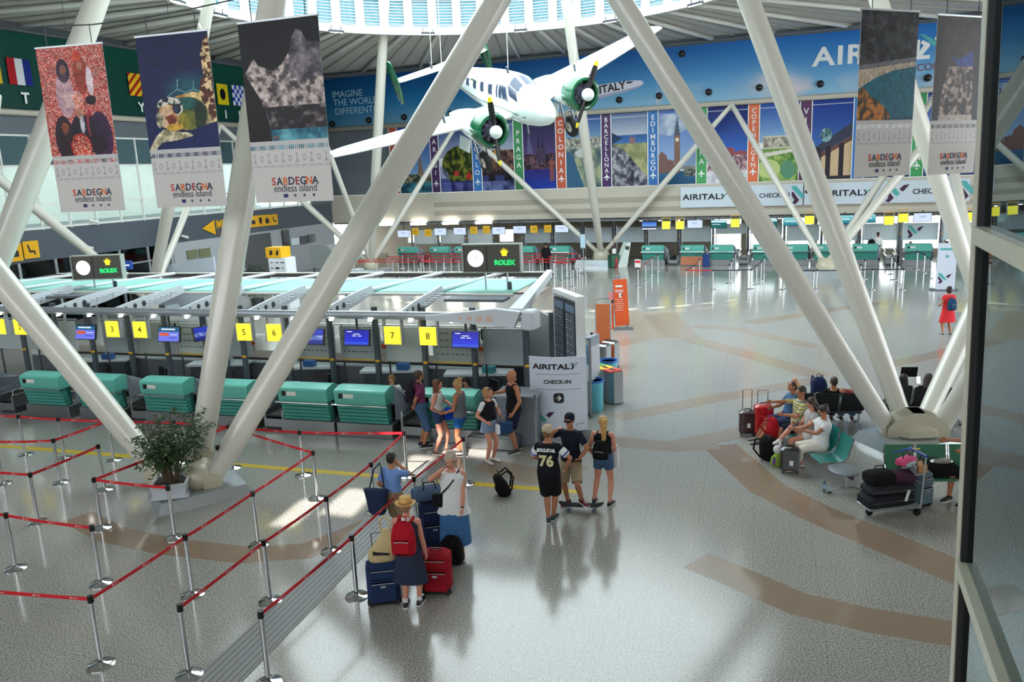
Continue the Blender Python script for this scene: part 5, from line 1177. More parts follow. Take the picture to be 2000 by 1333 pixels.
# ------------------------------------------------------------------ far desks
fd = [(-25.85, 'behind the red queue at the far left'), (-23.4, 'second from the left, behind the red queue'), (-21.6, 'left of the right clock sign'), (-17.4, 'right of the right clock sign'), (-15.05, 'left of the far white column base'), (-9.15, 'first to the right of the far white column'), (-6.8, 'second to the right of the far white column'), (-5.1, 'between the orange belt front and the tall strut'),
      (-2.7, 'partly behind the big leaning strut'), (-1.0, 'between the two big leaning struts'), (2.6, 'behind the person with a black bag'), (5.25, 'with a dark-haired clerk whose head shows'), (6.95, 'behind the white airline totem'), (.6, 'hidden behind the right big strut'), (9.4, 'at the far right by the window post')]
for i, (b_, l_) in enumerate(fd): dup(d0, W(48.2, b_), RZF, 'far teal check-in desk ' + l_, 'teal desks along the far wall')
k1 = dup(k0, W(48.5, -7.98), RZF, 'far baggage belt between the first two desks right of the column', 'baggage belts along the far wall')
for b_, l_ in ((-24.6, 'between the two leftmost far desks'), (-3.9, 'in front of the white windows'), (3.95, 'right of the person with a black bag'), (-16.2, 'right of the clock sign')):
    dup(k0, W(48.5, b_), RZF, 'far baggage belt ' + l_, 'baggage belts along the far wall')
fsig = [(811, 453, 0), (836, 455, 0), (925, 450, 0), (950, 449, 0), (1043, 448, 0), (1070, 447, 0), (1301, 440, 1), (1328, 440, 1), (1436, 436, 1), (1581, 430, 1), (1736, 431, 1), (1764, 426, 1), (1893, 424, 1)]
fl = ['first', 'second', 'third', 'fourth', 'fifth', 'sixth', 'first bright one right of the column', 'second bright one right of the column', 'left of the big leaning strut', 'half behind the right big strut', 'left one of a pair beside thin struts', 'right one of a pair beside thin struts', 'next to the window post']
for i, (x, y, lit) in enumerate(fsig):
    b_, z_ = far_bz(x, y, 48.6)
    t = make_number('number_sign', 'small yellow sign over the far desks, %s' % (fl[i] + (' from the left' if i < 6 else '')), str(14 + i) if not lit else '', 'yellow number signs of the far desks', .46, YEL if lit else mat('ochre_sign', (206, 160, 30), .5, emit=.25), flat=not lit)
    t.location = W(48.6, b_, z_); t.rotation_euler = (0, 0, RZF)
    if not lit: obj('hanger', MB().cyl((0, 0, .2), (0, 0, max(.25, 2.78 - z_)), .02, n=6), DGREY, t)
fm = [(788, 457, sc_pale), (860, 453, sc_pale), (898, 452, sc_pale), (974, 451, sc_pale), (1015, 449, sc_pale), (1097, 447, sc_pale), (1268, 441, sc_sea), (1357, 438, sc_pale), (1404, 438, sc_dkteal), (1502, 436, sc_dkteal), (1546, 433, sc_teal), (1650, 429, sc_teal), (1693, 427, sc_teal), (1802, 425, sc_pale), (1856, 424, sc_plum)]
fml = ['first from the left, behind a thin strut', 'second from the left', 'third from the left', 'fourth from the left, left of the clock sign', 'above the right end of the clock sign', 'left of the far white column', 'showing a blue seascape', 'showing pale text', 'showing white and dark teal bars', 'dark, beside the big leaning strut', 'teal, between the two big struts', 'teal, right of the right big strut', 'teal, beside the paired thin struts', 'showing pale text near the right end', 'white over plum at the right end']
for i, (x, y, sc) in enumerate(fm):
    b_, z_ = far_bz(x, y, 48.6)
    t = make_monitor('hanging_screen', 'small screen over the far desks, ' + fml[i], 'screens over the far desks', sc, .92, .5, 0, drop=max(.1, 2.5 - z_)); t.location = W(48.6, b_, z_); t.rotation_euler = (0, 0, RZF)
# partition frames and frosted panels behind the far desks
FROST = mat('frosted_panel', (176, 188, 196), .35)
i = 0
for b_ in np.arange(-26.3, 10.2, 2.05):
    dup(pt, W(49.9, b_), RZF, 'thin dark post of the far desk partition', 'posts of the far desk partition')
    if not (-20.8 < b_ < -20):
        t = thing('partition_screen', 'frosted grey partition screen behind the far desks', 'screen', W(50.0, b_ + 1.02, 0), RZF, 'frosted screens behind the far desks')
        tall = not (-6.2 < b_ < -3)
        obj('pane', MB().box((0, 0, 1.72 if tall else 2.0), (1.8, .04, .95 if tall else .6)), FROST if b_ < 1 else mat('printed_panel', (196, 214, 224), .4), t)
        obj('foot', MB().cyl((-.85, 0, 0), (-.85, 0, 2.3), .03, n=6), ALU, t)
        if b_ > .5 and i % 2 == 0: airline_mark(t, -.25, 1.75, .75, y=-.03)
        elif b_ > .5 or -13 < b_ < -9:
            pr = MB()
            for r_ in range(4):
                for c_ in range(7): pr.box((-.7 + c_ * .23, -.025, 2.0 - r_ * .17), (.08, .004, .03))
            obj('print', pr, mat('faint_print', (140, 160, 176), .6), t)
        i += 1
o = obj('light_trough', MB().box((-8, 0, 0), (38, .35, .12)), mat('trough_grey', (110, 112, 114), .5), None, W(49.0, 0, 2.72), RZF); tag(o, 'grey service trough with small lights under the far fascia', 'trough')
dl = MB()
for b_ in np.arange(-10, 10.5, 1.15): dl.cyl((b_, -.1, -.09), (b_, -.1, -.06), .08, n=10)
obj('downlight', dl, LAMP, o)
o = obj('kick_plate', MB().box((0, 0, .3), (1.5, .06, .5)), mat('orange_steel', (200, 130, 96), .3, .4), None, W(48.1, -6.7), RZF); tag(o, 'orange front plate at the foot of a far desk', 'panel')  # orange base colour, partly metallic
o = obj('bin', MB().box((0, 0, .35), (.4, .3, .7), bev=.03), mat('blue_bin', (24, 60, 130), .4), None, W(47.9, -5.95), RZF); tag(o, 'small blue bin between two far desks', 'bin')
# green self-service kiosk and fire extinguisher by the far column
p = G(1211, 522); t = thing('self_service_kiosk', 'leaning white and green self-service kiosk right of the far column', 'kiosk', (p[0], p[1], 0), R(20))
obj('body', MB().prism([(-.3, 0), (.35, 0), (.62, 1.45), (.4, 1.5), (.2, 1.1)], -.25, .25), mat('kiosk_white', (206, 220, 214), .4), t); obj('side_box', MB().box((-.35, .1, .38), (.6, .5, .76), bev=.03), mat('kiosk_green', (20, 84, 62), .4), t); obj('screen', MB().box((.37, -.26, 1.15), (.26, .02, .22), ry=R(12)), BLACK, t)
p = G(1203, 523); t = thing('fire_extinguisher', 'red fire extinguisher stand with a pole between column and kiosk', 'fire extinguisher', (p[0], p[1], 0))
obj('cylinder', MB().lathe([(.1, .1), (.12, .15), (.12, .55), (.06, .66), (.03, .7)], n=16), mat('fire_red', (170, 30, 34), .3), t, smooth='auto'); obj('stand', MB().cyl((0, 0, 0), (0, 0, .1), .2, n=20).cyl((-.1, 0, 0), (-.1, 0, 1.9), .02, n=6), mat('dark_red_stand', (120, 34, 40), .4), t); obj('sign', MB().box((-.1, -.03, 1.0), (.22, .02, .3)), WHITE, t)
# ------------------------------------------------------------------ roped queue
HP = .97
def make_post(label, group, base_r=.17):
    t = thing('queue_post', label, 'barrier post', (0, 0, 0), 0, group)
    obj('shaft', MB().cyl((0, 0, .02), (0, 0, HP - .07), .032, n=16), CHROME, t, smooth='auto')
    obj('base', MB().lathe([(base_r, 0), (base_r, .012), (base_r * .92, .022), (.06, .035), (.035, .05)], n=28), CHROME, t, smooth='auto')
    obj('belt_head', MB().cyl((0, 0, HP - .09), (0, 0, HP), .037, n=16).box((.0, -.036, HP - .045), (.03, .02, .06)), BLACK, t)
    return t
posts = {
 'S1': (198, 1300, 'where the front tape turns left at lower left'), 'S2': (197, 1141, 'second row at left, with a red spot on its base'), 'S3': (31, 1112, 'left edge of the picture, second row'), 'S4': (377, 1163, 'lower left, base overlapped by the middle red tape'), 'S5': (528, 1176, 'beside the grey floor strip, third post of the middle tape'),
 'S6': (370, 1320, 'bottom of the picture, first post of the middle tape'), 'S7': (697, 1166, 'nearest to the navy suitcase'), 'S8': (647, 1078, 'between the grey floor strip and the middle tape'), 'S9': (732, 1002, 'left of the boy in the blue shirt'), 'S10': (505, 1066, 'right of the metal plinth'),
 'S11': (815, 1035, 'between the boy and the woman in white'), 'S12': (795, 932, 'at the corner of the tapes behind the boy'), 'S13': (620, 975, 'at the turning of the tape right of the column'), 'S14': (525, 1336, 'bottom of the picture, over the grey floor strip'), 'S15': (910, 946, 'behind the woman in the white top'),
 'T1': (49, 889, 'first in the back row beside the yellow line'), 'T2': (126, 896, 'second in the back row beside the yellow line'), 'T3': (222, 900, 'third in the back row, left of the ficus'), 'T4': (118, 944, 'with a green-tinted base left of the ficus'), 'T5': (205, 958, 'left of the ficus leaves, behind the corner post'),
 'T6': (75, 1021, 'left side, between two tapes running to the edge'), 'T7': (199, 1033, 'corner post in front of the ficus at left'), 'T8': (342, 1052, 'directly in front of the white planter'), 'T9': (6, 946, 'at the left edge behind the tapes'), 'T10': (593, 929, 'right of the column, behind the turning tape'), 'T11': (456, 915, 'just right of the column hub'), 'T12': (436, 962, 'short length seen beside the plinth'),
 'E1': (-160, 1262, 'out at the lower left'), 'E2': (-110, 1085, 'out at the left'), 'E3': (-120, 1000, 'out at the left of the second tape'), 'E4': (-80, 880, 'out at the left of the back row'), 'E5': (350, 905, 'behind the ficus')}
px0 = None; PP = {}
for k, (x, y, l_) in posts.items():
    p = G(x, y); PP[k] = V((p[0], p[1], 0))
    if px0 is None: px0 = make_post('', 'chrome queue posts'); px0.location = PP[k]; px0['label'] = 'chrome queue post, ' + l_
    else: dup(px0, PP[k], random.Random(k).uniform(-1, 1), 'chrome queue post, ' + l_)
REDT = mat('red_belt', (206, 24, 38), .5, noise=.08, scale=14)
BLUT = mat('navy_belt', (40, 44, 66), .5)
def tape(p, q, label, group, m=REDT, marks=True, z=HP - .045, sag=.012, w=.05, name='belt_tape'):
    d = (q - p); L = d.length; u = d.normalized(); p_, q_ = p + u * .045, q - u * .045; n = 8; vs = []; nrm = V((-u.y, u.x, 0)) * .0015
    for i in range(n + 1):
        t_ = i / n; c = p_.lerp(q_, t_); zz = z - sag * 4 * t_ * (1 - t_)
        vs += [(c.x - nrm.x, c.y - nrm.y, zz - w / 2), (c.x - nrm.x, c.y - nrm.y, zz + w / 2), (c.x + nrm.x, c.y + nrm.y, zz + w / 2), (c.x + nrm.x, c.y + nrm.y, zz - w / 2)]
    mb = MB().ring_tube([vs[4 * i:4 * i + 4] for i in range(n + 1)])
    o = obj(name, mb, m); tag(o, label, 'barrier tape', group)
    if marks:
        mk = MB(); k = .35
        while k < L - .3:
            c = p + u * k; t_ = k / L; zz = z - sag * 4 * t_ * (1 - t_)
            for s_ in (1, -1):
                e = nrm * 1.7 * s_
                for dx, w2, h2 in ((0, .035, .024), (.06, .09, .010)):
                    a_, b_ = c + u * (dx - w2 / 2 + .02) + e, c + u * (dx + w2 / 2 + .02) + e
                    mk.add([(a_.x, a_.y, zz - h2 / 2), (b_.x, b_.y, zz - h2 / 2), (b_.x, b_.y, zz + h2 / 2), (a_.x, a_.y, zz + h2 / 2)], [(0, 1, 2, 3)])
            k += .55
        obj('print', mk, mat('pale_pink_print', (236, 170, 176), .6), o)
    return o
for a_, b_, l_ in [('S1', 'S4', 'rising from the front corner post at lower left'), ('S4', 'S10', 'of the left line passing the metal plinth'), ('S10', 'S13', 'of the left line right of the plinth'), ('E1', 'S1', 'running to the lower left edge'), ('S6', 'S5', 'of the middle line at the bottom'), ('S5', 'S8', 'of the middle line beside the floor strip'), ('S8', 'S9', 'of the middle line left of the boy'),
                   ('S9', 'S12', 'of the middle line at its top corner'), ('S14', 'S7', 'of the right line over the grey floor strip'), ('S7', 'S11', 'of the right line passing behind the boy'), ('S11', 'S15', 'of the right line behind the woman in white'), ('E4', 'T1', 'of the back row at the left edge'), ('T1', 'T2', 'of the back row between its first two posts'), ('T2', 'T3', 'of the back row behind the leaning strut'),
                   ('T3', 'E5', 'of the back row behind the ficus'), ('E5', 'T10', 'of the back row right of the column'), ('T10', 'S12', 'of the back row reaching the corner post'), ('T9', 'T4', 'rising from the left edge, upper one'), ('T4', 'T3', 'reaching the back row left of the ficus'), ('E3', 'T6', 'rising from the left edge, lower one'), ('T6', 'T5', 'left of the ficus between two chrome posts'),
                   ('T7', 'T8', 'in front of the white planter'), ('T7', 'T11', 'passing behind the ficus leaves'), ('T11', 'S13', 'behind the long strut, reaching the turning post'), ('E2', 'S3', 'leaving the left edge'), ('S3', 'S2', 'between the two left posts of the second row')]:
    tape(PP[a_], PP[b_], 'red printed tape ' + l_, 'red tapes of the near queue')
# far right queue with dark tapes, and the short red one by the column
far_p = [(1340, 565), (1392, 566), (1466, 565), (1354, 556), (1366, 541), (1424, 554), (1428, 545), (1477, 556), (1486, 547), (1492, 537), (1436, 528), (1588, 568), (1594, 566), (1703, 566), (1763, 566), (1754, 556), (1746, 547), (1740, 536), (1680, 556), (1688, 545), (1790, 526), (1804, 533), (1817, 545), (1892, 535), (1530, 566)]
FP = []
for i, (x, y) in enumerate(far_p):
    p = G(x, y); FP.append(V((p[0], p[1], 0))); dup(px0, FP[-1], i * .7, 'slim chrome post of the far roped lanes in front of the airline desks', 'posts of the far roped lanes')
for i, j, m, lb in [(0, 1, REDT, 'short red tape in front of the far airline desks'), (1, 2, BLUT, 'dark tape of the far lanes left of the big strut'), (2, 7, BLUT, 'dark tape turning back toward the desks left of the big strut'), (7, 8, BLUT, 'dark tape between two far posts behind the big strut'), (8, 9, BLUT, 'dark tape nearest the desks behind the big strut'), (0, 3, BLUT, 'dark tape leaving the leftmost far post'), (3, 4, BLUT, 'dark tape crossing the orange plate'), (11, 13, BLUT, 'long dark tape between the big struts and the right lanes'), (13, 14, BLUT, 'dark tape at the front of the right far lanes'), (14, 15, BLUT, 'dark tape going back from the right front post'),
                    (15, 16, BLUT, 'dark tape of the right lanes, middle stretch'), (16, 17, BLUT, 'dark tape of the right lanes, back stretch'), (17, 20, BLUT, 'dark tape along the desks at far right'), (20, 21, BLUT, 'dark tape slanting toward the totem'), (21, 22, BLUT, 'dark tape ending at the totem'), (5, 6, BLUT, 'short dark tape beside the white windows'), (24, 11, BLUT, 'dark tape hidden partly by the right big strut')]:
    tape(FP[i], FP[j], lb, 'tapes of the far roped lanes', m, marks=False)
SP = []
for i, (x, y) in enumerate([(1261, 550), (1273, 537), (1285, 530)]):
    p = G(x, y); SP.append(V((p[0], p[1], 0))); dup(px0, SP[-1], i, 'chrome post right of the small red notice stand, %s' % ('nearest', 'middle', 'rearmost')[i], 'posts beside the small red notice stand')
p = G(1246, 560); t = dup(px0, (p[0], p[1], 0), 0, 'chrome post carrying a small red and white notice'); SP.insert(0, V((p[0], p[1], 0)))
nb = thing('notice_board', 'small red and white notice on top of a chrome post', 'sign', (p[0], p[1], HP), RZF)
obj('board', MB().box((0, 0, .2), (.3, .02, .4)), WHITE, nb); obj('red_band', MB().box((0, -.012, .28), (.26, .004, .12)), REDT, nb)
for i in range(3): tape(SP[i], SP[i + 1], 'faded red tape beside the small notice stand, stretch %s' % ('nearest', 'middle', 'farthest')[i], 'faded tapes beside the notice stand', mat('faded_red', (190, 110, 110), .5), marks=False)
# far left red queue behind the island
QP = {}
for r_, a_ in enumerate((42.2, 43.6, 45.0, 46.4)):
    for c_, b_ in enumerate(np.arange(-26.3 + r_ * .35, -12.2, 1.5)):
        QP[(r_, c_)] = W(a_, float(b_)); dup(px0, QP[(r_, c_)], r_ + c_, 'thin chrome post of the red queue behind the canopy', 'posts of the far red queue')
for (r_, c_), p in QP.items():
    if (r_, c_ + 1) in QP and not (r_ == 1 and c_ == 5): tape(p, QP[(r_, c_ + 1)], 'red tape of the far queue behind the canopy', 'tapes of the far red queue', marks=False)
for c_ in (0, 3, 6): tape(QP[(0, c_)], QP[(1, c_)], 'red tape of the far queue behind the canopy', 'tapes of the far red queue', marks=False)
RP = []
for i, (x, y) in enumerate([(1115, 545), (1127, 538), (1137, 533), (1144, 530), (1120, 560), (1098, 548), (1082, 545)]):
    p = G(x, y); RP.append(V((p[0], p[1], 0))); dup(px0, RP[-1], i, 'chrome post of the queue end left of the far column', 'posts left of the far column')
for i, j in ((0, 1), (1, 2), (2, 3), (5, 0), (6, 5)): tape(RP[i], RP[j], 'red tape of the queue end left of the far column', 'tapes left of the far column', marks=False)
p = G(1140, 534); t = thing('queue_notice', 'tall framed notice on a post at the end of the far red queue', 'sign', (p[0], p[1], 0), RZF)
obj('frame', MB().box((0, 0, 1.85), (.34, .04, .85)), STEEL, t); obj('sheet', MB().box((0, -.024, 1.85), (.28, .004, .76)), mat('pale_blue_sheet', (176, 204, 224), .5), t); obj('pole', MB().cyl((0, 0, 0), (0, 0, 1.45), .025), STEEL, t); obj('base', MB().cyl((0, 0, 0), (0, 0, .03), .17, n=20), STEEL, t)
# ------------------------------------------------------------------ things along the left wall
def at_left(x, y, z=0.0): return G(x, y, z)
b_ = -28.85; p = W(31.0, b_); t = thing('white_hoarding', 'tall white hoarding panel with a sloping top by the left wall', 'panel', p, RZF)
obj('board', MB().prism([(-1.75, 0), (1.75, 0), (1.75, 2.5), (-1.75, 2.02)], -.05, .05), mat('hoarding_white', (196, 206, 220), .5), t); obj('side', MB().box((-1.83, .2, 1.0), (.1, .5, 2.0)), DGREY, t)
p = W(31.5, far_bz(553, 530, 31.5)[0]); t = thing('information_totem', 'white printed information totem with a yellow cube on top', 'totem', p, RZF)
obj('column_body', MB().box((0, 0, 1.2), (.95, .8, 2.4)), mat('totem_white', (222, 226, 232), .5), t)
pr = MB()
for r_ in range(7):
    for c_ in range(3): pr.box((-.3 + c_ * .3, -.405, 2.2 - r_ * .26), (.12 + .05 * ((r_ + c_) % 3), .006, .04 + .05 * ((r_ * c_) % 2)))
obj('print', pr, INK, t); obj('cube', MB().box((-.18, 0, 2.66), (.85, .75, .48)), YPAINT, t); obj('pictogram', MB().prism([(-.4, 2.55), (-.25, 2.55), (-.2, 2.75), (-.35, 2.78)], -.382, -.376).prism([(-.05, 2.55), (.1, 2.55), (.12, 2.78), (0, 2.75)], -.382, -.376), INK, t)
p = W(31.5, -21.0); t = thing('grey_screen_wall', 'plain grey free-standing board right of the information totem', 'board', p, RZF)
obj('board', MB().box((0, 0, 2.45), (1.9, .08, 1.1)), mat('grey_board', (118, 124, 124), .5), t); obj('leg', MB().box((-.8, 0, .96), (.08, .1, 1.92)), DGREY, t); obj('leg', MB().box((.8, 0, .96), (.08, .1, 1.92)), DGREY, t)
p = W(46.5, -27.5); o = obj('low_parapet', MB().prism([(-3.6, 0), (1.2, 0), (1.2, 1.05), (-3.6, .75)], -.1, .1), BEIGE, None, p, RZF); tag(o, 'low beige parapet at the far left corner of the hall', 'parapet')
for i, (x0, x1, y0, y1, l_, c) in enumerate([(363, 385, 490, 503, 'left pane of the small olive window pair in the pale left wall', (120, 124, 96)), (387, 410, 487, 501, 'right pane of the small olive window pair in the pale left wall', (120, 124, 96)), (548, 565, 447, 480, 'tall dark opening in the left wall right of the pictograms', (30, 34, 40)),
                                           (567, 583, 466, 478, 'bright small pane right of the tall dark opening', (214, 228, 240)), (585, 599, 462, 475, 'dark small pane left of another dark pane', (50, 56, 64)), (600, 615, 459, 472, 'dark small pane nearest the thin strut', (50, 56, 64))]):
    a0_, zt0 = left_az(x0, y0); a1_, zb0 = left_az(x1, y1); zb0, zt0 = max(.3, min(zb0, zt0)), min(2.85, max(zb0, zt0))
    o = obj('wall_window', MB().box(((a1_ - a0_) / 2, -.03, (zt0 - zb0) / 2), (a1_ - a0_, .06, zt0 - zb0)), mat('wallpane_%d' % i, c, .2), None, W(a0_, LB + .03, zb0), RZL); tag(o, l_, 'window')
o = obj('dark_doorway', MB().box((0, 0, 1.4), (2.6, .06, 2.8)), mat('doorway_grey', (84, 86, 88), .6), None, W(left_az(505, 500)[0], LB + .03), RZL); tag(o, 'dim grey doorway in the left wall under the pictograms', 'doorway')
# ------------------------------------------------------------------ objects to the right of the island
# curved airline check-in sign
p = G(1092, 862); sg = thing('curved_check_in_sign', 'curved white airline check-in sign with an arrow on a steel base', 'sign', (p[0], p[1], 0), R(-8))
RAD = 1.25; hw = .66
def cpt(x, z, off=0.0):
    a_ = x / RAD; return ((RAD + off) * math.sin(a_), -(RAD + off) * math.cos(a_) + RAD, z)
def cplate(x0, x1, zf0, zf1, off0, off1, n=16):
    rings = []
    for k in range(n + 1):
        x = x0 + (x1 - x0) * k / n
        rings.append([cpt(x, zf0(x), off0), cpt(x, zf0(x), off1), cpt(x, zf1(x), off1), cpt(x, zf1(x), off0)])
    return MB().ring_tube(rings)
obj('panel', cplate(-hw, hw, lambda x: .22, lambda x: 1.92 , -.03, .0), mat('sign_white', (214, 222, 238), .4), sg)
obj('base', cplate(-hw, hw + .1, lambda x: 0, lambda x: .2, -.25, .03), STEEL, sg)
def ctext(s_, size, x, z, m=INK, bold=.0, align='CENTER', sx=1.0):
    o = text(s_, size, m, sg, (0, 0, 0), rot=(0, 0, 0), align=align, bold=bold, sx=sx)
    me = o.data.copy(); o.data = me
    for v in me.vertices: a_, b_, c_ = v.co; v.co = cpt(x + a_, z + b_, .004 + max(0, c_))
    me.update(); return o
def cprism(pts, m, name, off=.016): return obj(name, MB().add([cpt(x, z, off) for x, z in pts], [tuple(range(len(pts)))]), m, sg)
wo_ = text('AIRITAL', .165, INK, None, (0, 0, -50), rot=(0, 0, 0), align='LEFT', bold=.006, sx=1.45); ww_ = max(v.co.x for v in wo_.data.vertices); bpy.data.objects.remove(wo_)
ctext('AIRITAL', .165, -.56, 1.70, bold=.006, align='LEFT', sx=1.45)
q = lambda pts: [(-.55 + ww_ + u * .16, 1.705 + w * .17) for u, w in pts]
cprism(q([(0, -.4), (.25, -.4), (.5, -.02), (.2, .42), (0, .42), (.24, .02)]), INK, 'letter_y_hook'); cprism(q([(.3, .5), (.42, .5), (.7, .12), (.58, .02)]), TURQ, 'letter_y_bar'); cprism(q([(.78, .2), (.98, .46), (.86, .5), (.74, .3)]), mat('green_chip', (40, 120, 80), .5), 'letter_y_chip')
ctext('CHECK-IN', .115, 0, 1.36, bold=.004, sx=1.15); obj('rule', cplate(-.5, .52, lambda x: 1.53, lambda x: 1.537, 0, .004), INK, sg); obj('rule', cplate(-.5, .52, lambda x: 1.185, lambda x: 1.192, 0, .004), INK, sg)
ar = [(.02 + .115 * (abs(math.cos(t)) ** .5) * math.copysign(1, math.cos(t)), 1.0 + .115 * (abs(math.sin(t)) ** .5) * math.copysign(1, math.sin(t))) for t in np.linspace(0, 2 * math.pi, 33)[:-1]]
cprism(ar, INK, 'arrow_field'); cprism([(-.04, .99), (.035, .99), (.0, .955), (.025, .935), (.09, 1.0), (.025, 1.065), (.0, 1.045), (.035, 1.01), (-.04, 1.01)], WHITE, 'arrow', .02)
cprism([(-.62, .78), (-.54, .74), (-.26, .48), (-.33, .42), (-.62, .68)], TURQ, 'logo_bar'); cprism([(-.62, .62), (-.40, .42), (-.5, .30), (-.62, .30), (-.52, .42), (-.62, .5)], PURPLE, 'logo_hook'); cprism([(-.28, .6), (-.2, .54), (-.08, .68), (-.2, .67)], PURPLE, 'logo_chip')
cprism([(.38, .37), (.6, .39), (.6, .4), (.38, .38)], INK, 'rule')
# flight display board above and behind it
p = W2(17.75, -4.2); t = thing('flight_display', 'tall white frame with two dark flight display panels at the end of the canopy', 'display board', (p[0], p[1], 0), R(-74))
fr = MB().box((-.75, 0, 1.6), (.08, .2, 3.0)).box((.75, 0, 1.6), (.08, .2, 3.0)).box((0, 0, 3.12), (1.6, .2, .1)).box((0, .1, 1.9), (1.4, .03, 2.3))
obj('frame', fr, mat('display_white', (228, 232, 232), .4), t)
for x in (-.36, .36):
    P = Paint(40, 90, (70, 78, 90)); P.rect(0, 0, 1, .1, (110, 130, 160))
    for k in range(22): P.rect(.06, .14 + k * .037, .3, .155 + k * .037, (190, 196, 204)); P.rect(.36, .14 + k * .037, .9, .155 + k * .037, (150, 158, 170))
    obj('screen_case', MB().box((x, -.06, 2.1), (.66, .08, 1.75)), DGREY, t); printed('screen', P, .6, 1.65, PM, t, (x - .3, -.105, 1.28))
obj('white_door', MB().box((0, .12, .9), (1.45, .03, 1.8)), mat('sign_white', (214, 222, 238), .4), t)
# end wall panel of the island, plain pale grey
p = W2(19.0, -5.25); t = thing('end_screen', 'pale grey screen closing the right end of the island', 'screen', (p[0], p[1], 0), R(-75)); obj('panel', MB().box((0, 0, 1.25), (1.9, .06, 2.5)), mat('pale_grey_screen', (176, 180, 186), .35), t); obj('frame', MB().box((-.95, 0, 1.3), (.08, .1, 2.6)).box((.95, 0, 1.3), (.08, .1, 2.6)), GREY, t)
# white service kiosk and its glass door behind the curved sign
p = G(1128, 800); t = thing('service_kiosk', 'white service kiosk with slanted top behind the curved sign', 'kiosk', (p[0], p[1], 0), R(-30))
obj('body', MB().box((0, .2, .8), (.7, .9, 1.6)), mat('kiosk_grey_white', (196, 204, 214), .4), t); obj('slanted_top', MB().prism([(-.35, 1.6), (.35, 1.6), (.35, 1.85), (-.35, 1.7)], -.25, .65), mat('kiosk_top', (150, 160, 176), .4), t)
t = thing('glass_door', 'narrow steel framed glass panel beside the curved sign', 'frame', (p[0] + .12, p[1] - .5, 0), R(-62)); fr = MB()
for dx, dz, sx_, sz_ in ((-.3, 1.0, .05, 1.95), (.3, 1.0, .05, 1.95), (0, 1.95, .65, .05), (0, .06, .65, .05)): fr.box((dx, 0, dz), (sx_, .05, sz_))
obj('frame', fr, STEEL, t); obj('pane', MB().box((0, 0, 1.0), (.55, .01, 1.85)), GLASS, t); obj('poster', MB().box((0, .02, 1.55), (.4, .01, .5)), mat('blue_poster', (120, 160, 200), .5), t)
# bins
def tub(x, y, lbl, h=.78, r_=.24):
    p = G(x, y); t = thing('round_bin', lbl, 'bin', (p[0], p[1], 0), 0, 'round turquoise bins')
    obj('body', MB().lathe([(r_ * .9, 0), (r_ * .93, .03), (r_, h - .04), (r_ * .95, h - .04), (r_ * .9, .05)], n=32), mat('turquoise_plastic', (96, 186, 204), .35), t, smooth='auto')
    obj('rim', MB().lathe([(r_ * 1.0, h - .05), (r_ * 1.08, h - .04), (r_ * 1.08, h), (r_ * .96, h), (r_ * .94, h - .05)], n=32), mat('blue_rim', (36, 110, 196), .35), t, smooth='auto'); return t
tub(1161, 800, 'round turquoise bin with a blue rim right beside the curved sign'); tub(1189, 757, 'round turquoise bin with a blue rim behind the steel recycling bin')
p = G(1178, 783); t = thing('recycling_bin', 'steel recycling bin with yellow, green and red lid sections', 'bin', (p[0], p[1], 0), R(-62))
pf = [(.5, .0), (.5, .26), (-.5, .26), (-.5, 0)]; bow = [(-.5 + i * .1, -.16 * (1 - ((i - 5) / 5) ** 2)) for i in range(11)]
obj('body', MB().slab([(-.5, .28), (.5, .28)] + bow[::-1], .02, .86), STEEL, t, smooth='auto')
lidc = [((206, 206, 40), (60, 150, 70)), ((60, 170, 160), None), ((220, 70, 50), None)]
for k, c in enumerate(((60, 160, 90), (236, 196, 40), (214, 66, 44))): obj('lid_section', MB().box((-.33 + .33 * k, .07, .875), (.32, .38, .03)), mat('lid_%d' % k, c, .4), t); obj('slot', MB().box((-.33 + .33 * k, .07, .893), (.2, .09, .01)), BLACK, t)
for i, (x, y, l_) in enumerate(((1176, 722, 'steel waste box standing left of its orange-fronted neighbour'), (1192, 716, 'steel waste box with an orange front panel'))):
    p = G(x, y); t = thing('waste_box', l_, 'bin', (p[0], p[1], 0), R(-40), 'steel waste boxes'); obj('body', MB().box((0, 0, .4), (.5, .36, .8), bev=.05), STEEL, t); obj('opening', MB().box((0, 0, .795), (.38, .24, .02)), BLACK, t)
    if i: obj('front', MB().box((.05, -.19, .5), (.42, .02, .46), bev=.01), mat('orange_panel', (232, 110, 70), .4), t)
# orange totems and barriers
OR = mat('orange_print', (228, 92, 40), .45); ORL = mat('orange_pale', (240, 134, 84), .45)
p = G(1214, 643); t = thing('orange_totem', 'tall orange information totem with white print and steel foot', 'totem', (p[0], p[1], 0), R(-4))
obj('sheet', MB().box((0, 0, 1.0), (.5, .03, 1.75), ry=R(-3)), OR, t); obj('frame', MB().tube([(-.22, .03, .1), (-.3, .03, 1.9), (-.26, .03, 2.0), (.1, .03, 2.02), (.18, .03, 1.9)], .015, 6), STEEL, t)
pr = MB().box((-.08, -.02, 1.62), (.26, .006, .07))
for k in range(10): pr.box((-.08 + .01 * (k % 3), -.02, 1.48 - k * .028 if k < 4 else 1.12 - (k - 4) * .08), (.34 - .05 * (k % 3), .006, .012))
obj('print', pr, WINK, t); obj('icon', MB().box((-.03, -.02, 1.28), (.1, .006, .16)), WINK, t); obj('arrow_icon', MB().prism([(-.02, 1.24), (.05, 1.28), (.0, 1.33)], -.026, -.02), BLACK, t)
obj('foot', MB().box((.05, 0, .02), (.75, .5, .03)).tube([(.2, -.2, .04), (.25, 0, .2), (.2, .2, .04)], .015, 6), STEEL, t)
p = G(1179, 706); t = thing('orange_totem', 'plain pale orange panel in a steel loop frame behind the bins', 'totem', (p[0], p[1], 0), R(-12))
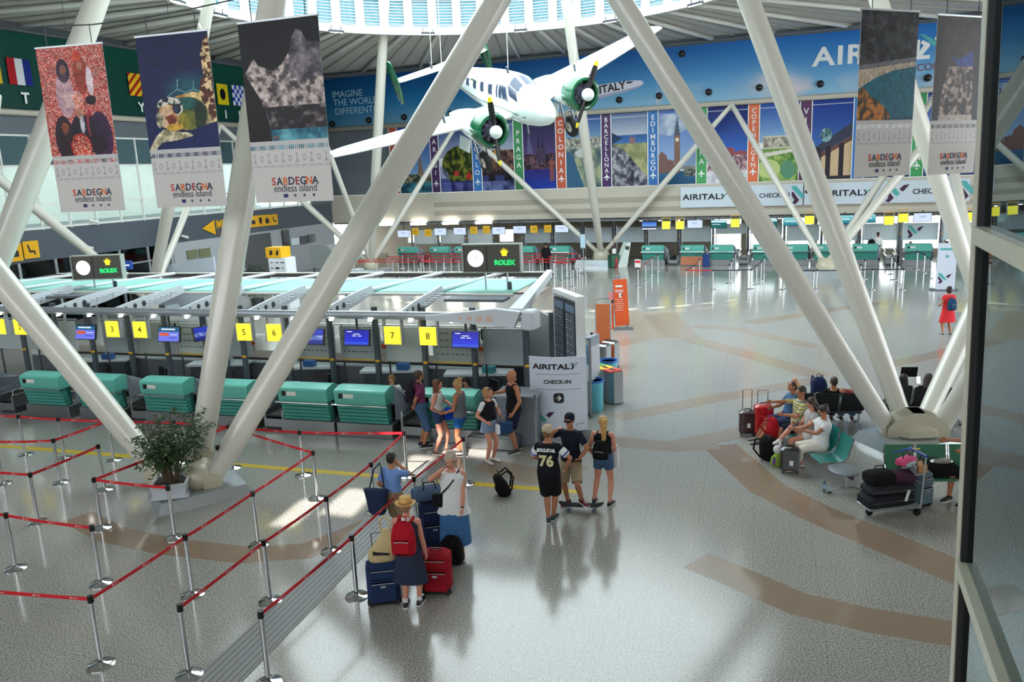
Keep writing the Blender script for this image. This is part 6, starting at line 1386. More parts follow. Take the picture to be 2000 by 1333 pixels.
obj('sheet', MB().box((0, 0, 1.12), (.42, .025, 1.4)), ORL, t); obj('frame', MB().tube([(-.23, 0, .05), (-.23, 0, 1.9), (-.18, 0, 1.97), (.2, 0, 2.0)], .014, 6).cyl((.23, 0, .05), (.23, 0, 1.85), .014).box((0, 0, .02), (.5, .35, .03)), STEEL, t)
def opost(x, y, lbl, sign=None, h=1.05):
    p = G(x, y); t = thing('orange_post', lbl, 'barrier post', (p[0], p[1], 0), R(-8), 'orange barrier posts')
    obj('shaft', MB().cyl((0, 0, .02), (0, 0, h), .04, n=12), OR, t); obj('base', MB().cyl((0, 0, 0), (0, 0, .03), .2, n=24), OR, t); obj('belt_head', MB().cyl((0, 0, h - .08), (0, 0, h), .045, n=12), BLACK, t)
    if sign: obj('notice', MB().box((0, 0, h + .17), (.3, .03, .3)), sign, t)
    return V((p[0], p[1], 0))
q1 = opost(1131, 706, 'orange post with an amber notice behind the display board', mat('amber', (240, 160, 50), .5), 1.25); q2 = opost(1157, 716, 'short orange post left of the pale orange panel'); q3 = opost(1197, 641, 'orange post with a pink notice left of the tall orange totem', mat('pink_notice', (240, 160, 160), .5)); q4 = opost(1100, 690, 'orange post behind the display board, mostly hidden'); q5 = opost(1215, 672, 'x', None) if False else None
PKT = mat('pink_white_belt', (236, 160, 160), .5, noise=.25, scale=9)
for a_, b_, l_ in ((q4, q1, 'pink printed tape behind the display board'), (q2, q3, 'pink printed tape slanting up behind the pale orange panel'), (q1, q2, 'pink printed tape between the amber notice post and the short post')): tape(a_, b_, l_, 'pink printed tapes', PKT, marks=False)
# airline totem and trolley far right
p = G(1845, 567); t = thing('airline_totem', 'tall white airline totem at the far right lanes', 'totem', (p[0], p[1], 0), RZF)
obj('panel', MB().box((0, 0, 1.05), (.75, .08, 2.05)), mat('sign_white', (214, 222, 238), .4), t); obj('foot', MB().box((-.05, 0, .02), (1.1, .5, .04)), GREY, t); obj('header', MB().box((0, -.045, 1.82), (.6, .006, .09)), TURQ, t); obj('icon', MB().box((.0, -.045, 1.5), (.12, .006, .12)), TURQ, t)
airline_mark(t, -.05, .55, .5, y=-.045)
p = G(1874, 523); t = thing('luggage_trolley', 'empty luggage trolley standing by the far right desk', 'trolley', (p[0], p[1], 0), RZF)
obj('frame', MB().tube([(-.3, 0, .1), (-.3, 0, 1.0), (.3, 0, 1.0), (.3, 0, .1)], .02, 6).box((0, -.3, .15), (.6, .7, .03)), ALU, t); obj('sign_plate', MB().box((0, -.02, .85), (.42, .03, .25)), WHITE, t)
for s_ in (-.3, .3): obj('wheel', MB().cyl((s_, -.3, .07), (s_ * 1.12, -.3, .07), .07, n=14), BLACK, t)
# ficus in its planter on the column plinth
p = V((bN[0], bN[1], .2)); pc = G(340, 985)
t = thing('potted_ficus', 'leafy dark green ficus in a white planter at the column foot', 'plant', (float(pc[0]), float(pc[1]), .2), R(12))
obj('planter', MB().lathe([(.36, 0), (.39, .02), (.44, .26), (.46, .27), (.46, .30), (.40, .30), (.39, .25)], n=4), mat('planter_white', (200, 206, 214), .4), t, rz=R(45)); obj('saucer', MB().lathe([(.42, 0), (.48, .03), (.42, .03)], n=4), mat('planter_white', (200, 206, 214), .4), t, rz=R(45)); obj('soil', MB().box((0, 0, .26), (.54, .54, .02)), mat('soil', (50, 40, 32), .9), t)
rs = random.Random(4); tr = MB(); lf = MB()
tips = []
for k in range(11):
    a_ = rs.uniform(0, 6.28); sp = rs.uniform(.15, .68); h_ = rs.uniform(.75, 1.35); b_ = V((.1 * math.cos(a_), .1 * math.sin(a_), .26)); m_ = V((sp * .5 * math.cos(a_) + rs.uniform(-.1, .1), sp * .5 * math.sin(a_), .26 + h_ * .5)); e_ = V((sp * math.cos(a_), sp * math.sin(a_), .26 + h_))
    tr.tube([b_, m_, e_], [.022, .015, .006], 6)
    for j in range(12):
        u = rs.uniform(.35, 1); c = b_.lerp(m_, u * 2) if u < .5 else m_.lerp(e_, u * 2 - 1); a2 = rs.uniform(0, 6.28); ln = rs.uniform(.15, .42); d = V((math.cos(a2), math.sin(a2), rs.uniform(-.5, .5))); e2 = c + d * ln
        tr.tube([c, c + d * ln * .5 + V((0, 0, .03)), e2], [.006, .004, .002], 4)
        for q in range(46):
            w_ = rs.uniform(.2, 1.08); c2 = c + d * ln * w_ + V((rs.uniform(-.06, .06), rs.uniform(-.06, .06), rs.uniform(-.09, .04)))
            a3 = rs.uniform(0, 6.28); l_ = rs.uniform(.045, .075); dd = V((math.cos(a3), math.sin(a3), rs.uniform(-1.1, -.1))).normalized() * l_; sd = dd.cross(V((rs.uniform(-1, 1), rs.uniform(-1, 1), 1))).normalized() * l_ * .3
            lf.add([c2, c2 + dd * .45 + sd, c2 + dd, c2 + dd * .45 - sd], [(0, 1, 2, 3)])
obj('trunk', tr, mat('bark', (92, 76, 58), .8), t); fo = obj('foliage', lf, mat('ficus_leaf', (58, 88, 52), .45, noise=.35, scale=7), t); fo['kind'] = 'stuff'
# dark bush far behind the canopy
t = thing('potted_bush', 'dark bushy plant left of the information totem', 'plant', W(31.0, far_bz(497, 530, 31.0)[0])); lf = MB()
for q in range(1500):
    c2 = V((max(-.55, min(.55, rs.gauss(0, .3))), max(-.55, min(.55, rs.gauss(0, .3))), rs.uniform(.6, 2.1))); a3 = rs.uniform(0, 6.28); dd = V((math.cos(a3), math.sin(a3), rs.uniform(-.6, .6))) * .12; sd = dd.cross(V((0, 0, 1))) * .3
    lf.add([c2, c2 + dd * .5 + sd, c2 + dd, c2 + dd * .5 - sd], [(0, 1, 2, 3)])
fo = obj('foliage', lf, mat('dark_leaf', (40, 60, 40), .6, noise=.3, scale=5), t); fo['kind'] = 'stuff'; obj('pot', MB().lathe([(.25, 0), (.32, .5), (.28, .5)], n=20), DGREY, t)
# ------------------------------------------------------------------ glazed screen beside the viewer
P0 = DEP(1899, 452, 2.6); gt = DEP(1925, 0, 2.6); gb_ = DEP(1859, 1333, 2.6); ax_ = (gt - gb_) / (gt - gb_)[2]
gl = struct('window_30', MB(), None)
bpy.data.objects.remove(gl)
base = gb_ - ax_ * gb_[2]
def gp(s, z, n=0.0): return V(base + ax_ * z - A * s + B * n)
def gbox(mb, s0, s1, z0, z1, n0, n1):
    mb.add([gp(s0, z0, n0), gp(s1, z0, n0), gp(s1, z0, n1), gp(s0, z0, n1), gp(s0, z1, n0), gp(s1, z1, n0), gp(s1, z1, n1), gp(s0, z1, n1)], [(3, 2, 1, 0), (4, 5, 6, 7), (0, 1, 5, 4), (1, 2, 6, 5), (2, 3, 7, 6), (3, 0, 4, 7)]); return mb
zr1, zr2 = 5.68, 4.52
GF = mat('glazing_frame_cream', (200, 200, 182), .35)
fr = MB(); gbox(fr, -.02, .035, 0, 8.5, -.005, .05)
for z_, h_ in ((zr1, .055), (zr2, .05)): gbox(fr, .035, 1.6, z_ - h_ / 2, z_ + h_ / 2, -.012, .045)
gbox(fr, 1.6, 1.66, 0, 8.5, -.005, .05)
gl = struct('window_30', fr, GF)
gk = MB(); gbox(gk, .035, .058, 0, 8.5, .0, .045)
obj('gasket', gk, DARK, gl)
obj('pane', gbox(MB(), .04, 1.6, 2.6, 8.4, .018, .024), glass_mat('hall_glazing', (150, 172, 178), 1.0, .55), gl)
# ------------------------------------------------------------------ people
def remeshed(name, mb, voxel, m, parent, S=1.0, smooth_it=3, label=None):
    mb.v = [(x * S, y * S, z * S) for x, y, z in mb.v]
    o = obj(name, mb, m, parent)
    rm = o.modifiers.new('r', 'REMESH'); rm.mode = 'VOXEL'; rm.voxel_size = voxel; rm.use_smooth_shade = True
    if smooth_it:
        sm = o.modifiers.new('s', 'SMOOTH'); sm.factor = .5; sm.iterations = smooth_it
    o.parent = None
    dg = bpy.context.evaluated_depsgraph_get(); dg.update()
    me = bpy.data.meshes.new_from_object(o.evaluated_get(dg)); me.name = name
    old = o.data; o.modifiers.clear(); o.data = me; bpy.data.meshes.remove(old)
    me.materials.clear(); me.materials.append(m); me.shade_smooth()
    o.parent = parent
    if label: o['label'] = label
    return o
SKINS = {'light': mat('skin_light', (212, 160, 132), .5, noise=.05, scale=12), 'tan': mat('skin_tan', (176, 116, 84), .5, noise=.06, scale=12), 'pink': mat('skin_pink', (206, 142, 120), .5, noise=.05, scale=12)}
LIP = mat('lips', (150, 74, 66), .5); EYEW = mat('eye_white', (226, 222, 216), .3); EYEI = mat('eye_iris', (40, 30, 26), .2)
def fab(name, rgb, noise=.12, scale=18): return mat('cloth_' + name, rgb, .85, noise=noise, scale=scale, spec=.2, bump=.25)
def ik(a, b, l1, l2, pole):
    d = b - a; L = min(d.length, (l1 + l2) * .999); u = d.normalized(); b = a + u * L
    x = (l1 * l1 - l2 * l2 + L * L) / (2 * L); h = math.sqrt(max(0, l1 * l1 - x * x)); p = (pole - u * pole.dot(u)).normalized()
    return a + u * x + p * h, b
def person(label, loc, rz, h=1.72, skin='light', pel=(0, 0, .93), neck=(0, .0, 1.47), tw=0.0, aL=(.1, 0, .08), aR=(-.1, 0, .08), fyL=8, fyR=-8, wL=(.26, -.03, .84), wR=(-.26, -.03, .84), eL=(.5, 1, 0), eR=(-.5, 1, 0), kL=(.1, -1, 0), kR=(-.1, -1, 0),
           head=(0, 0), hair='short', hairc=(50, 36, 28), top=None, bottom=None, shoe=(30, 30, 34), fat=1.0, curl=35, voxel=.009, category='person', lower=True, hat=None, beard=None):
    S = h / 1.75; T = thing('person', label, category, loc, rz); sk = SKINS[skin]
    pel, neck = V(pel), V(neck); hl = [V(aL), V(aR)]
    c, s_ = math.cos(R(tw)), math.sin(R(tw)); rsh = V((c, s_, 0)); rpe = V((1, 0, 0))
    up = (neck - pel); UL = up.length; upn = up.normalized(); front = V((0, -1, 0)); front = (front - upn * front.dot(upn)).normalized()
    def ring(t, w, d, k=1.0, add=0.0, n=20, fo=0.0):
        ce = pel + up * t; r_ = rpe.lerp(rsh, max(0, min(1, t))); r_ = (r_ - upn * r_.dot(upn)).normalized(); f_ = upn.cross(r_) * -1
        if f_.dot(front) < 0: f_ = -f_
        ce = ce + f_ * fo
        return [ce + r_ * ((w * fat + add) * k * math.copysign(abs(math.cos(a)) ** .85, math.cos(a))) + f_ * ((d * fat + add) * k * math.copysign(abs(math.sin(a)) ** .9, math.sin(a))) for a in [2 * math.pi * i / n for i in range(n)]]
    TR = [(-.22, .07, .07), (-.12, .15, .105), (0, .172, .118), (.2, .16, .108), (.4, .138, .095), (.62, .155, .108), (.82, .17, .104), (.93, .135, .085), (1.0, .065, .06)]
    def twd(t):
        for (t0, w0, d0_), (t1, w1, d1) in zip(TR, TR[1:]):
            if t0 <= t <= t1: u = (t - t0) / (t1 - t0); return w0 + (w1 - w0) * u, d0_ + (d1 - d0_) * u
        return (TR[0][1:] if t < TR[0][0] else TR[-1][1:])
    B_ = MB(); B_.ring_tube([ring(t, w, d) for t, w, d in TR])
    hc = neck + V((0, -.025, .16)) ; B_.tube([neck - upn * .06, hc - V((0, -.01, .03))], [.058, .052], 14)
    shL = neck - upn * .075 + rsh * .168; shR = neck - upn * .075 - rsh * .168
    arms = []
    for side, sh, w_, e_ in ((1, shL, V(wL), V(eL)), (-1, shR, V(wR), V(eR))):
        el, wr = ik(sh, w_, .285, .25, e_); arms.append((sh, el, wr))
        B_.ell(sh, (.062, .06, .06)); B_.tube([sh, sh.lerp(el, .5), el], [.054, .047, .038], 14); B_.ell(el, (.039, .039, .039)); B_.tube([el, el.lerp(wr, .35), wr], [.038, .041, .027], 14)
    legs = []
    for side, ak, kn in ((1, hl[0], V(kL)), (-1, hl[1], V(kR))):
        hp = pel + V((side * .088, 0, -.04)); k_, an = ik(hp, ak, .43, .415, kn); legs.append((hp, k_, an))
        if lower:
            B_.ell(hp, (.088 * fat, .09 * fat, .09)); B_.tube([hp, hp.lerp(k_, .5), k_], [.088 * fat, .076 * fat, .055], 16); B_.ell(k_, (.056, .056, .056)); B_.tube([k_, k_.lerp(an, .3), k_.lerp(an, .7), an], [.053, .058, .043, .036], 14)
    # hands
    for side, (sh, el, wr) in zip((1, -1), arms):
        d = (wr - el).normalized(); d = (d + V((0, -.1, -.05))).normalized(); nrm = (rsh * -side); nrm = (nrm - d * nrm.dot(d)).normalized(); sd = d.cross(nrm)
        if sd.dot(V((0, -1, .2))) < 0: sd = -sd                     # thumb side forward
        Mx = Matrix((sd, nrm, d)).transposed(); B_.ell(wr + d * .045, (.040, .017, .05), 14, 8, Mx)
        for k in range(4):
            L = (.07, .078, .072, .056)[k]; b0 = wr + d * .082 + sd * (.03 - k * .02); cu = R(curl * (1 + .15 * k)); pts = [b0 - d * .02, b0]; dd = d
            for seg in (.42, .32, .26):
                dd = (dd * math.cos(cu * .6) + nrm * math.sin(cu * .6)).normalized(); pts.append(pts[-1] + dd * L * seg)
            B_.tube(pts, [.0095, .0095, .009, .0085, .007], 8)
        tb = wr + d * .03 + sd * .03; td = (d * .6 + sd * .75 + nrm * .35).normalized(); B_.tube([tb - sd * .012, tb, tb + td * .035, tb + (td * .5 + d * .5).normalized() * .062], [.012, .0125, .0105, .008], 8)
    # head
    hy, hp_ = R(head[0]), R(head[1]); HM = Euler((hp_, 0, hy)).to_matrix()
    hr = lambda p: hc + HM @ V(p)
    B_.ell(hc + HM @ V((0, .012, .025)), (.076, .095, .098), 20, 12, HM); B_.ell(hr((0, -.018, -.04)), (.056, .07, .07), 18, 10, HM); B_.ell(hr((0, -.06, -.085)), (.03, .03, .025), 12, 8, HM)
    B_.tube([hr((0, -.085, .022)), hr((0, -.104, -.012)), hr((0, -.094, -.02))], [.009, .014, .012], 8)
    for s2 in (1, -1): B_.ell(hr((s2 * .077, .01, -.005)), (.011, .02, .03), 10, 8, HM); B_.ell(hr((s2 * .032, -.075, .028)), (.022, .018, .012), 10, 6, HM)
    B_.ell(hr((0, -.08, .045)), (.06, .02, .018), 12, 6, HM)
    body = remeshed('body', B_, voxel * S, sk, T, S, 2)
    for s2 in (1, -1):
        e = obj('eye', MB().ell(hr((s2 * .031, -.0865, .016)) * S, (.0125 * S, .008 * S, .0065 * S), 12, 8, HM), EYEW, T, smooth=True); obj('iris', MB().ell(hr((s2 * .031, -.0935, .016)) * S, (.0055 * S, .003, .0055 * S), 10, 6, HM), EYEI, e)
        obj('eyebrow', MB().box(hr((s2 * .032, -.098, .038)) * S, (.03 * S, .006, .006)), mat('brow_%d_%d_%d' % hairc, hairc, .8), T)
    obj('mouth', MB().ell(hr((0, -.089, -.048)) * S, (.022 * S, .008 * S, .006 * S), 12, 6, HM), LIP, T)
    # hair
    hm = mat('hair_%d_%d_%d' % hairc, hairc, .55, noise=.3, scale=60, bump=.6)
    if hair != 'bald':
        Hh = MB()
        k = 1.0
        if hair in ('short', 'crop', 'cap'): Hh.ell(hr((0, .022, .04)), (.083, .1, .092), 20, 12, HM); Hh.ell(hr((0, .05, -.005)), (.07, .065, .075), 16, 10, HM)
        if hair == 'curly':
            Hh.ell(hr((0, .02, .045)), (.088, .104, .094), 20, 12, HM); Hh.ell(hr((0, .05, -.01)), (.08, .07, .08), 16, 10, HM); rs_ = random.Random(3)
            for q in range(60):
                a, b = rs_.uniform(0, 6.28), rs_.uniform(-.2, 1.5); p_ = (.085 * math.cos(a) * math.cos(b), .02 + .1 * math.sin(a) * math.cos(b), .045 + .09 * math.sin(b))
                if p_[1] < -.05 and p_[2] < .07: continue
                Hh.ell(hr(p_), (.02, .02, .02), 8, 6)
        if hair in ('bob', 'long', 'pony', 'bun', 'messybun'):
            Hh.ell(hr((0, .024, .042)), (.087, .103, .094), 20, 12, HM); Hh.ell(hr((0, .055, -.01)), (.078, .062, .085), 16, 10, HM)
        if hair == 'bob': Hh.ell(hr((0, .045, -.04)), (.092, .075, .09), 18, 10, HM); [Hh.ell(hr((s2 * .075, .01, -.01)), (.025, .055, .09), 12, 8, HM) for s2 in (1, -1)]
        if hair == 'long':
            Hh.ring_tube([[hr((w * math.cos(a), y + d * math.sin(a), z)) for a in [2 * math.pi * i / 14 for i in range(14)]] for z, w, d, y in ((.05, .08, .06, .05), (-.05, .09, .055, .06), (-.15, .1, .045, .075), (-.27, .1, .035, .085), (-.36, .06, .02, .085))])
            for s2 in (1, -1): Hh.tube([hr((s2 * .07, .0, .04)), hr((s2 * .088, -.01, -.05)), hr((s2 * .09, .03, -.2))], [.025, .028, .02], 8)
        if hair == 'pony':
            Hh.tube([hr((0, .09, .08)), hr((0, .14, .075)), hr((.0, .165, -.02)), hr((.01, .16, -.16)), hr((.02, .15, -.3)), hr((.03, .15, -.4))], [.025, .03, .042, .05, .04, .012], 12)
        if hair == 'bun': Hh.ell(hr((0, .1, .08)), (.045, .04, .045), 14, 10)
        if hair == 'messybun':
            rs_ = random.Random(6); Hh.ell(hr((0, .08, .1)), (.05, .045, .045), 14, 10)
            for q in range(22): Hh.ell(hr((rs_.gauss(0, .035), .07 + rs_.gauss(0, .03), .115 + rs_.gauss(0, .02))), (.02, .02, .02), 8, 6)
        remeshed('hair', Hh, .009 * S, hm, T, S, 2)
    else:
        Hh = MB(); Hh.ell(hr((0, .06, -.02)), (.078, .05, .05), 16, 10, HM); obj('hair', Hh, mat('stubble_grey', (150, 110, 90), .7), T, smooth=True); T.children[-1].scale = (S, S, S)
    if beard: o_ = obj('beard', MB().ell(hr((0, -.05, -.075)) * S, (.05 * S, .05 * S, .04 * S), 14, 8, HM), mat('hair_%d_%d_%d' % beard, beard, .8), T, smooth=True)
    if hat == 'straw':
        hm_ = MB(); prof = [(.155, .055), (.16, .06), (.12, .062), (.098, .07), (.097, .12), (.085, .165), (.05, .172), (.02, .158)]
        rings = [[hr((r_ * math.cos(a), .02 + r_ * 1.1 * math.sin(a), z + (.02 * (math.cos(a) ** 2) if r_ > .11 else 0))) * S for a in [2 * math.pi * i / 28 for i in range(28)]] for r_, z in prof]
        ho = obj('hat', hm_.ring_tube(rings), mat('straw_weave', (206, 164, 96), .75, noise=.2, scale=90, bump=.5), T, smooth='auto')
        obj('hat_band', MB().ring_tube([[hr((r_ * math.cos(a), .02 + r_ * 1.1 * math.sin(a), z)) * S for a in [2 * math.pi * i / 28 for i in range(28)]] for r_, z in ((.1005, .068), (.1, .09))]), mat('tan_band', (150, 106, 60), .7), ho)
    if hat and hat[0] == 'cap':
        cm_ = MB(); rings = [[hr((r_ * math.cos(a), .015 + r_ * 1.16 * math.sin(a), z)) * S for a in [2 * math.pi * i / 24 for i in range(24)]] for r_, z in ((.088, .02), (.092, .06), (.085, .1), (.06, .13), (.02, .142))]
        ho = obj('cap', cm_.ring_tube(rings), fab(hat[1], hat[2]), T, smooth='auto')
        yb = -1 if not (len(hat) > 3) else hat[3]
        obj('cap_peak', MB().slab([(.07 * math.cos(a), .0) if 0 else (.075 * math.cos(a) , -.065 - .085 * math.sin(a)) for a in np.linspace(0, math.pi, 12)], .035, .045), fab(hat[1], hat[2]), ho)
        pk = ho.children[0]; pk.scale = (S, S, S); pk.location = hc * S; pk.rotation_euler = (hp_ + R(8), 0, hy + (0 if yb == -1 else math.pi))
    if hat == 'sunglasses':
        obj('sunglasses', MB().box(hr((.035, -.06, .095)) * S, (.055, .012, .035), rx=R(-30)).box(hr((-.035, -.06, .095)) * S, (.055, .012, .035), rx=R(-30)).tube([hr((-.085, .02, .03)) * S, hr((-.075, -.05, .09)) * S], .004, 5).tube([hr((.085, .02, .03)) * S, hr((.075, -.05, .09)) * S], .004, 5), BLACK, T)
    # clothes
    if top:
        C = MB(); add = top.get('add', .014); t0 = top.get('hem', -.1); ts = [t0] + [t for t in (-.22, -.12, 0, .2, .4, .62, .82) if t > t0 + .03]
        if t0 < -.22:
            C.ring_tube([ring(t, *( (.175 + top.get('flare', .03) * (-.12 - t), .125) if t < 0 else twd(t)), add=add) for t in ts] + [ring(.93, .13 if top['sleeve'] else .105, .085, add=add), ring(.985 if top['sleeve'] else .95, .075, .07, add=add * .6)])
        else:
            C.ring_tube([ring(t, *(twd(max(t, -.12))), add=add + (.004 if t < .1 else 0)) for t in ts] + [ring(.93, .13 if top['sleeve'] else .105, .085, add=add), ring(.985 if top['sleeve'] else .95, .075, .07, add=add * .6)])
        if top['sleeve'] == 0:
            for s2 in (1, -1):
                q0 = pel + up * .8 + rsh * s2 * .1; q1 = neck - upn * .02 + rsh * s2 * .085; q2 = pel + up * .8 + rsh * s2 * .1
                C.tube([q0 + front * .095, q1 + front * .03, q1 - front * .03, q2 - front * .095], .024, 8)
        else:
            for sh, el, wr in arms:
                C.ell(sh, (.068, .066, .064)); f_ = top['sleeve']
                if f_ <= 1: C.tube([sh, sh.lerp(el, f_)], [.066, .062], 14)
                else: C.tube([sh, el, el.lerp(wr, f_ - 1)], [.066, .054, .044], 14)
        to = remeshed(top.get('name', 'shirt'), C, .011 * S, top['mat'], T, S, 3, top.get('label'))
        T['_top'] = 1
    if bottom:
        C = MB(); add = bottom.get('add', .018); kd = bottom['kind']
        if kd in ('shorts', 'pants'):
            C.ring_tube([ring(-.24, .09, .085, add=add), ring(-.13, .158, .115, add=add), ring(0, *twd(0), add=add), ring(.12, *twd(.12), add=add), ring(.24, *twd(.24), add=add * .8)])
            f_ = bottom['len']
            for hp, k_, an in legs:
                r0, r1 = .09 * fat + add, bottom.get('r', .078) * (fat if kd == 'shorts' else 1) + add
                C.ell(hp, (r0, r0, r0))
                if f_ <= 1: C.tube([hp, hp.lerp(k_, f_)], [r0, r1], 18)
                else: C.tube([hp, k_, k_.lerp(an, f_ - 1)], [r0, .06 + add, r1], 18)
        else:
            zb = bottom['z']; tb = (zb - pel.z) / up.z; f_ = bottom.get('flare', .06)
            C.ring_tube([ring(tb, .175 + f_, .125 + f_, add=add, n=28), ring(tb * .5, .175 + f_ * .5, .125 + f_ * .5, add=add, n=28), ring(0, .172, .118, add=add, n=28), ring(.25, .155, .105, add=add, n=28)])
        remeshed(bottom.get('name', kd), C, .011 * S, bottom['mat'], T, S, 3)
    if shoe and lower:
        for (hp, k_, an), fy, nm in zip(legs, (fyL, fyR), 'LR'):
            fm = Euler((0, 0, R(fy))).to_matrix(); rings = []
            for y, w, hh, zz in ((.075, .018, .03, .035), (.06, .034, .045, .045), (.02, .038, .052, .05), (-.06, .042, .04, .04), (-.13, .05, .032, .032), (-.185, .04, .024, .026), (-.205, .015, .012, .02)):
                rings.append([V((an.x, an.y, 0)) + fm @ V((w * math.cos(a), y, max(0.0, zz + hh * math.sin(a)))) + V((0, 0, an.z - .08)) for a in [2 * math.pi * i / 14 for i in range(14)]])
            ms = MB().ring_tube(rings)
            if isinstance(shoe, tuple) and isinstance(shoe[0], str): col, ankle = shoe[1], False; ms.v = [(x, y, z * .55) for x, y, z in ms.v]
            else: col = shoe; ms.tube([V((an.x, an.y, an.z - .03)), V((an.x, an.y, an.z + .015))], [.042, .042], 12)
            ms.v = [(x * S, y * S, z * S) for x, y, z in ms.v]
            so = obj('shoe', ms, mat('shoe_%d_%d_%d' % col, col, .5), T, smooth='auto')
            sl = MB().slab([tuple((V((an.x, an.y, 0)) + fm @ V((w, y, 0)))[:2]) for w, y in ((-.03, .08), (.03, .08), (.042, 0), (.046, -.06), (.054, -.14), (.035, -.2), (-.035, -.2), (-.054, -.14), (-.046, -.06), (-.042, 0))], an.z - .08, an.z - .062); sl.v = [(x * S, y * S, z * S) for x, y, z in sl.v]
            obj('sole', sl, WHITE if sum(col) < 360 else DGREY, so)
    T['_S'] = S
    info = dict(T=T, S=S, neck=neck, pel=pel, front=front, up=up, arms=arms, legs=legs, head=hc, rsh=rsh)
    del T['_S']
    if '_top' in T: del T['_top']
    return info
def gnd(x, y): p = G(x, y); return (float(p[0]), float(p[1]), 0.0)
def world_pt(T, p):                                # local point of an unscaled thing -> world
    return Matrix.Translation(T.location) @ Euler(T.rotation_euler).to_matrix().to_4x4() @ V(p)
# -- bags
def backpack(label, loc, rz, c, h=.46, w=.3, d=.17, tilt=0, name='backpack', straps=True, lying=False):
    t = thing(name, label, 'bag', loc, rz); b = MB(); rings = []
    for z, k in ((0, .7), (.02, .9), (.1, 1), (.5, 1.0), (.75, .92), (.92, .7), (1, .35)):
        rings.append([(w / 2 * k * math.copysign(abs(math.cos(a)) ** .6, math.cos(a)), d / 2 * (k + (.15 if .1 <= z <= .5 else 0)) * math.copysign(abs(math.sin(a)) ** .6, math.sin(a)) + (0), z * h) for a in [2 * math.pi * i / 20 for i in range(20)]])
    m = fab('bag_%d_%d_%d' % c, c)
    b.ring_tube(rings); M = Euler((R(tilt), 0, 0)).to_matrix(); b.v = [tuple(M @ V(p)) for p in b.v]
    obj('main_bag', b, m, t, smooth='auto')
    pk = MB().box(tuple(M @ V((0, d / 2 + .012, h * .3))), (w * .72, .06, h * .42), rx=R(tilt), bev=.025); obj('front_pocket', pk, m, t, smooth='auto')
    obj('zip', MB().tube([tuple(M @ V(p)) for p in ((-w * .3, d / 2 + .045, h * .48), (0, d / 2 + .047, h * .5), (w * .3, d / 2 + .045, h * .48))], .006, 5), mat('zip_light', (170, 170, 170), .4), t)
    if straps:
        for s_ in (1, -1): obj('strap', MB().tube([tuple(M @ V(p)) for p in ((s_ * w * .26, -d / 2 + .02, h * .92), (s_ * w * .3, -d / 2 - .12, h * .96), (s_ * w * .34, -d / 2 - .17, h * .6), (s_ * w * .3, -d / 2 - .02, h * .14))], .018, 8), m, t)
    obj('loop', MB().tube([tuple(M @ V(p)) for p in ((-.04, -d / 3, h * .97), (-.03, -d / 3, h + .05), (.03, -d / 3, h + .05), (.04, -d / 3, h * .97))], .008, 6), m, t)
    return t
def suitcase(label, loc, rz, c, w=.42, d=.26, h=.62, handle=.38, soft=True, name='suitcase', group=None):
    t = thing(name, label, 'suitcase', loc, rz, group); m = fab('case_%d_%d_%d' % c, c, .1, 25) if soft else mat('shell_%d_%d_%d' % c, c, .25, coat=.4)
    obj('shell', MB().box((0, 0, h / 2 + .05), (w, d, h), bev=.045), m, t, smooth='auto')
    if soft:
        obj('front_pocket', MB().box((0, -d / 2 - .015, h * .38), (w * .8, .05, h * .5), bev=.02), m, t, smooth='auto'); obj('upper_pocket', MB().box((0, -d / 2 - .01, h * .82), (w * .8, .04, h * .22), bev=.015), m, t, smooth='auto')
        obj('zip', MB().box((0, -d / 2 - .043, h * .62), (w * .7, .004, .01)).box((0, -d / 2 - .035, h * .93), (w * .7, .004, .01)), mat('zip_light', (170, 170, 170), .4), t); obj('badge', MB().box((0, -d / 2 - .045, h * .55), (.07, .006, .03)), ALU, t)
        obj('base_trim', MB().box((0, 0, .07), (w + .012, d + .012, .09), bev=.02), BLACK, t)
    else:
        r_ = MB()
        for k in range(5): r_.box((-w * .36 + k * w * .18, -d / 2 - .004, h / 2 + .05), (.02, .02, h * .84))
        obj('rib', r_, m, t); obj('label_tag', MB().box((w * .05, -d / 2 - .02, h * .5), (.07, .006, .1)), WHITE, t)
    for sx_ in (1, -1):
        for sy_ in (1, -1): obj('wheel', MB().cyl((sx_ * (w / 2 - .05) - .012, sy_ * (d / 2 - .04), .03), (sx_ * (w / 2 - .05) + .012, sy_ * (d / 2 - .04), .03), .03, n=12), BLACK, t)
    if handle: obj('pull_handle', MB().tube([(-w * .27, d / 2 - .04, h), (-w * .27, d / 2 - .04, h + handle), (w * .27, d / 2 - .04, h + handle), (w * .27, d / 2 - .04, h)], .009, 6), DGREY, t)
    obj('grip', MB().tube([(-.07, 0, h + .05), (-.06, 0, h + .085), (.06, 0, h + .085), (.07, 0, h + .05)], .012, 6), BLACK, t)
    return t
def worn_pack(info, label, c, back=.21, z=1.02, h=.46, w=.3, d=.15):
    T = info['T']; S = info['S']; p = world_pt(T, (0, back * S, z * S)); return backpack(label, p, T.rotation_euler.z, c, h * S, w * S, d * S)

NAVY = (34, 46, 74); DENIM = fab('denim', (66, 92, 126), .2, 40); DENIMD = fab('dark_denim', (48, 66, 104), .2, 40); BLK = fab('black', (20, 20, 24)); WHT = fab('white', (222, 224, 226)); 
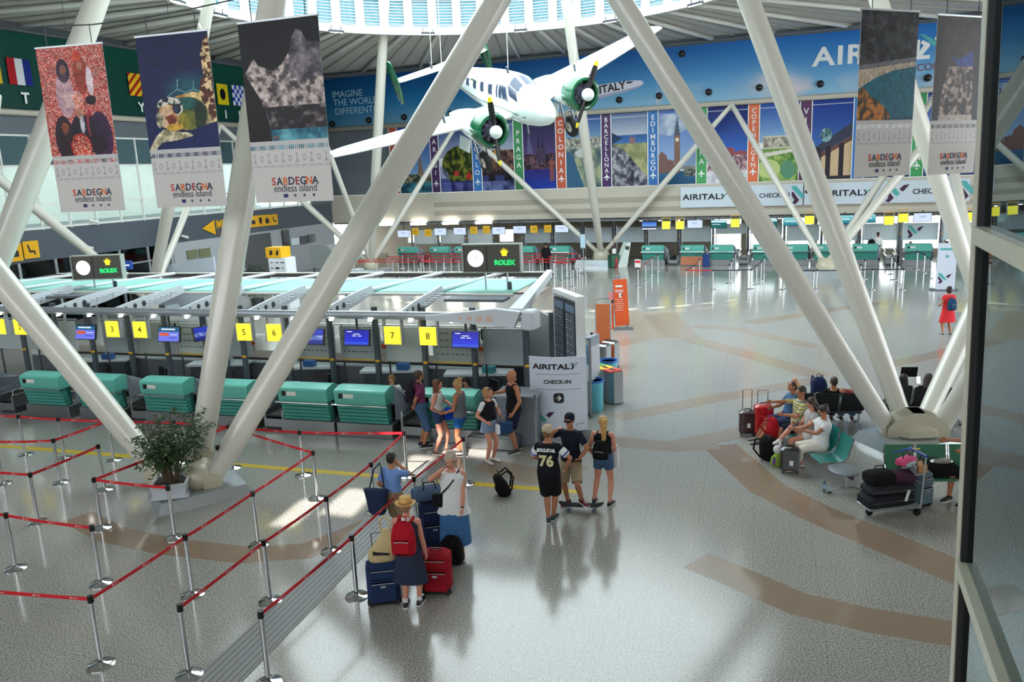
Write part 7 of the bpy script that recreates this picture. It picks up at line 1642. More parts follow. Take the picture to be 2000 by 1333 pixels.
# 1 boy with the tote
i1 = person('boy in a pale blue shirt, hand at his mouth, beside the barrier posts', gnd(776, 1064), R(146), 1.60, 'tan', wR=(-.03, -.17, 1.46), eR=(-.8, -.2, -.8), wL=(.22, -.12, .98), head=(10, 0), hairc=(26, 20, 20), top=dict(mat=fab('pale_blue', (112, 146, 204)), sleeve=.75, hem=-.1), bottom=dict(kind='shorts', mat=fab('tan_short', (150, 128, 100)), len=.9), shoe=(60, 60, 70))
p = world_pt(i1['T'], (.13, .26, .0))
t = thing('tote_bag', 'navy tote bag hanging from the boy\'s shoulder', 'bag', (p.x, p.y, .62), i1['T'].rotation_euler.z + R(18))
b = MB(); rings = [[(w_ / 2 * math.copysign(abs(math.cos(a)) ** .5, math.cos(a)), d_ / 2 * math.sin(a), z) for a in [2 * math.pi * i / 20 for i in range(20)]] for z, w_, d_ in ((0, .24, .12), (.05, .3, .16), (.25, .36, .15), (.42, .44, .1))]
obj('pouch', b.ring_tube(rings), fab('navy_tote', NAVY), t, smooth='auto'); obj('handle', MB().tube([(-.13, -.04, .4), (-.06, -.13, .72), (.0, -.22, .78), (.08, -.14, .7), (.13, -.04, .4)], .013, 6), fab('navy_tote', NAVY), t)
# 2 straw hat
i2 = person('person in a straw hat and dark sleeveless dress with a red backpack, seen from behind', gnd(806, 1184), R(172), 1.60, 'pink', fat=1.06, aL=(.1, .03, .08), aR=(-.1, -.05, .08), wL=(.27, -.05, .86), wR=(-.25, -.05, .86), head=(4, 4), hair='short', hairc=(150, 110, 80), hat='straw', top=dict(mat=fab('ink_dress', (44, 52, 72), .15), sleeve=0, hem=-.95, flare=.09, name='dress', add=.018), shoe=(22, 22, 28))
S = i2['S']; obj('collar', MB().ring_tube([[tuple((i2['neck'] + V((r_ * math.cos(a), r_ * .85 * math.sin(a) + .01, z))) * S) for a in [2 * math.pi * i / 22 for i in range(22)]] for r_, z in ((.105, -.075), (.12, -.06), (.075, .015), (.065, .0))]), WHT, i2['T'], smooth='auto')
for k, (hp, kk, an) in enumerate(i2['legs']): obj('sock', MB().cyl(tuple(an * S + V((0, 0, .0))), tuple((an + V((0, 0, .06))) * S), .045 * S, .044 * S), WHT, i2['T'], smooth='auto')
worn_pack(i2, 'bright red backpack on the back of the person in the straw hat', (168, 20, 36), back=.225, z=.98, h=.52, w=.36, d=.19)
# 3 woman in white
i3 = person('grey-haired woman in a long white top and blue skirt, hand raised to her face', gnd(892, 1086), R(-10), 1.74, 'pink', fat=1.08, wR=(-.1, -.15, 1.52), eR=(-1, -.1, -.9), wL=(.17, -.14, .86), eL=(.8, .5, 0), head=(-4, 14), hair='curly', hairc=(176, 166, 150), top=dict(mat=WHT, sleeve=0, hem=-.34, flare=.22, name='top', add=.035), bottom=dict(kind='skirt', mat=fab('denim_blue_skirt', (62, 108, 158), .25, 9), z=.24, flare=.035, add=.03), shoe=('f', (150, 110, 96)))
S = i3['S']; t = thing('crossbody_bag', 'small black crossbody bag on a strap over the white top', 'bag', i3['T'].location, i3['T'].rotation_euler.z)
obj('strap', MB().tube([V(q) * S for q in ((.12, -.06, 1.46), (.05, -.145, 1.33), (-.06, -.15, 1.2), (-.19, -.12, 1.07))], .014, 6).tube([V(q) * S for q in ((.12, -.06, 1.46), (.11, .05, 1.46), (0, .14, 1.25), (-.19, .02, 1.07))], .014, 6), BLACK, t); obj('pouch', MB().box((-.22, -.1, .98), (.17, .09, .22), bev=.02), BLK, t)
obj('watch', MB().cyl(tuple((i3['arms'][0][2] - (i3['arms'][0][2] - i3['arms'][0][1]).normalized() * .03) * S), tuple((i3['arms'][0][2] - (i3['arms'][0][2] - i3['arms'][0][1]).normalized() * .01) * S), .032, n=16), BLACK, i3['T'])
# luggage of the front group
suitcase('navy soft suitcase under the cloth bag, left of the straw-hat traveller', gnd(752, 1176), R(8), (34, 52, 88), .46, .28, .60, .42)
suitcase('dark red soft suitcase on the floor right of the straw-hat traveller', gnd(856, 1156), R(-6), (150, 22, 36), .42, .28, .60, 0)
suitcase('large navy suitcase carrying the grey-blue duffel, beside the woman in white', gnd(850, 1074), R(14), (26, 38, 66), .44, .30, .78, .42)
p = G(752, 1176); t = thing('cloth_bag', 'beige cotton bag resting on the navy suitcase', 'bag', (float(p[0]) + .02, float(p[1]) + .0, .655), R(8)); b = MB()
b.ring_tube([[(w_ / 2 * math.copysign(abs(math.cos(a)) ** .6, math.cos(a)) + x_, d_ / 2 * math.sin(a), z) for a in [2 * math.pi * i / 18 for i in range(18)]] for z, w_, d_, x_ in ((0, .38, .18, 0), (.04, .42, .22, 0), (.16, .4, .2, .01), (.28, .26, .12, .05), (.4, .14, .05, .07), (.46, .1, .03, .07))])
obj('pouch', b, fab('canvas', (196, 176, 132), .1), t, smooth='auto'); obj('handle', MB().tube([(0, 0, .4), (-.01, .02, .58), (.05, .03, .64), (.12, .02, .58), (.13, 0, .4)], .014, 6), fab('canvas', (196, 176, 132), .1), t); obj('print', MB().prism([(-.13, .13), (.1, .11), (.1, .14), (-.06, .17), (-.13, .19)], -.118, -.112), INK, t)
p = G(850, 1074); t = thing('duffel_bag', 'grey-blue duffel bag lying on the large navy suitcase', 'bag', (float(p[0]) - .04, float(p[1]), .85), R(14)); b = MB()
b.ring_tube([[(x, .15 * k * math.cos(a), .13 + .13 * k * math.sin(a)) for a in [2 * math.pi * i / 18 for i in range(18)]] for x, k in ((-.28, .5), (-.26, .85), (-.15, 1), (.15, 1.02), (.24, .85), (.27, .5))])
obj('body', b, fab('slate_blue', (70, 88, 112), .15), t, smooth='auto'); obj('handle', MB().tube([(-.1, -.1, .22), (-.08, -.05, .33), (.08, -.05, .33), (.1, -.1, .22)], .012, 6), BLK, t); obj('zip', MB().box((0, 0, .262), (.44, .012, .006)), BLACK, t)
backpack('black backpack standing on the floor by the woman in white', gnd(886, 1098), R(-20), (18, 18, 22), .46, .34, .22, 6)
backpack('black backpack lying alone on the floor beside the queue', gnd(990, 966), R(100), (16, 16, 18), .46, .28, .2, -26)
# 4..8 group at the desks
i4 = person('man in a plum floral shirt and long denim shorts, looking right', gnd(826, 873), R(112), 1.76, 'tan', wL=(.06, .16, .98), wR=(-.06, .16, .98), eL=(1, .6, 0), eR=(-1, .6, 0), head=(20, -5), hairc=(70, 50, 40), top=dict(mat=mat('floral_shirt', (112, 36, 78), .8, noise=.75, scale=22), sleeve=.8, hem=-.12), bottom=dict(kind='shorts', mat=DENIM, len=1.25, r=.075), shoe=(28, 30, 48))
worn_pack(i4, 'dark backpack worn by the man in the floral shirt', (34, 28, 44), h=.5)
i5 = person('woman in a sleeveless white top and denim shorts, hand on hip', gnd(861, 886), R(78), 1.66, 'pink', wR=(-.17, -.08, 1.03), eR=(-1, .5, -.2), wL=(.2, -.26, 1.1), eL=(.8, .6, -.3), aL=(.1, -.1, .08), aR=(-.08, .1, .08), head=(10, 0), hair='long', hairc=(104, 62, 42), hat='sunglasses', top=dict(mat=WHT, sleeve=0, hem=-.02), bottom=dict(kind='shorts', mat=DENIMD, len=.3), shoe=('f', (120, 84, 66)))
i6 = person('woman in a grey tank top and blue shorts with pinned-up blonde hair', gnd(903, 889), R(-112), 1.68, 'tan', wR=(-.15, -.24, 1.0), wL=(.14, -.26, 1.02), aL=(.08, .1, .08), aR=(-.08, -.12, .08), head=(-6, 8), hair='messybun', hairc=(172, 138, 84), top=dict(mat=fab('heather_grey', (104, 108, 112)), sleeve=0, hem=-.16, add=.018), bottom=dict(kind='shorts', mat=fab('royal_blue', (38, 92, 160)), len=.5), shoe=('f', (60, 44, 40)))
p = world_pt(i6['T'], (-.12, -.34, .86)); t = thing('shopping_bag', 'blue bag held between the two women at the desk', 'bag', p, R(10)); obj('pouch', MB().box((0, 0, 0), (.22, .12, .26), bev=.03), fab('vivid_blue', (22, 70, 190)), t); obj('handle', MB().tube([(-.06, 0, .12), (0, 0, .2), (.06, 0, .12)], .008, 6), fab('vivid_blue', (22, 70, 190)), t)
i7 = person('young woman in a black vest over a white shirt carrying a blue handbag', gnd(958, 903), R(48), 1.62, 'pink', wR=(-.2, -.12, 1.02), wL=(.2, -.2, 1.08), eL=(.7, .7, -.2), head=(24, -4), hair='bob', hairc=(168, 124, 82), hat='sunglasses', top=dict(mat=fab('black_vest', (24, 24, 30)), sleeve=0, hem=.12, add=.02, name='vest'), bottom=dict(kind='skirt', mat=fab('light_denim', (120, 142, 168), .15), z=.74, flare=.02), shoe=(210, 204, 196))
S = i7['S']; sh_ = MB(); 
for q, e_, w_ in i7['arms']: sh_.ell(q, (.066, .064, .062)); sh_.tube([q, q.lerp(e_, .55)], [.062, .058], 12)
sh_.ell(i7['neck'] - V((0, 0, .05)), (.12, .085, .05)); remeshed('shirt', sh_, .011, WHT, i7['T'], S, 2)
p = world_pt(i7['T'], (.16, -.30, .66)); t = thing('handbag', 'blue and white handbag hanging from the young woman\'s arm', 'bag', p, R(20)); obj('pouch', MB().box((0, 0, .1), (.34, .14, .24), bev=.025), fab('handbag_blue', (38, 66, 104)), t, smooth='auto'); obj('side', MB().box((-.155, -.01, .1), (.07, .155, .225), bev=.02), WHT, t); obj('handle', MB().tube([(-.09, 0, .2), (-.06, .03, .4), (.06, .03, .4), (.09, 0, .2)], .009, 6), fab('handbag_blue', (38, 66, 104)), t)
i8 = person('bald man in a black tank top and navy shorts leaning one arm on the counter', gnd(1007, 882), R(-66), 1.82, 'tan', fat=1.08, wR=(-.34, -.26, 1.22), eR=(-.8, .6, -.6), wL=(.24, -.12, .92), aL=(.1, -.02, .08), aR=(-.1, .1, .08), head=(-10, 0), hair='bald', top=dict(mat=BLK, sleeve=0, hem=-.1, add=.02), bottom=dict(kind='shorts', mat=fab('navy_short', (28, 34, 56)), len=.85), shoe=(44, 44, 48))
# 9, 10 clerks
i9 = person('clerk with light brown hair in a white blouse seated behind the desk', W2(17.08, -8.50, -.28), RZI + R(40), 1.66, 'light', pel=(0, .1, .78), neck=(0, .0, 1.30), aL=(.12, -.35, .36), aR=(-.12, -.35, .36), wL=(.1, -.32, 1.06), wR=(-.04, -.14, 1.32), eR=(-.8, .3, -1), head=(-20, 26), hair='bob', hairc=(150, 112, 74), top=dict(mat=WHT, sleeve=1.7, hem=-.05), bottom=dict(kind='pants', mat=BLK, len=1.9, r=.05), shoe=(20, 20, 22), voxel=.011)
i10 = person('clerk with dark hair in a pale top bent over the desk behind the group', W2(17.08, -6.56, -.26), RZI + R(20), 1.66, 'light', pel=(0, .1, .78), neck=(0, -.03, 1.30), aL=(.12, -.35, .34), aR=(-.12, -.35, .34), wL=(.12, -.34, 1.06), wR=(-.1, -.34, 1.06), head=(-25, 30), hair='bob', hairc=(28, 22, 24), top=dict(mat=fab('pale_blue_blouse', (196, 206, 220)), sleeve=1.7, hem=-.05), bottom=dict(kind='pants', mat=BLK, len=1.9, r=.05), shoe=(20, 20, 22), voxel=.011)
# 11 jersey
JM = fab('jersey_black', (22, 24, 32))
i11 = person('man in a black number 76 jersey and khaki cap, seen from behind', gnd(1075, 1021), R(164), 1.74, 'tan', fat=1.05, wL=(.1, -.22, 1.06), eL=(1.1, .3, -.2), wR=(-.3, -.06, 1.0), eR=(-1, .4, 0), aL=(.03, .0, .08), aR=(-.03, -.12, .08), kL=(.15, -1, 0), head=(-14, 0), hair='crop', hairc=(120, 92, 64), hat=('cap', 'khaki', (186, 168, 142)), top=dict(mat=JM, sleeve=.3, hem=-.14, add=.024, name='jersey'), bottom=dict(kind='shorts', mat=BLK, len=.98, r=.085, add=.024), shoe=(30, 52, 62))
S = i11['S']; sl = MB()
for q, e_, w_ in i11['arms']: sl.tube([q.lerp(e_, .28), q.lerp(e_, .78)], [.073, .07], 14)
remeshed('white_sleeves', sl, .011, WHT, i11['T'], S, 1)
for q, e_, w_ in i11['arms']: obj('sleeve_stripe', MB().tube([q.lerp(e_, .6) * S, q.lerp(e_, .68) * S], [.078 * S, .077 * S], 16), fab('stripe_blue', (40, 70, 150)), i11['T'])
text('SOULSTAR', .078, WINK, i11['T'], (0, .155 * S, 1.365 * S), rot=(R(96), 0, math.pi), bold=.003, ext=.008, sx=.82); text('76', .25, mat('cream_ink', (214, 206, 160), .6), i11['T'], (0, .15 * S, 1.17 * S), rot=(R(90), 0, math.pi), bold=.010, ext=.012)
# 12 skateboarder
i12 = person('young man in a black cap and T-shirt, hand raised, one foot on a skateboard', gnd(1118, 990), R(-32), 1.74, 'tan', aL=(.22, -.05, .20), aR=(-.12, .06, .08), fyL=60, kL=(.4, -1, 0), wR=(-.13, -.28, 1.52), eR=(-1, -.1, -.8), wL=(.26, -.2, 1.02), eL=(.7, .7, 0), head=(10, 4), hair='cap', hairc=(40, 30, 26), hat=('cap', 'navy_cap', (24, 28, 42)), top=dict(mat=fab('navy_tee', (26, 32, 48)), sleeve=.7, hem=-.12, add=.02), bottom=dict(kind='shorts', mat=fab('beige_short', (164, 146, 120)), len=.95, r=.08), shoe=(96, 16, 30))
o = thing('crossbody_strap', 'dark strap worn across the skateboarder\'s T-shirt', 'strap', i12['T'].location, i12['T'].rotation_euler.z)
obj('strap_band', MB().tube([(.1, -.07, 1.45), (0, -.145, 1.3), (-.14, -.13, 1.08)], .012, 6), BLACK, o)
p = world_pt(i12['T'], (.22, -.08, 0)); t = thing('skateboard', 'black skateboard under the young man\'s dark red shoe', 'skateboard', (p.x, p.y, 0), R(-10))
dk = MB(); dk.ring_tube([[(x, w_ * math.cos(a), .105 + z + .008 * math.sin(a)) for a in [2 * math.pi * i / 14 for i in range(14)]] for x, w_, z in ((-.4, .02, .05), (-.37, .08, .035), (-.28, .1, .0), (0, .1, 0), (.28, .1, 0), (.37, .08, .035), (.4, .02, .05))]); obj('deck', dk, BLK, t, smooth='auto')
for x in (-.22, .22):
    obj('truck', MB().box((x, 0, .075), (.05, .14, .05)), STEEL, t)
    for y in (-.09, .09): obj('wheel', MB().cyl((x, y - .018, .03), (x, y + .018, .03), .03, n=14), mat('wheel_blue_grey', (60, 84, 110), .4), t)
p = world_pt(i12['T'], (.27, -.27, 1.0)); t = thing('mobile_phone', 'dark phone in the skateboarder\'s hand', 'phone', p, R(-20)); obj('case', MB().box((0, 0, 0), (.15, .075, .012), bev=.004), BLACK, t)
# 13 blonde
i13 = person('blonde girl with a long ponytail, black camisole and denim shorts, seen from behind', gnd(1180, 986), R(158), 1.66, 'pink', aL=(.2, -.02, .08), aR=(-.12, .03, .08), wL=(.22, -.1, .95), wR=(-.13, -.26, 1.0), head=(24, 0), hair='pony', hairc=(186, 148, 86), top=dict(mat=BLK, sleeve=0, hem=.1), bottom=dict(kind='shorts', mat=DENIM, len=.38), shoe=(30, 26, 24))
worn_pack(i13, 'small black backpack on the blonde girl\'s back', (18, 18, 20), back=.19, z=.98, h=.36, w=.29, d=.13)
p = world_pt(i13['T'], (-.16, -.30, .62)); t = thing('jacket', 'white folded garment held by the blonde girl', 'clothes', p, R(20)); obj('cloth', MB().ring_tube([[(w_ * math.cos(a), d_ * math.sin(a), z) for a in [2 * math.pi * i / 12 for i in range(12)]] for z, w_, d_ in ((0, .04, .02), (.1, .07, .03), (.3, .06, .03), (.42, .03, .02))]), WHT, t, smooth='auto')
# 14 red dress
i14 = person('woman in a red dress with dark hair and a blue backpack standing far right', gnd(1848, 655), R(186), 1.64, 'tan', fat=1.08, wL=(.2, -.2, 1.05), wR=(-.2, -.2, 1.05), aL=(.13, 0, .08), aR=(-.13, .05, .08), hair='bob', hairc=(50, 22, 30), top=dict(mat=mat('red_floral_dress', (214, 40, 48), .85, noise=.3, scale=26), sleeve=.45, hem=-.84, flare=.12, name='dress', add=.022), shoe=('f', (40, 30, 30)), voxel=.012)
worn_pack(i14, 'blue backpack on the woman in the red dress', (30, 70, 104), back=.2, z=.93, h=.42)
# far people
far = [(1712, 514, 170, 'person in white by a far desk with a black bag on the shoulder', dict(mat=WHT, sleeve=1.6, hem=-.1), dict(kind='pants', mat=fab('grey_trouser', (90, 100, 112)), len=1.9, r=.06), 'short'), (1068, 531, 180, 'person in black standing at the far red queue', dict(mat=BLK, sleeve=1.8, hem=-.2), dict(kind='pants', mat=BLK, len=1.9, r=.06), 'cap'),]
for x, y, a, l_, tp, bt, hr_ in far: fi = person(l_, gnd(x, y), R(a), 1.74, 'tan', hair=hr_, hairc=(30, 24, 24), top=tp, bottom=bt, voxel=.014)
p = world_pt(fi['T'], (0, 0, 0)); q = gnd(1712, 514); t = backpack('black shoulder bag of the person at the far desk', (q[0] - .32, q[1] + .05, .75), R(170), (16, 16, 18), .6, .4, .2)
for b_, l_, c_ in ((4.95, 'far clerk with short dark hair behind a desk', (30, 24, 26)), (6.75, 'far clerk in dark clothes behind the desk at the totem', (40, 22, 34))):
    q = W(49.15, b_, -.22); person(l_, q, RZF, 1.62, 'light', pel=(0, .1, .78), neck=(0, 0, 1.30), aL=(.12, -.3, .3), aR=(-.12, -.3, .3), wL=(.1, -.3, 1.06), wR=(-.1, -.3, 1.06), head=(0, 20), hair='short' if b_ < 6 else 'long', hairc=c_, top=dict(mat=BLK if b_ > 6 else WHT, sleeve=1.7, hem=-.05), bottom=dict(kind='pants', mat=BLK, len=1.9, r=.05), voxel=.014)
# ------------------------------------------------------------------ seats
SEATT = mat('teal_perforated_seat', (20, 128, 124), .3, .1, noise=.25, scale=160, coat=.4); SEATG = mat('green_perforated_seat', (64, 124, 96), .4, .1, noise=.25, scale=160); SEATK = mat('black_perforated_seat', (24, 26, 30), .4, .1, noise=.25, scale=160)
def bench(label, loc, rz, n, m, group='beam seating', table=0):
    t = thing('seat_bench', label, 'bench seating', loc, rz, group)       # seats face -Y, origin at floor, first seat centred on x = 0
    for k in range(n):
        x = k * .55
        prof = [(-.26, .40), (-.24, .425), (-.1, .42), (.08, .41), (.18, .43), (.24, .52), (.30, .72), (.33, .86)]
        th = .014; rings = []
        for y, z in prof: rings.append([(x - .25, y, z), (x + .25, y, z), (x + .25, y + th * .6, z - th), (x - .25, y + th * .6, z - th)])
        s_ = obj('seat', MB().ring_tube(rings), m, t)
        for e in (-.255, .255): obj('seat_edge', MB().tube([(x + e, y, z) for y, z in prof], .012, 6), CHROME, s_)
    L = (n - 1) * .55
    obj('beam', MB().box((L / 2 + (.3 if table else 0), .05, .34), (L + .5 + (.6 if table else 0), .06, .06)), DGREY, t)
    for x in (-.2, L + .2 + (.45 if table else 0)):
        obj('foot', MB().tube([(x, -.26, .03), (x, -.1, .09), (x, .2, .09), (x, .34, .03)], .022, 8).cyl((x, .05, .08), (x, .05, .34), .028), ALU, t)
        for y in (-.26, .34): obj('foot_pad', MB().cyl((x, y, 0), (x, y, .03), .03, n=12), BLACK, t)
    if table: obj('side_table', MB().lathe([(.30, .40), (.31, .41), (.31, .425), (.3, .43)], (L + .62, 0, 0), 28, .85), mat('table_grey', (112, 118, 126), .35), t, smooth='auto')
    return t
bench("teal seat bench facing left with a round grey side table at its near end", (5.80, 16.40, 0), R(-88), 5, SEATT, table=1)
bpy.context.view_layer.update()
bench('green seat bench facing the viewer with a black bag on it, at lower right', (6.82, 13.25, 0), R(-6), 3, SEATG)
bench('black seat bench seen from behind, left of the leaning struts', (7.52, 17.2, 0), R(171), 3, SEATK)
bench('black seat bench seen from behind, right of the leaning struts', (9.75, 17.3, 0), R(172), 3, SEATK)
def sit(label, loc, rz, **k):
    d = dict(pel=(0, .06, .53), neck=(0, .12, 1.06), aL=(.12, -.42, .08), aR=(-.12, -.42, .08), wL=(.12, -.25, .72), wR=(-.12, -.25, .72), kL=(.1, -1, 1), kR=(-.1, -1, 1)); d.update(k)
    return person(label, loc, rz, **d)
def bA(k, dx=0.0): return (5.80 + .02 * k + dx, 16.40 - .55 * k, 0)
RA = R(-88)
WHC = fab('cream_linen', (222, 216, 204))
sit('woman in white top and cream trousers on the teal bench, looking at her phone', bA(3), RA, h=1.66, skin='tan', fat=1.16, wL=(.04, -.3, .84), wR=(-.06, -.28, .86), eL=(.9, .4, -.3), eR=(-.9, .4, -.3), aL=(.1, -.5, .08), aR=(-.08, -.3, .08), head=(0, 24), hair='bun', hairc=(52, 40, 36), hat='sunglasses', top=dict(mat=WHT, sleeve=.5, hem=-.12, add=.024), bottom=dict(kind='pants', mat=WHC, len=1.72, r=.05, add=.022), shoe=('f', (206, 180, 160)))
o = obj('mobile_phone', MB().box((0, 0, 0), (.075, .012, .15), rx=R(-40), bev=.004), BLACK, None, (5.42, 14.74, .93), RA); tag(o, 'phone held by the seated woman in white', 'phone')
sit('woman in shorts and pale top sitting cross-legged beside the woman in white', bA(2), RA, h=1.66, skin='pink', aL=(.16, -.42, .08), aR=(.16, -.62, .52), kR=(-.1, -.6, 1), fyR=30, wL=(.12, -.3, .74), wR=(-.04, -.24, .80), head=(10, 30), hair='long', hairc=(60, 40, 34), top=dict(mat=fab('pale_grey_top', (180, 176, 176)), sleeve=.4, hem=-.08), bottom=dict(kind='shorts', mat=fab('white_short', (206, 204, 204)), len=.45), shoe=(206, 196, 186))
i_ = sit('man in a yellow and white striped polo on the teal bench, arm stretched forward', bA(1), RA, h=1.78, skin='tan', fat=1.12, wR=(-.2, -.56, .98), eR=(-.9, .2, -.4), wL=(.14, -.3, .8), aL=(.2, -.42, .08), aR=(-.14, -.38, .08), head=(10, 12), hair='short', hairc=(46, 36, 30), top=dict(mat=None or mat('striped_polo', (214, 206, 120), .85), sleeve=.85, hem=-.1, add=.022), bottom=dict(kind='shorts', mat=fab('navy_short', (28, 34, 56)), len=.95, r=.08), shoe=(60, 40, 36))
sm_ = _mats['striped_polo']; nt = sm_.node_tree; wv = nt.nodes.new('ShaderNodeTexWave'); wv.bands_direction = 'Z'; wv.inputs['Scale'].default_value = 5.2; tcn = nt.nodes.new('ShaderNodeTexCoord'); nt.links.new(tcn.outputs['Object'], wv.inputs['Vector'])
crn = nt.nodes.new('ShaderNodeValToRGB'); crn.color_ramp.interpolation = 'CONSTANT'; crn.color_ramp.elements[0].color = (*lin((200, 182, 60)), 1); crn.color_ramp.elements[1].position = .4; crn.color_ramp.elements[1].color = (*lin((214, 216, 214)), 1); e_ = crn.color_ramp.elements.new(.75); e_.color = (*lin((96, 100, 96)), 1)
nt.links.new(wv.outputs['Fac'], crn.inputs[0]); nt.links.new(crn.outputs[0], nt.nodes['Principled BSDF'].inputs['Base Color'])
sit('man behind the striped polo with one arm bent behind his head', bA(0), RA, h=1.76, skin='tan', neck=(0, .16, 1.04), wL=(.14, .16, 1.34), eL=(1, .2, .6), wR=(-.12, -.25, .72), aL=(.1, -.6, .08), aR=(-.1, -.56, .08), head=(0, -20), hair='crop', hairc=(60, 48, 40), top=dict(mat=fab('steel_blue', (70, 104, 140)), sleeve=.8, hem=-.1), bottom=dict(kind='shorts', mat=DENIMD, len=.95), shoe=(130, 124, 120))
backpack('red backpack standing in front of the man in the striped polo', (5.33, 15.8, .32), R(-90), (170, 24, 36), .42, .34, .2)
def bC(k): return (7.52 - .543 * k, 17.2 + .085 * k, 0)
sit('man in dark clothes on the black bench, seen from behind', bC(.72), R(171), h=1.74, pel=(0, -.02, .47), neck=(0, .2, .92), skin='tan', hair='crop', hairc=(60, 46, 40), top=dict(mat=BLK, sleeve=.8, hem=-.1), bottom=dict(kind='pants', mat=BLK, len=1.9, r=.06))
sit('person in a pink top leaning on the black bench, half behind the leaning strut', bC(-.1), R(171), h=1.72, skin='pink', pel=(0, -.02, .47), neck=(-.05, .2, .92), wL=(.3, .1, .88), eL=(1, .5, .3), head=(20, 20), hair='short', hairc=(120, 50, 44), top=dict(mat=fab('dusty_pink', (176, 96, 92)), sleeve=.8, hem=-.1), bottom=dict(kind='pants', mat=DENIM, len=1.9, r=.06))
backpack('dark blue backpack standing on the black bench behind the man in dark clothes', (6.92, 17.45, .48), R(170), (30, 44, 78), .62, .36, .24)
def bD(k): return (9.75 - .543 * k, 17.3 + .075 * k, 0)
sit('long dark-haired woman on the right black bench, seen from behind', bD(1.82), R(172), h=1.66, pel=(0, -.02, .47), neck=(0, .2, .92), hair='long', hairc=(18, 14, 18), top=dict(mat=BLK, sleeve=.8, hem=-.1), bottom=dict(kind='pants', mat=BLK, len=1.9, r=.06))
sit('brown-haired woman on the right black bench near the phone glow', bD(.85), R(172), h=1.66, pel=(0, -.02, .47), neck=(0, .2, .92), head=(-20, 14), hair='long', hairc=(50, 34, 28), top=dict(mat=BLK, sleeve=.8, hem=-.1), bottom=dict(kind='pants', mat=BLK, len=1.9, r=.06))
o = obj('mobile_phone', MB().box((0, 0, 0), (.075, .012, .15), rx=R(-20), bev=.004), mat('lit_phone', (250, 252, 255), .4, emit=2.5, noise=0), None, (9.05, 17.22, 1.0), R(-8)); tag(o, 'bright phone screen glowing between the two dark-haired women', 'phone')
o = obj('tablet_screen', MB().box((0, 0, 0), (.36, .02, .24), rx=R(10)), BLACK, None, (9.10, 17.75, 1.05), R(-8)); tag(o, 'dark tablet held up between the two dark-haired women', 'tablet')
sit('person in a white top reclining on the green bench, cut by the window post', (7.93, 13.12, 0), R(-60), h=1.72, skin='tan', neck=(.26, .12, 1.0), wL=(-.1, -.3, .9), wR=(-.42, -.1, .98), eR=(-1, 0, .4), head=(0, 30), hair='short', hairc=(40, 30, 26), top=dict(mat=WHT, sleeve=.7, hem=-.1), bottom=dict(kind='shorts', mat=BLK, len=.9))
# luggage by the seats
suitcase('dark burgundy hard suitcase with raised handle, leftmost by the teal bench', gnd(1459, 850), R(-10), (58, 26, 32), .36, .24, .52, .5, soft=False)
suitcase('glossy red hard suitcase with a white tag, right of the burgundy one', gnd(1490, 852), R(-4), (186, 22, 36), .40, .26, .68, .34, soft=False)
backpack('black backpack slumped on the floor in front of the teal bench', gnd(1504, 898), R(-60), (16, 16, 18), .52, .38, .26, 8)
suitcase('black hard cabin case standing before the woman in white', gnd(1542, 922), R(-16), (30, 32, 36), .36, .26, .46, 0, soft=False)
p = gnd(1518, 910); t = thing('carrier_bag', 'small green and purple carrier bag tied with white beside the cabin case', 'bag', p, R(10)); obj('pouch', MB().ring_tube([[(w_ * math.cos(a), w_ * .6 * math.sin(a), z) for a in [2 * math.pi * i / 14 for i in range(14)]] for z, w_ in ((0, .1), (.05, .15), (.18, .13), (.26, .05))]), mat('lime_bag', (140, 176, 60), .5, noise=.5, scale=9), t, smooth='auto'); obj('knot', MB().ell((0, 0, .34), (.09, .08, .09), 12, 8).ell((.05, 0, .44), (.03, .03, .07), 8, 6), WHT, t, smooth='auto'); obj('purple_fold', MB().box((-.1, -.05, .12), (.06, .06, .16), bev=.02), mat('violet_cloth', (110, 70, 140), .7), t)
p = gnd(1610, 962); t = thing('water_bottle', 'clear plastic water bottle standing on the floor by the side table', 'bottle', p); obj('body', MB().lathe([(.03, 0), (.035, .01), (.035, .17), (.015, .21), (.015, .23)], n=18), glass_mat('bottle_clear', (214, 228, 230), 1, .85), t, smooth='auto'); obj('cap', MB().cyl((0, 0, .23), (0, 0, .25), .017, n=14), mat('cap_blue', (120, 150, 200), .4), t); obj('label', MB().cyl((0, 0, .08), (0, 0, .14), .0362, n=18), mat('label_blue', (150, 180, 210), .5), t)
# loaded luggage trolley
t = thing('luggage_trolley', 'steel luggage trolley loaded with dark suitcases in front of the green bench', 'trolley', (6.28, 12.72, 0), R(8))
fr = MB().tube([(.42, .1, .14), (.44, .12, .6), (.46, .12, 1.02), (.46, -.3, 1.02), (.44, -.3, .6), (.42, -.3, .14)], .016, 8).tube([(-.48, -.28, .16), (.42, -.3, .14), (.42, .1, .14), (-.48, .08, .16), (-.48, -.28, .16)], .016, 8).tube([(.43, .1, .55), (.43, -.3, .55)], .012, 6)
obj('frame', fr, ALU, t); obj('platform', MB().box((-.03, -.1, .17), (.9, .36, .02)), ALU, t); obj('handle_bar', MB().cyl((.46, .14, 1.04), (.46, -.32, 1.04), .024, n=12), mat('handle_blue', (30, 60, 140), .4), t); obj('upper_basket', MB().box((.38, -.1, .72), (.16, .38, .02)).box((.30, -.1, .80), (.015, .38, .16)), ALU, t)
for x, y in ((-.38, -.1), (.36, -.3), (.36, .1)): obj('wheel', MB().cyl((x, y - .018, .06), (x, y + .018, .06), .06, n=18), BLACK, t)
TL = Matrix.Translation((6.28, 12.72, 0)) @ Euler((0, 0, R(8))).to_matrix().to_4x4()
def on_tr(x, y, z): q = TL @ V((x, y, z)); return (q.x, q.y, q.z)
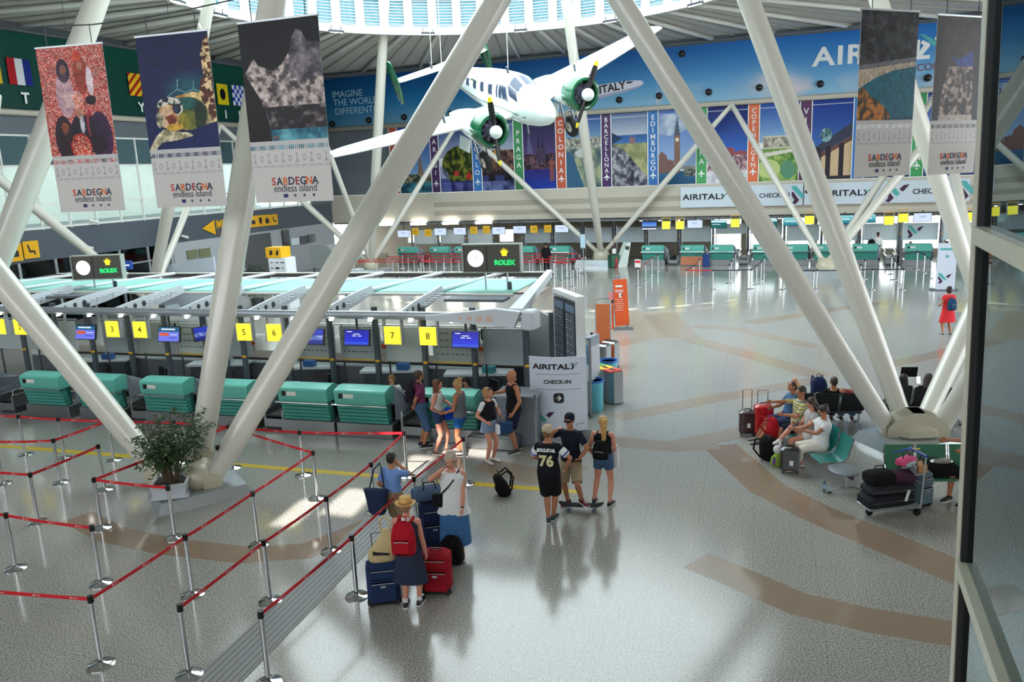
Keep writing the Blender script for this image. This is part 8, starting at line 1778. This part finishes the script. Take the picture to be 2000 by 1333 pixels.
def lying(label, loc, rz, c, w, d, h, nm='suitcase'):
    t = thing(nm, label, 'suitcase', loc, rz); m = fab('case_%d_%d_%d' % c, c, .12, 25)
    obj('shell', MB().box((0, 0, h / 2), (w, d, h), bev=.05), m, t, smooth='auto'); obj('zip', MB().box((0, -d / 2 - .002, h * .55), (w * .9, .006, .012)), mat('zip_dark', (90, 90, 94), .4), t); obj('grip', MB().tube([(-.08, -d / 2, h * .5), (-.06, -d / 2 - .03, h * .5), (.06, -d / 2 - .03, h * .5), (.08, -d / 2, h * .5)], .012, 6), BLACK, t); return t
lying('large charcoal suitcase lying flat at the bottom of the trolley', on_tr(-.08, -.1, .182), R(12), (36, 38, 44), .88, .42, .20)
t = lying('second charcoal suitcase on top of the lowest one, with a white tag', on_tr(-.06, -.1, .385), R(6), (44, 46, 52), .82, .40, .16); obj('paper_tag', MB().box((.22, -.215, .0), (.05, .006, .2), ry=R(15)), WHT, t)
def soft(label, loc, rz, m, w, d, h, nm='holdall'):
    t = thing(nm, label, 'bag', loc, rz); b = MB(); b.ring_tube([[(x, d / 2 * k * math.copysign(abs(math.cos(a)) ** .7, math.cos(a)), h / 2 + h / 2 * k * math.copysign(abs(math.sin(a)) ** .7, math.sin(a))) for a in [2 * math.pi * i / 18 for i in range(18)]] for x, k in ((-w / 2, .5), (-w * .46, .85), (-w * .3, 1), (w * .3, 1), (w * .46, .85), (w / 2, .5))])
    obj('body', b, m, t, smooth='auto'); obj('handle', MB().tube([(-.1, 0, h * .95), (-.07, 0, h + .08), (.07, 0, h + .08), (.1, 0, h * .95)], .011, 6), BLACK, t); return t
soft('black soft holdall on the left of the trolley load', on_tr(-.24, -.1, .55), R(10), BLK, .46, .36, .24); soft('dark plum holdall on the right of the trolley load', on_tr(.18, -.12, .55), R(-4), fab('plum_cloth', (66, 38, 56), .4, 9), .36, .34, .20)
t = soft('bright pink and pale bag perched in the trolley basket', on_tr(.30, -.02, .80), R(30), mat('pink_pale_bag', (214, 70, 120), .6, noise=.3, scale=6), .36, .22, .14, 'shoulder_bag'); obj('pale_fold', MB().box((.02, -.08, .05), (.34, .12, .08), rz=R(10), bev=.03), mat('pale_blue_cloth', (170, 190, 206), .6), t)
t = thing('umbrella', 'rolled umbrella with a yellow handle lying across the trolley top', 'umbrella', on_tr(.3, .0, 1.06), R(20)); obj('canopy_roll', MB().tube([(-.3, 0, 0), (0, 0, .01), (.12, 0, 0)], [.008, .022, .016], 8), mat('umbrella_blue', (40, 80, 170), .6), t); obj('handle', MB().cyl((.12, 0, 0), (.3, 0, -.03), .012), mat('umbrella_yellow', (240, 210, 80), .4), t)
t = soft('tan and orange bag hanging at the corner of the trolley', on_tr(.5, -.14, .68), R(80), mat('tan_orange', (206, 150, 100), .6, noise=.3, scale=9), .2, .16, .2, 'shoulder_bag')
suitcase('grey-blue suitcase standing behind the trolley handle', (6.92, 12.86, 0), R(20), (96, 116, 128), .34, .24, .58, .0)
soft('long black holdall with a silver wrap lying on the green bench', (7.25, 13.12, .44), R(-8), BLK, .78, .34, .24)
o = obj('silver_wrap', MB().ell((0, 0, 0), (.2, .12, .05), 12, 6), mat('silver_foil', (170, 170, 168), .25, .8, noise=.4, scale=20, bump=.8), None, (7.38, 13.1, .70), 0, 'auto'); tag(o, 'crumpled silver wrapping on top of the black holdall', 'wrapping')
